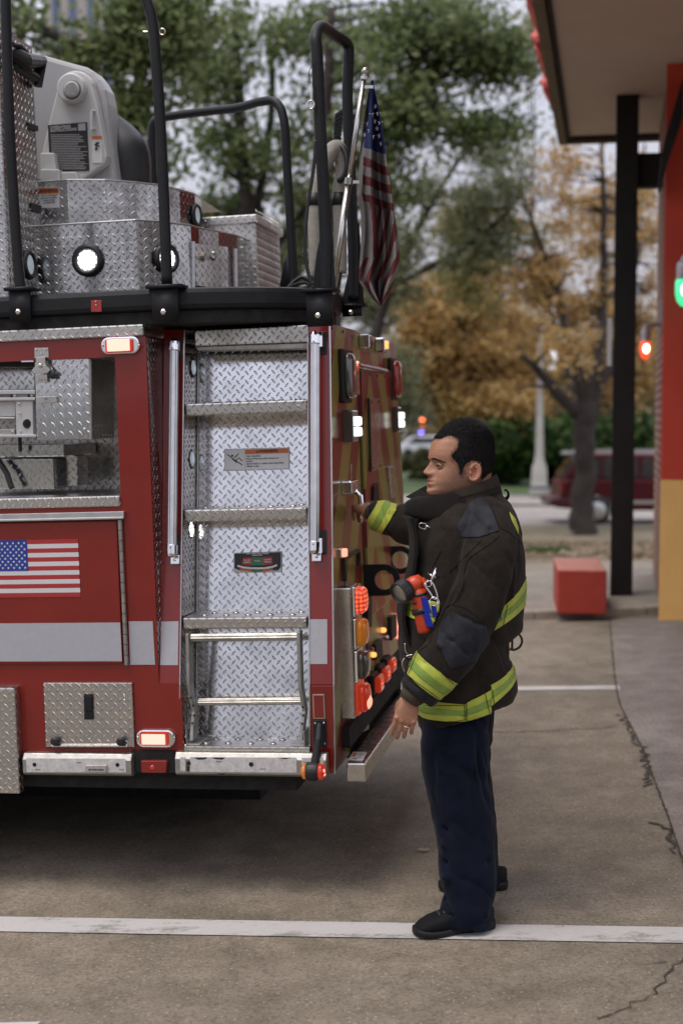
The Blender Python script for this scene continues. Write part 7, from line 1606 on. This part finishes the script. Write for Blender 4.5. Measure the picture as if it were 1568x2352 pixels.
co_ = pmb(b, 'collar', cm_, jac); s3 = co_.modifiers.new('t', 'SOLIDIFY'); s3.thickness = .006; s3.offset = 0; s4 = co_.modifiers.new('s', 'SUBSURF'); s4.levels = 1; s4.render_levels = 2
# upper collar fold with stitched edge, overlapping in front
b = MB(); R2 = [collar_ring(n, f, bk, hw, dz, open_=.35) for f, bk, hw, dz in (((470, 1050), (1120, 905), .139, .0), ((455, 1015), (1114, 850), .131, .0), ((440, 980), (1100, 775), .115, .0), ((440, 965), (1092, 752), .108, .0), ((450, 970), (1084, 752), .104, .0))]
b.loft(R2, caps=False, closed=False); uc = pmb(b, 'collar_edge', jm, jac); s3 = uc.modifiers.new('t', 'SOLIDIFY'); s3.thickness = .005; s4 = uc.modifiers.new('s', 'SUBSURF'); s4.levels = 1; s4.render_levels = 2
b = MB()
for j in (1,): b.tube([p+V((0, -.003, 0)) for p in R2[1][2:34]], .0014, 6)
pmb(b, 'seam', seamm, jac)
# collar tip at the far front
b = MB(); P = [Pt(C9, p, Y) for p, Y in (((222, 962), 5.22), ((352, 890), 5.20), ((420, 850), 5.17), ((440, 930), 5.13), ((490, 985), 5.08), ((440, 1000), 5.06), ((300, 985), 5.14))]; b.prism(P, (.0, .010, -.004)); pmb(b, 'collar_tip', cm_, jac, smooth=False, bevel=.003)
# hook at the back of the collar, clasp at the throat
b = MB(); P = catmull([Pt(C9, p, 5.08) for p in ((1095, 900), (1120, 960), (1160, 990), (1195, 970), (1202, 930), (1180, 898), (1165, 908))], 5); b.tube(P, [.012-.0085*min(1, i/22) for i in range(len(P))], 10); pmb(b, 'collar_hook', cm_, jac)
b = MB(); P = [Pt(C9, p, 4.965) for p in ((415, 1222), (415, 1270), (400, 1276), (360, 1262), (345, 1245), (350, 1225), (370, 1216))]; b.tube(P, .0018, 8, closed=True); P = [Pt(C9, p, 4.962) for p in ((415, 1245), (440, 1252), (480, 1265))]; b.tube(P, [.003, .0022, .0014], 8); b.tube([Pt(C9, p, 4.962) for p in ((425, 1240), (450, 1268))], .0016, 6); pmb(b, 'clasp', M['steel'], jac)
# drag ring at the back, ring at the front
def dring(c, pts, Y, name, mat='steel', r=.0034, closed=False): b = MB(); b.tube(catmull([Pt(c, p, Y) for p in pts], 5), r, 10); return pmb(b, name, M[mat], jac)
M['dbr'] = PM('dark_bronze', (.05, .04, .035), .35, .8)
dring(C10, [(1240, 850), (1238, 985)], 5.0, 'd_ring', 'dbr', .0042); dring(C10, [(1215, 985), (1260, 992), (1310, 965), (1334, 905), (1310, 850), (1270, 828)], 5.0, 'd_ring', 'dbr', .0042)
dring(C10, [(290, 1040), (240, 1050), (200, 1090), (190, 1140), (215, 1200)], 4.95, 'd_ring'); dring(C10, [(215, 930), (220, 1000), (250, 1040)], 4.95, 'd_ring'); dring(C10, [(205, 1050), (240, 1075), (290, 1060)], 4.95, 'd_ring', 'dbr', .005)
# knitted wristlet
b = MB(); A, B = Pt(D_, (953, 1590), 4.828), Pt(C10, (255, 1482), 4.83); b.tube([A, A.lerp(B, .5), B], [.052, .044, .034], 24); pmb(b, 'wristlet', fabric('olive_knit', (.085, .07, .045), rough=.9), jac)
A, B = Pt(D_, (862, 1180), 5.565), Pt(D_, (842, 1174), 5.605); b = MB(); b.tube([A, A.lerp(B, .5)], [.042, .036], 20); pmb(b, 'wristlet', bpy.data.materials['olive_knit'], jac)
# ================================================================ TROUSERS AND SHOES
tb_ = MB()
NL = [(1600, 990, 1110, 5.06, .12), (1650, 968, 1122, 5.03, .125), (1720, 964, 1122, 5.00, .120), (1790, 974, 1122, 4.97, .112), (1860, 986, 1130, 4.94, .104), (1930, 995, 1137, 4.92, .098), (1990, 1004, 1140, 4.90, .094), (2030, 1012, 1138, 4.89, .092), (2060, 1017, 1130, 4.88, .090), (2078, 1013, 1128, 4.872, .090), (2100, 1008, 1127, 4.87, .092), (2120, 1010, 1128, 4.87, .092)]
tb_.loft([ringw(D_, (a, y), (e, y), Yc, hw, .88, 48) for y, a, e, Yc, hw in NL])
FL_ = [(1600, 985, 1135, 5.20, .16), (1680, 975, 1128, 5.22, .14), (1760, 985, 1126, 5.26, .12), (1850, 998, 1134, 5.30, .105), (1930, 1010, 1142, 5.30, .098), (1985, 1016, 1145, 5.30, .094), (2010, 1020, 1150, 5.30, .094), (2030, 1026, 1150, 5.30, .092)]
tb_.loft([ringw(D_, (a, y), (e, y), Yc, hw, .88, 48) for y, a, e, Yc, hw in FL_])
tme = remesh(tb_, .006, 'trousers', 3)
tcr = []
for pts, Y, w, h in (([(1010, 2058), (1060, 2075), (1110, 2066)], 4.86, .010, -.014), ([(1020, 2082), (1070, 2092), (1115, 2082)], 4.86, .009, .012), ([(1030, 2030), (1080, 2048), (1120, 2040)], 4.87, .010, .008), ([(1050, 1780), (1062, 1900), (1070, 2040)], 4.87, .010, .006), ([(990, 1720), (1050, 1760), (1100, 1800)], 4.88, .018, -.008), ([(1100, 1690), (1110, 1800), (1120, 1950)], 4.9, .014, -.010), ([(1000, 1930), (1060, 1950), (1120, 1935)], 4.87, .014, -.006)): tcr += cr(D_, pts, Y, w, h)
for pts, Y, w, h in (([(1035, 1690), (1048, 1800), (1058, 1930), (1066, 2040)], 4.86, .005, .006), ([(1085, 1690), (1092, 1760), (1090, 1830)], 4.88, .004, -.006), ([(990, 1700), (1030, 1715), (1075, 1700)], 4.88, .010, -.008), ([(985, 1745), (1020, 1775), (1050, 1775)], 4.88, .012, .007), ([(1000, 1900), (1040, 1915), (1085, 1895)], 4.85, .010, -.009), ([(1005, 1935), (1050, 1960), (1110, 1950)], 4.85, .010, .008), ([(1010, 1975), (1060, 1995), (1130, 1975)], 4.84, .010, -.009), ([(1015, 2010), (1050, 2025), (1090, 2015)], 4.83, .009, .008), ([(1120, 1980), (1105, 2030), (1110, 2090)], 4.84, .009, -.010), ([(1010, 2100), (1060, 2108), (1120, 2105)], 4.80, .006, -.008)): tcr += cr(D_, pts, Y, w, h)
folds(tme, tcr, 2.0)
tr_ = mk(tme, 'trousers', fabric('navy_twill', (.0035, .0062, .016), var=.3, weave=1600, rough=.85, sheen=.15, bump=.4), person)
shm = PM('black_shoe_mesh', (.007, .007, .008), .75, spec=.2, var=.3, bump=.5, bsc=500, bd=.0008); slm = PM('black_sole', (.009, .009, .010), .55, spec=.3, var=.2); trm = PM('charcoal_trim', (.03, .032, .036), .5)
def shoe(toe, heel, L=None):
    A, B = GP(*toe), GP(*heel); A.z = gz(A.x, A.y)+.008; B.z = gz(B.x, B.y)+.008; d = (B-A); L = d.length; d = d/L; s = V((-d.y, d.x, 0)).normalized(); u = V((0, 0, 1))
    e = []
    prof = [(0.0, .010, .012, .020), (.03, .030, .012, .034), (.10, .043, .010, .048), (.2, .049, .008, .062), (.32, .050, .008, .072), (.45, .044, .008, .084), (.6, .038, .008, .088), (.75, .037, .008, .084), (.9, .036, .008, .080), (.97, .026, .010, .078), (1.0, .010, .012, .070)]
    b = MB(); rg = []
    for t, w, z0, z1 in prof:
        c = A+d*L*t; rg.append([c+s*w*spow(math.cos(2*PI*k/28), .7)+u*(z0+.002+(z1-z0-.002)*(.5+.5*spow(math.sin(2*PI*k/28), .75))) for k in range(28)])
    b.loft(rg); o = pmb(b, 'shoe', shm); 
    b = MB(); rg = []
    for t, w, z0, z1 in prof:
        w2 = w*1.06+.003; c = A+d*(L*(t*1.03-.015)); zz_ = .006*(1-sm(0, .2, t))+.004*gau(t-.5, .12); th = .022+.008*sm(.5, .9, t)
        rg.append([c+s*w2+u*zz_, c-s*w2+u*zz_, c-s*w2*1.02+u*(zz_+th*.6), c-s*w2*.97+u*(zz_+th), c+s*w2*.97+u*(zz_+th), c+s*w2*1.02+u*(zz_+th*.6)])
    b.loft(rg); pmb(b, 'sole', slm, o, bevel=.003)
    b = MB()
    for t in (.30, .36, .42): c = A+d*L*t; z1 = lerp_tab([(q_[0], q_[3]) for q_ in prof], t)[0]; b.tube([c+s*.028+u*(z1-.014), c+s*.012+u*(z1+.001), c-s*.012+u*(z1+.001), c-s*.028+u*(z1-.014)], .0035, 8)
    pmb(b, 'shoe_laces', trm, o)
shoe((951, 2154), (1132, 2132)); shoe((1008, 2046), (1163, 2042))
# ================================================================ FLASHLIGHT, KEYS clipped on the coat
fo = Pt(C10, (330, 480), 4.83); fe = empty('flashlight', fo, 'orange right-angle flashlight with black lamp head strapped to the coat front', 'flashlight')
orm = PM('orange_plastic', (.55, .055, .015), .35, var=.1); blm = PM('blue_tape', (.005, .02, .32), .35)
def fb_(b, n, m, par=None, smooth=True, bevel=0): b.v = [p-fo for p in b.v]; return b.build(n, m, par or fe, smooth, bevel)
F_ = lambda x, y, Y=4.83: Pt(C10, (x, y), Y)
b = MB(); b.tube([F_(385, 360), F_(350, 350), F_(300, 370), F_(245, 400)], [.018, .029, .031, .029], 20); b.tube([F_(345, 400), F_(345, 470), F_(360, 560), F_(380, 700), F_(398, 800), F_(402, 828)], [.026, .030, .027, .025, .024, .020], 20); b.ball(F_(372, 350), .020, 8); fb_(b, 'body', orm)
hdv = (F_(150, 462, 4.80)-F_(245, 400)).normalized(); b = MB(); b.lathe(F_(245, 400), hdv, [(.028, 0), (.038, .006), (.041, .02), (.040, .048), (.036, .05), (.034, .044)], 24); fh = fb_(b, 'lamp_head', M['rub'], bevel=0, smooth=False)
b = MB(); b.lathe(F_(245, 400)+hdv*.040, hdv, [(.035, 0), (.034, .004), (.01, .006)], 24); fb_(b, 'lens', PM('reflector_glass', (.35, .33, .27), .12, .6), fh)
b = MB(); b.tube([F_(355, 590), F_(370, 640)], .031, 20); fb_(b, 'strap', M['rub']); b = MB(); b.tube([F_(340, 448), F_(345, 475)], .0315, 20); b.lathe(F_(308, 545, 4.80), V((-.3, -1, 0)), [(.006, 0), (.006, .006)], 10); fb_(b, 'collar_ring', M['rub'])
b = MB(); b.obox(F_(412, 560, 4.803), ((.013, -.003, -.002), (0, .004, 0), (-.004*2, 0, .022*1.2))); b.obox(F_(430, 690, 4.805), ((.012, 0, 0), (0, .004, 0), (-.010, 0, .030))); b.obox(F_(495, 620, 4.815), ((.008, 0, .003), (0, .004, 0), (-.003, 0, .020))); fb_(b, 'blue_tape', blm, smooth=False, bevel=.002)
fo = Pt(C10, (480, 400), 4.80); fe = empty('key_ring', fo, 'steel clip with carabiner and split rings hanging on the coat beside the flashlight', 'key ring')
b = MB(); b.tube([F_(455, 355, 4.80), F_(480, 300, 4.79), F_(515, 215, 4.80)], [.003, .005, .0065], 10); b.tube([F_(445, 262, 4.82), F_(470, 285, 4.80), F_(540, 305, 4.82)], [.006, .004, .006], 8); fb_(b, 'clip', M['chrome'])
b = MB(); b.tube(catmull([F_(x, y, 4.795) for x, y in ((405, 360), (430, 335), (470, 345), (500, 400), (525, 480), (520, 500), (490, 500), (450, 440), (405, 375), (405, 360))], 4), .0030, 8); fb_(b, 'carabiner', M['chrome'])
b = MB()
for (x, y, r) in ((440, 360, .010), (495, 530, .0155), (487, 532, .0135)): cc_ = F_(x, y, 4.79); b.tube([cc_+V((math.cos(t)*r, .002*math.sin(3*t), math.sin(t)*r)) for t in [2*PI*k/24 for k in range(24)]], .0014, 6, closed=True)
fb_(b, 'split_rings', M['chrome'])
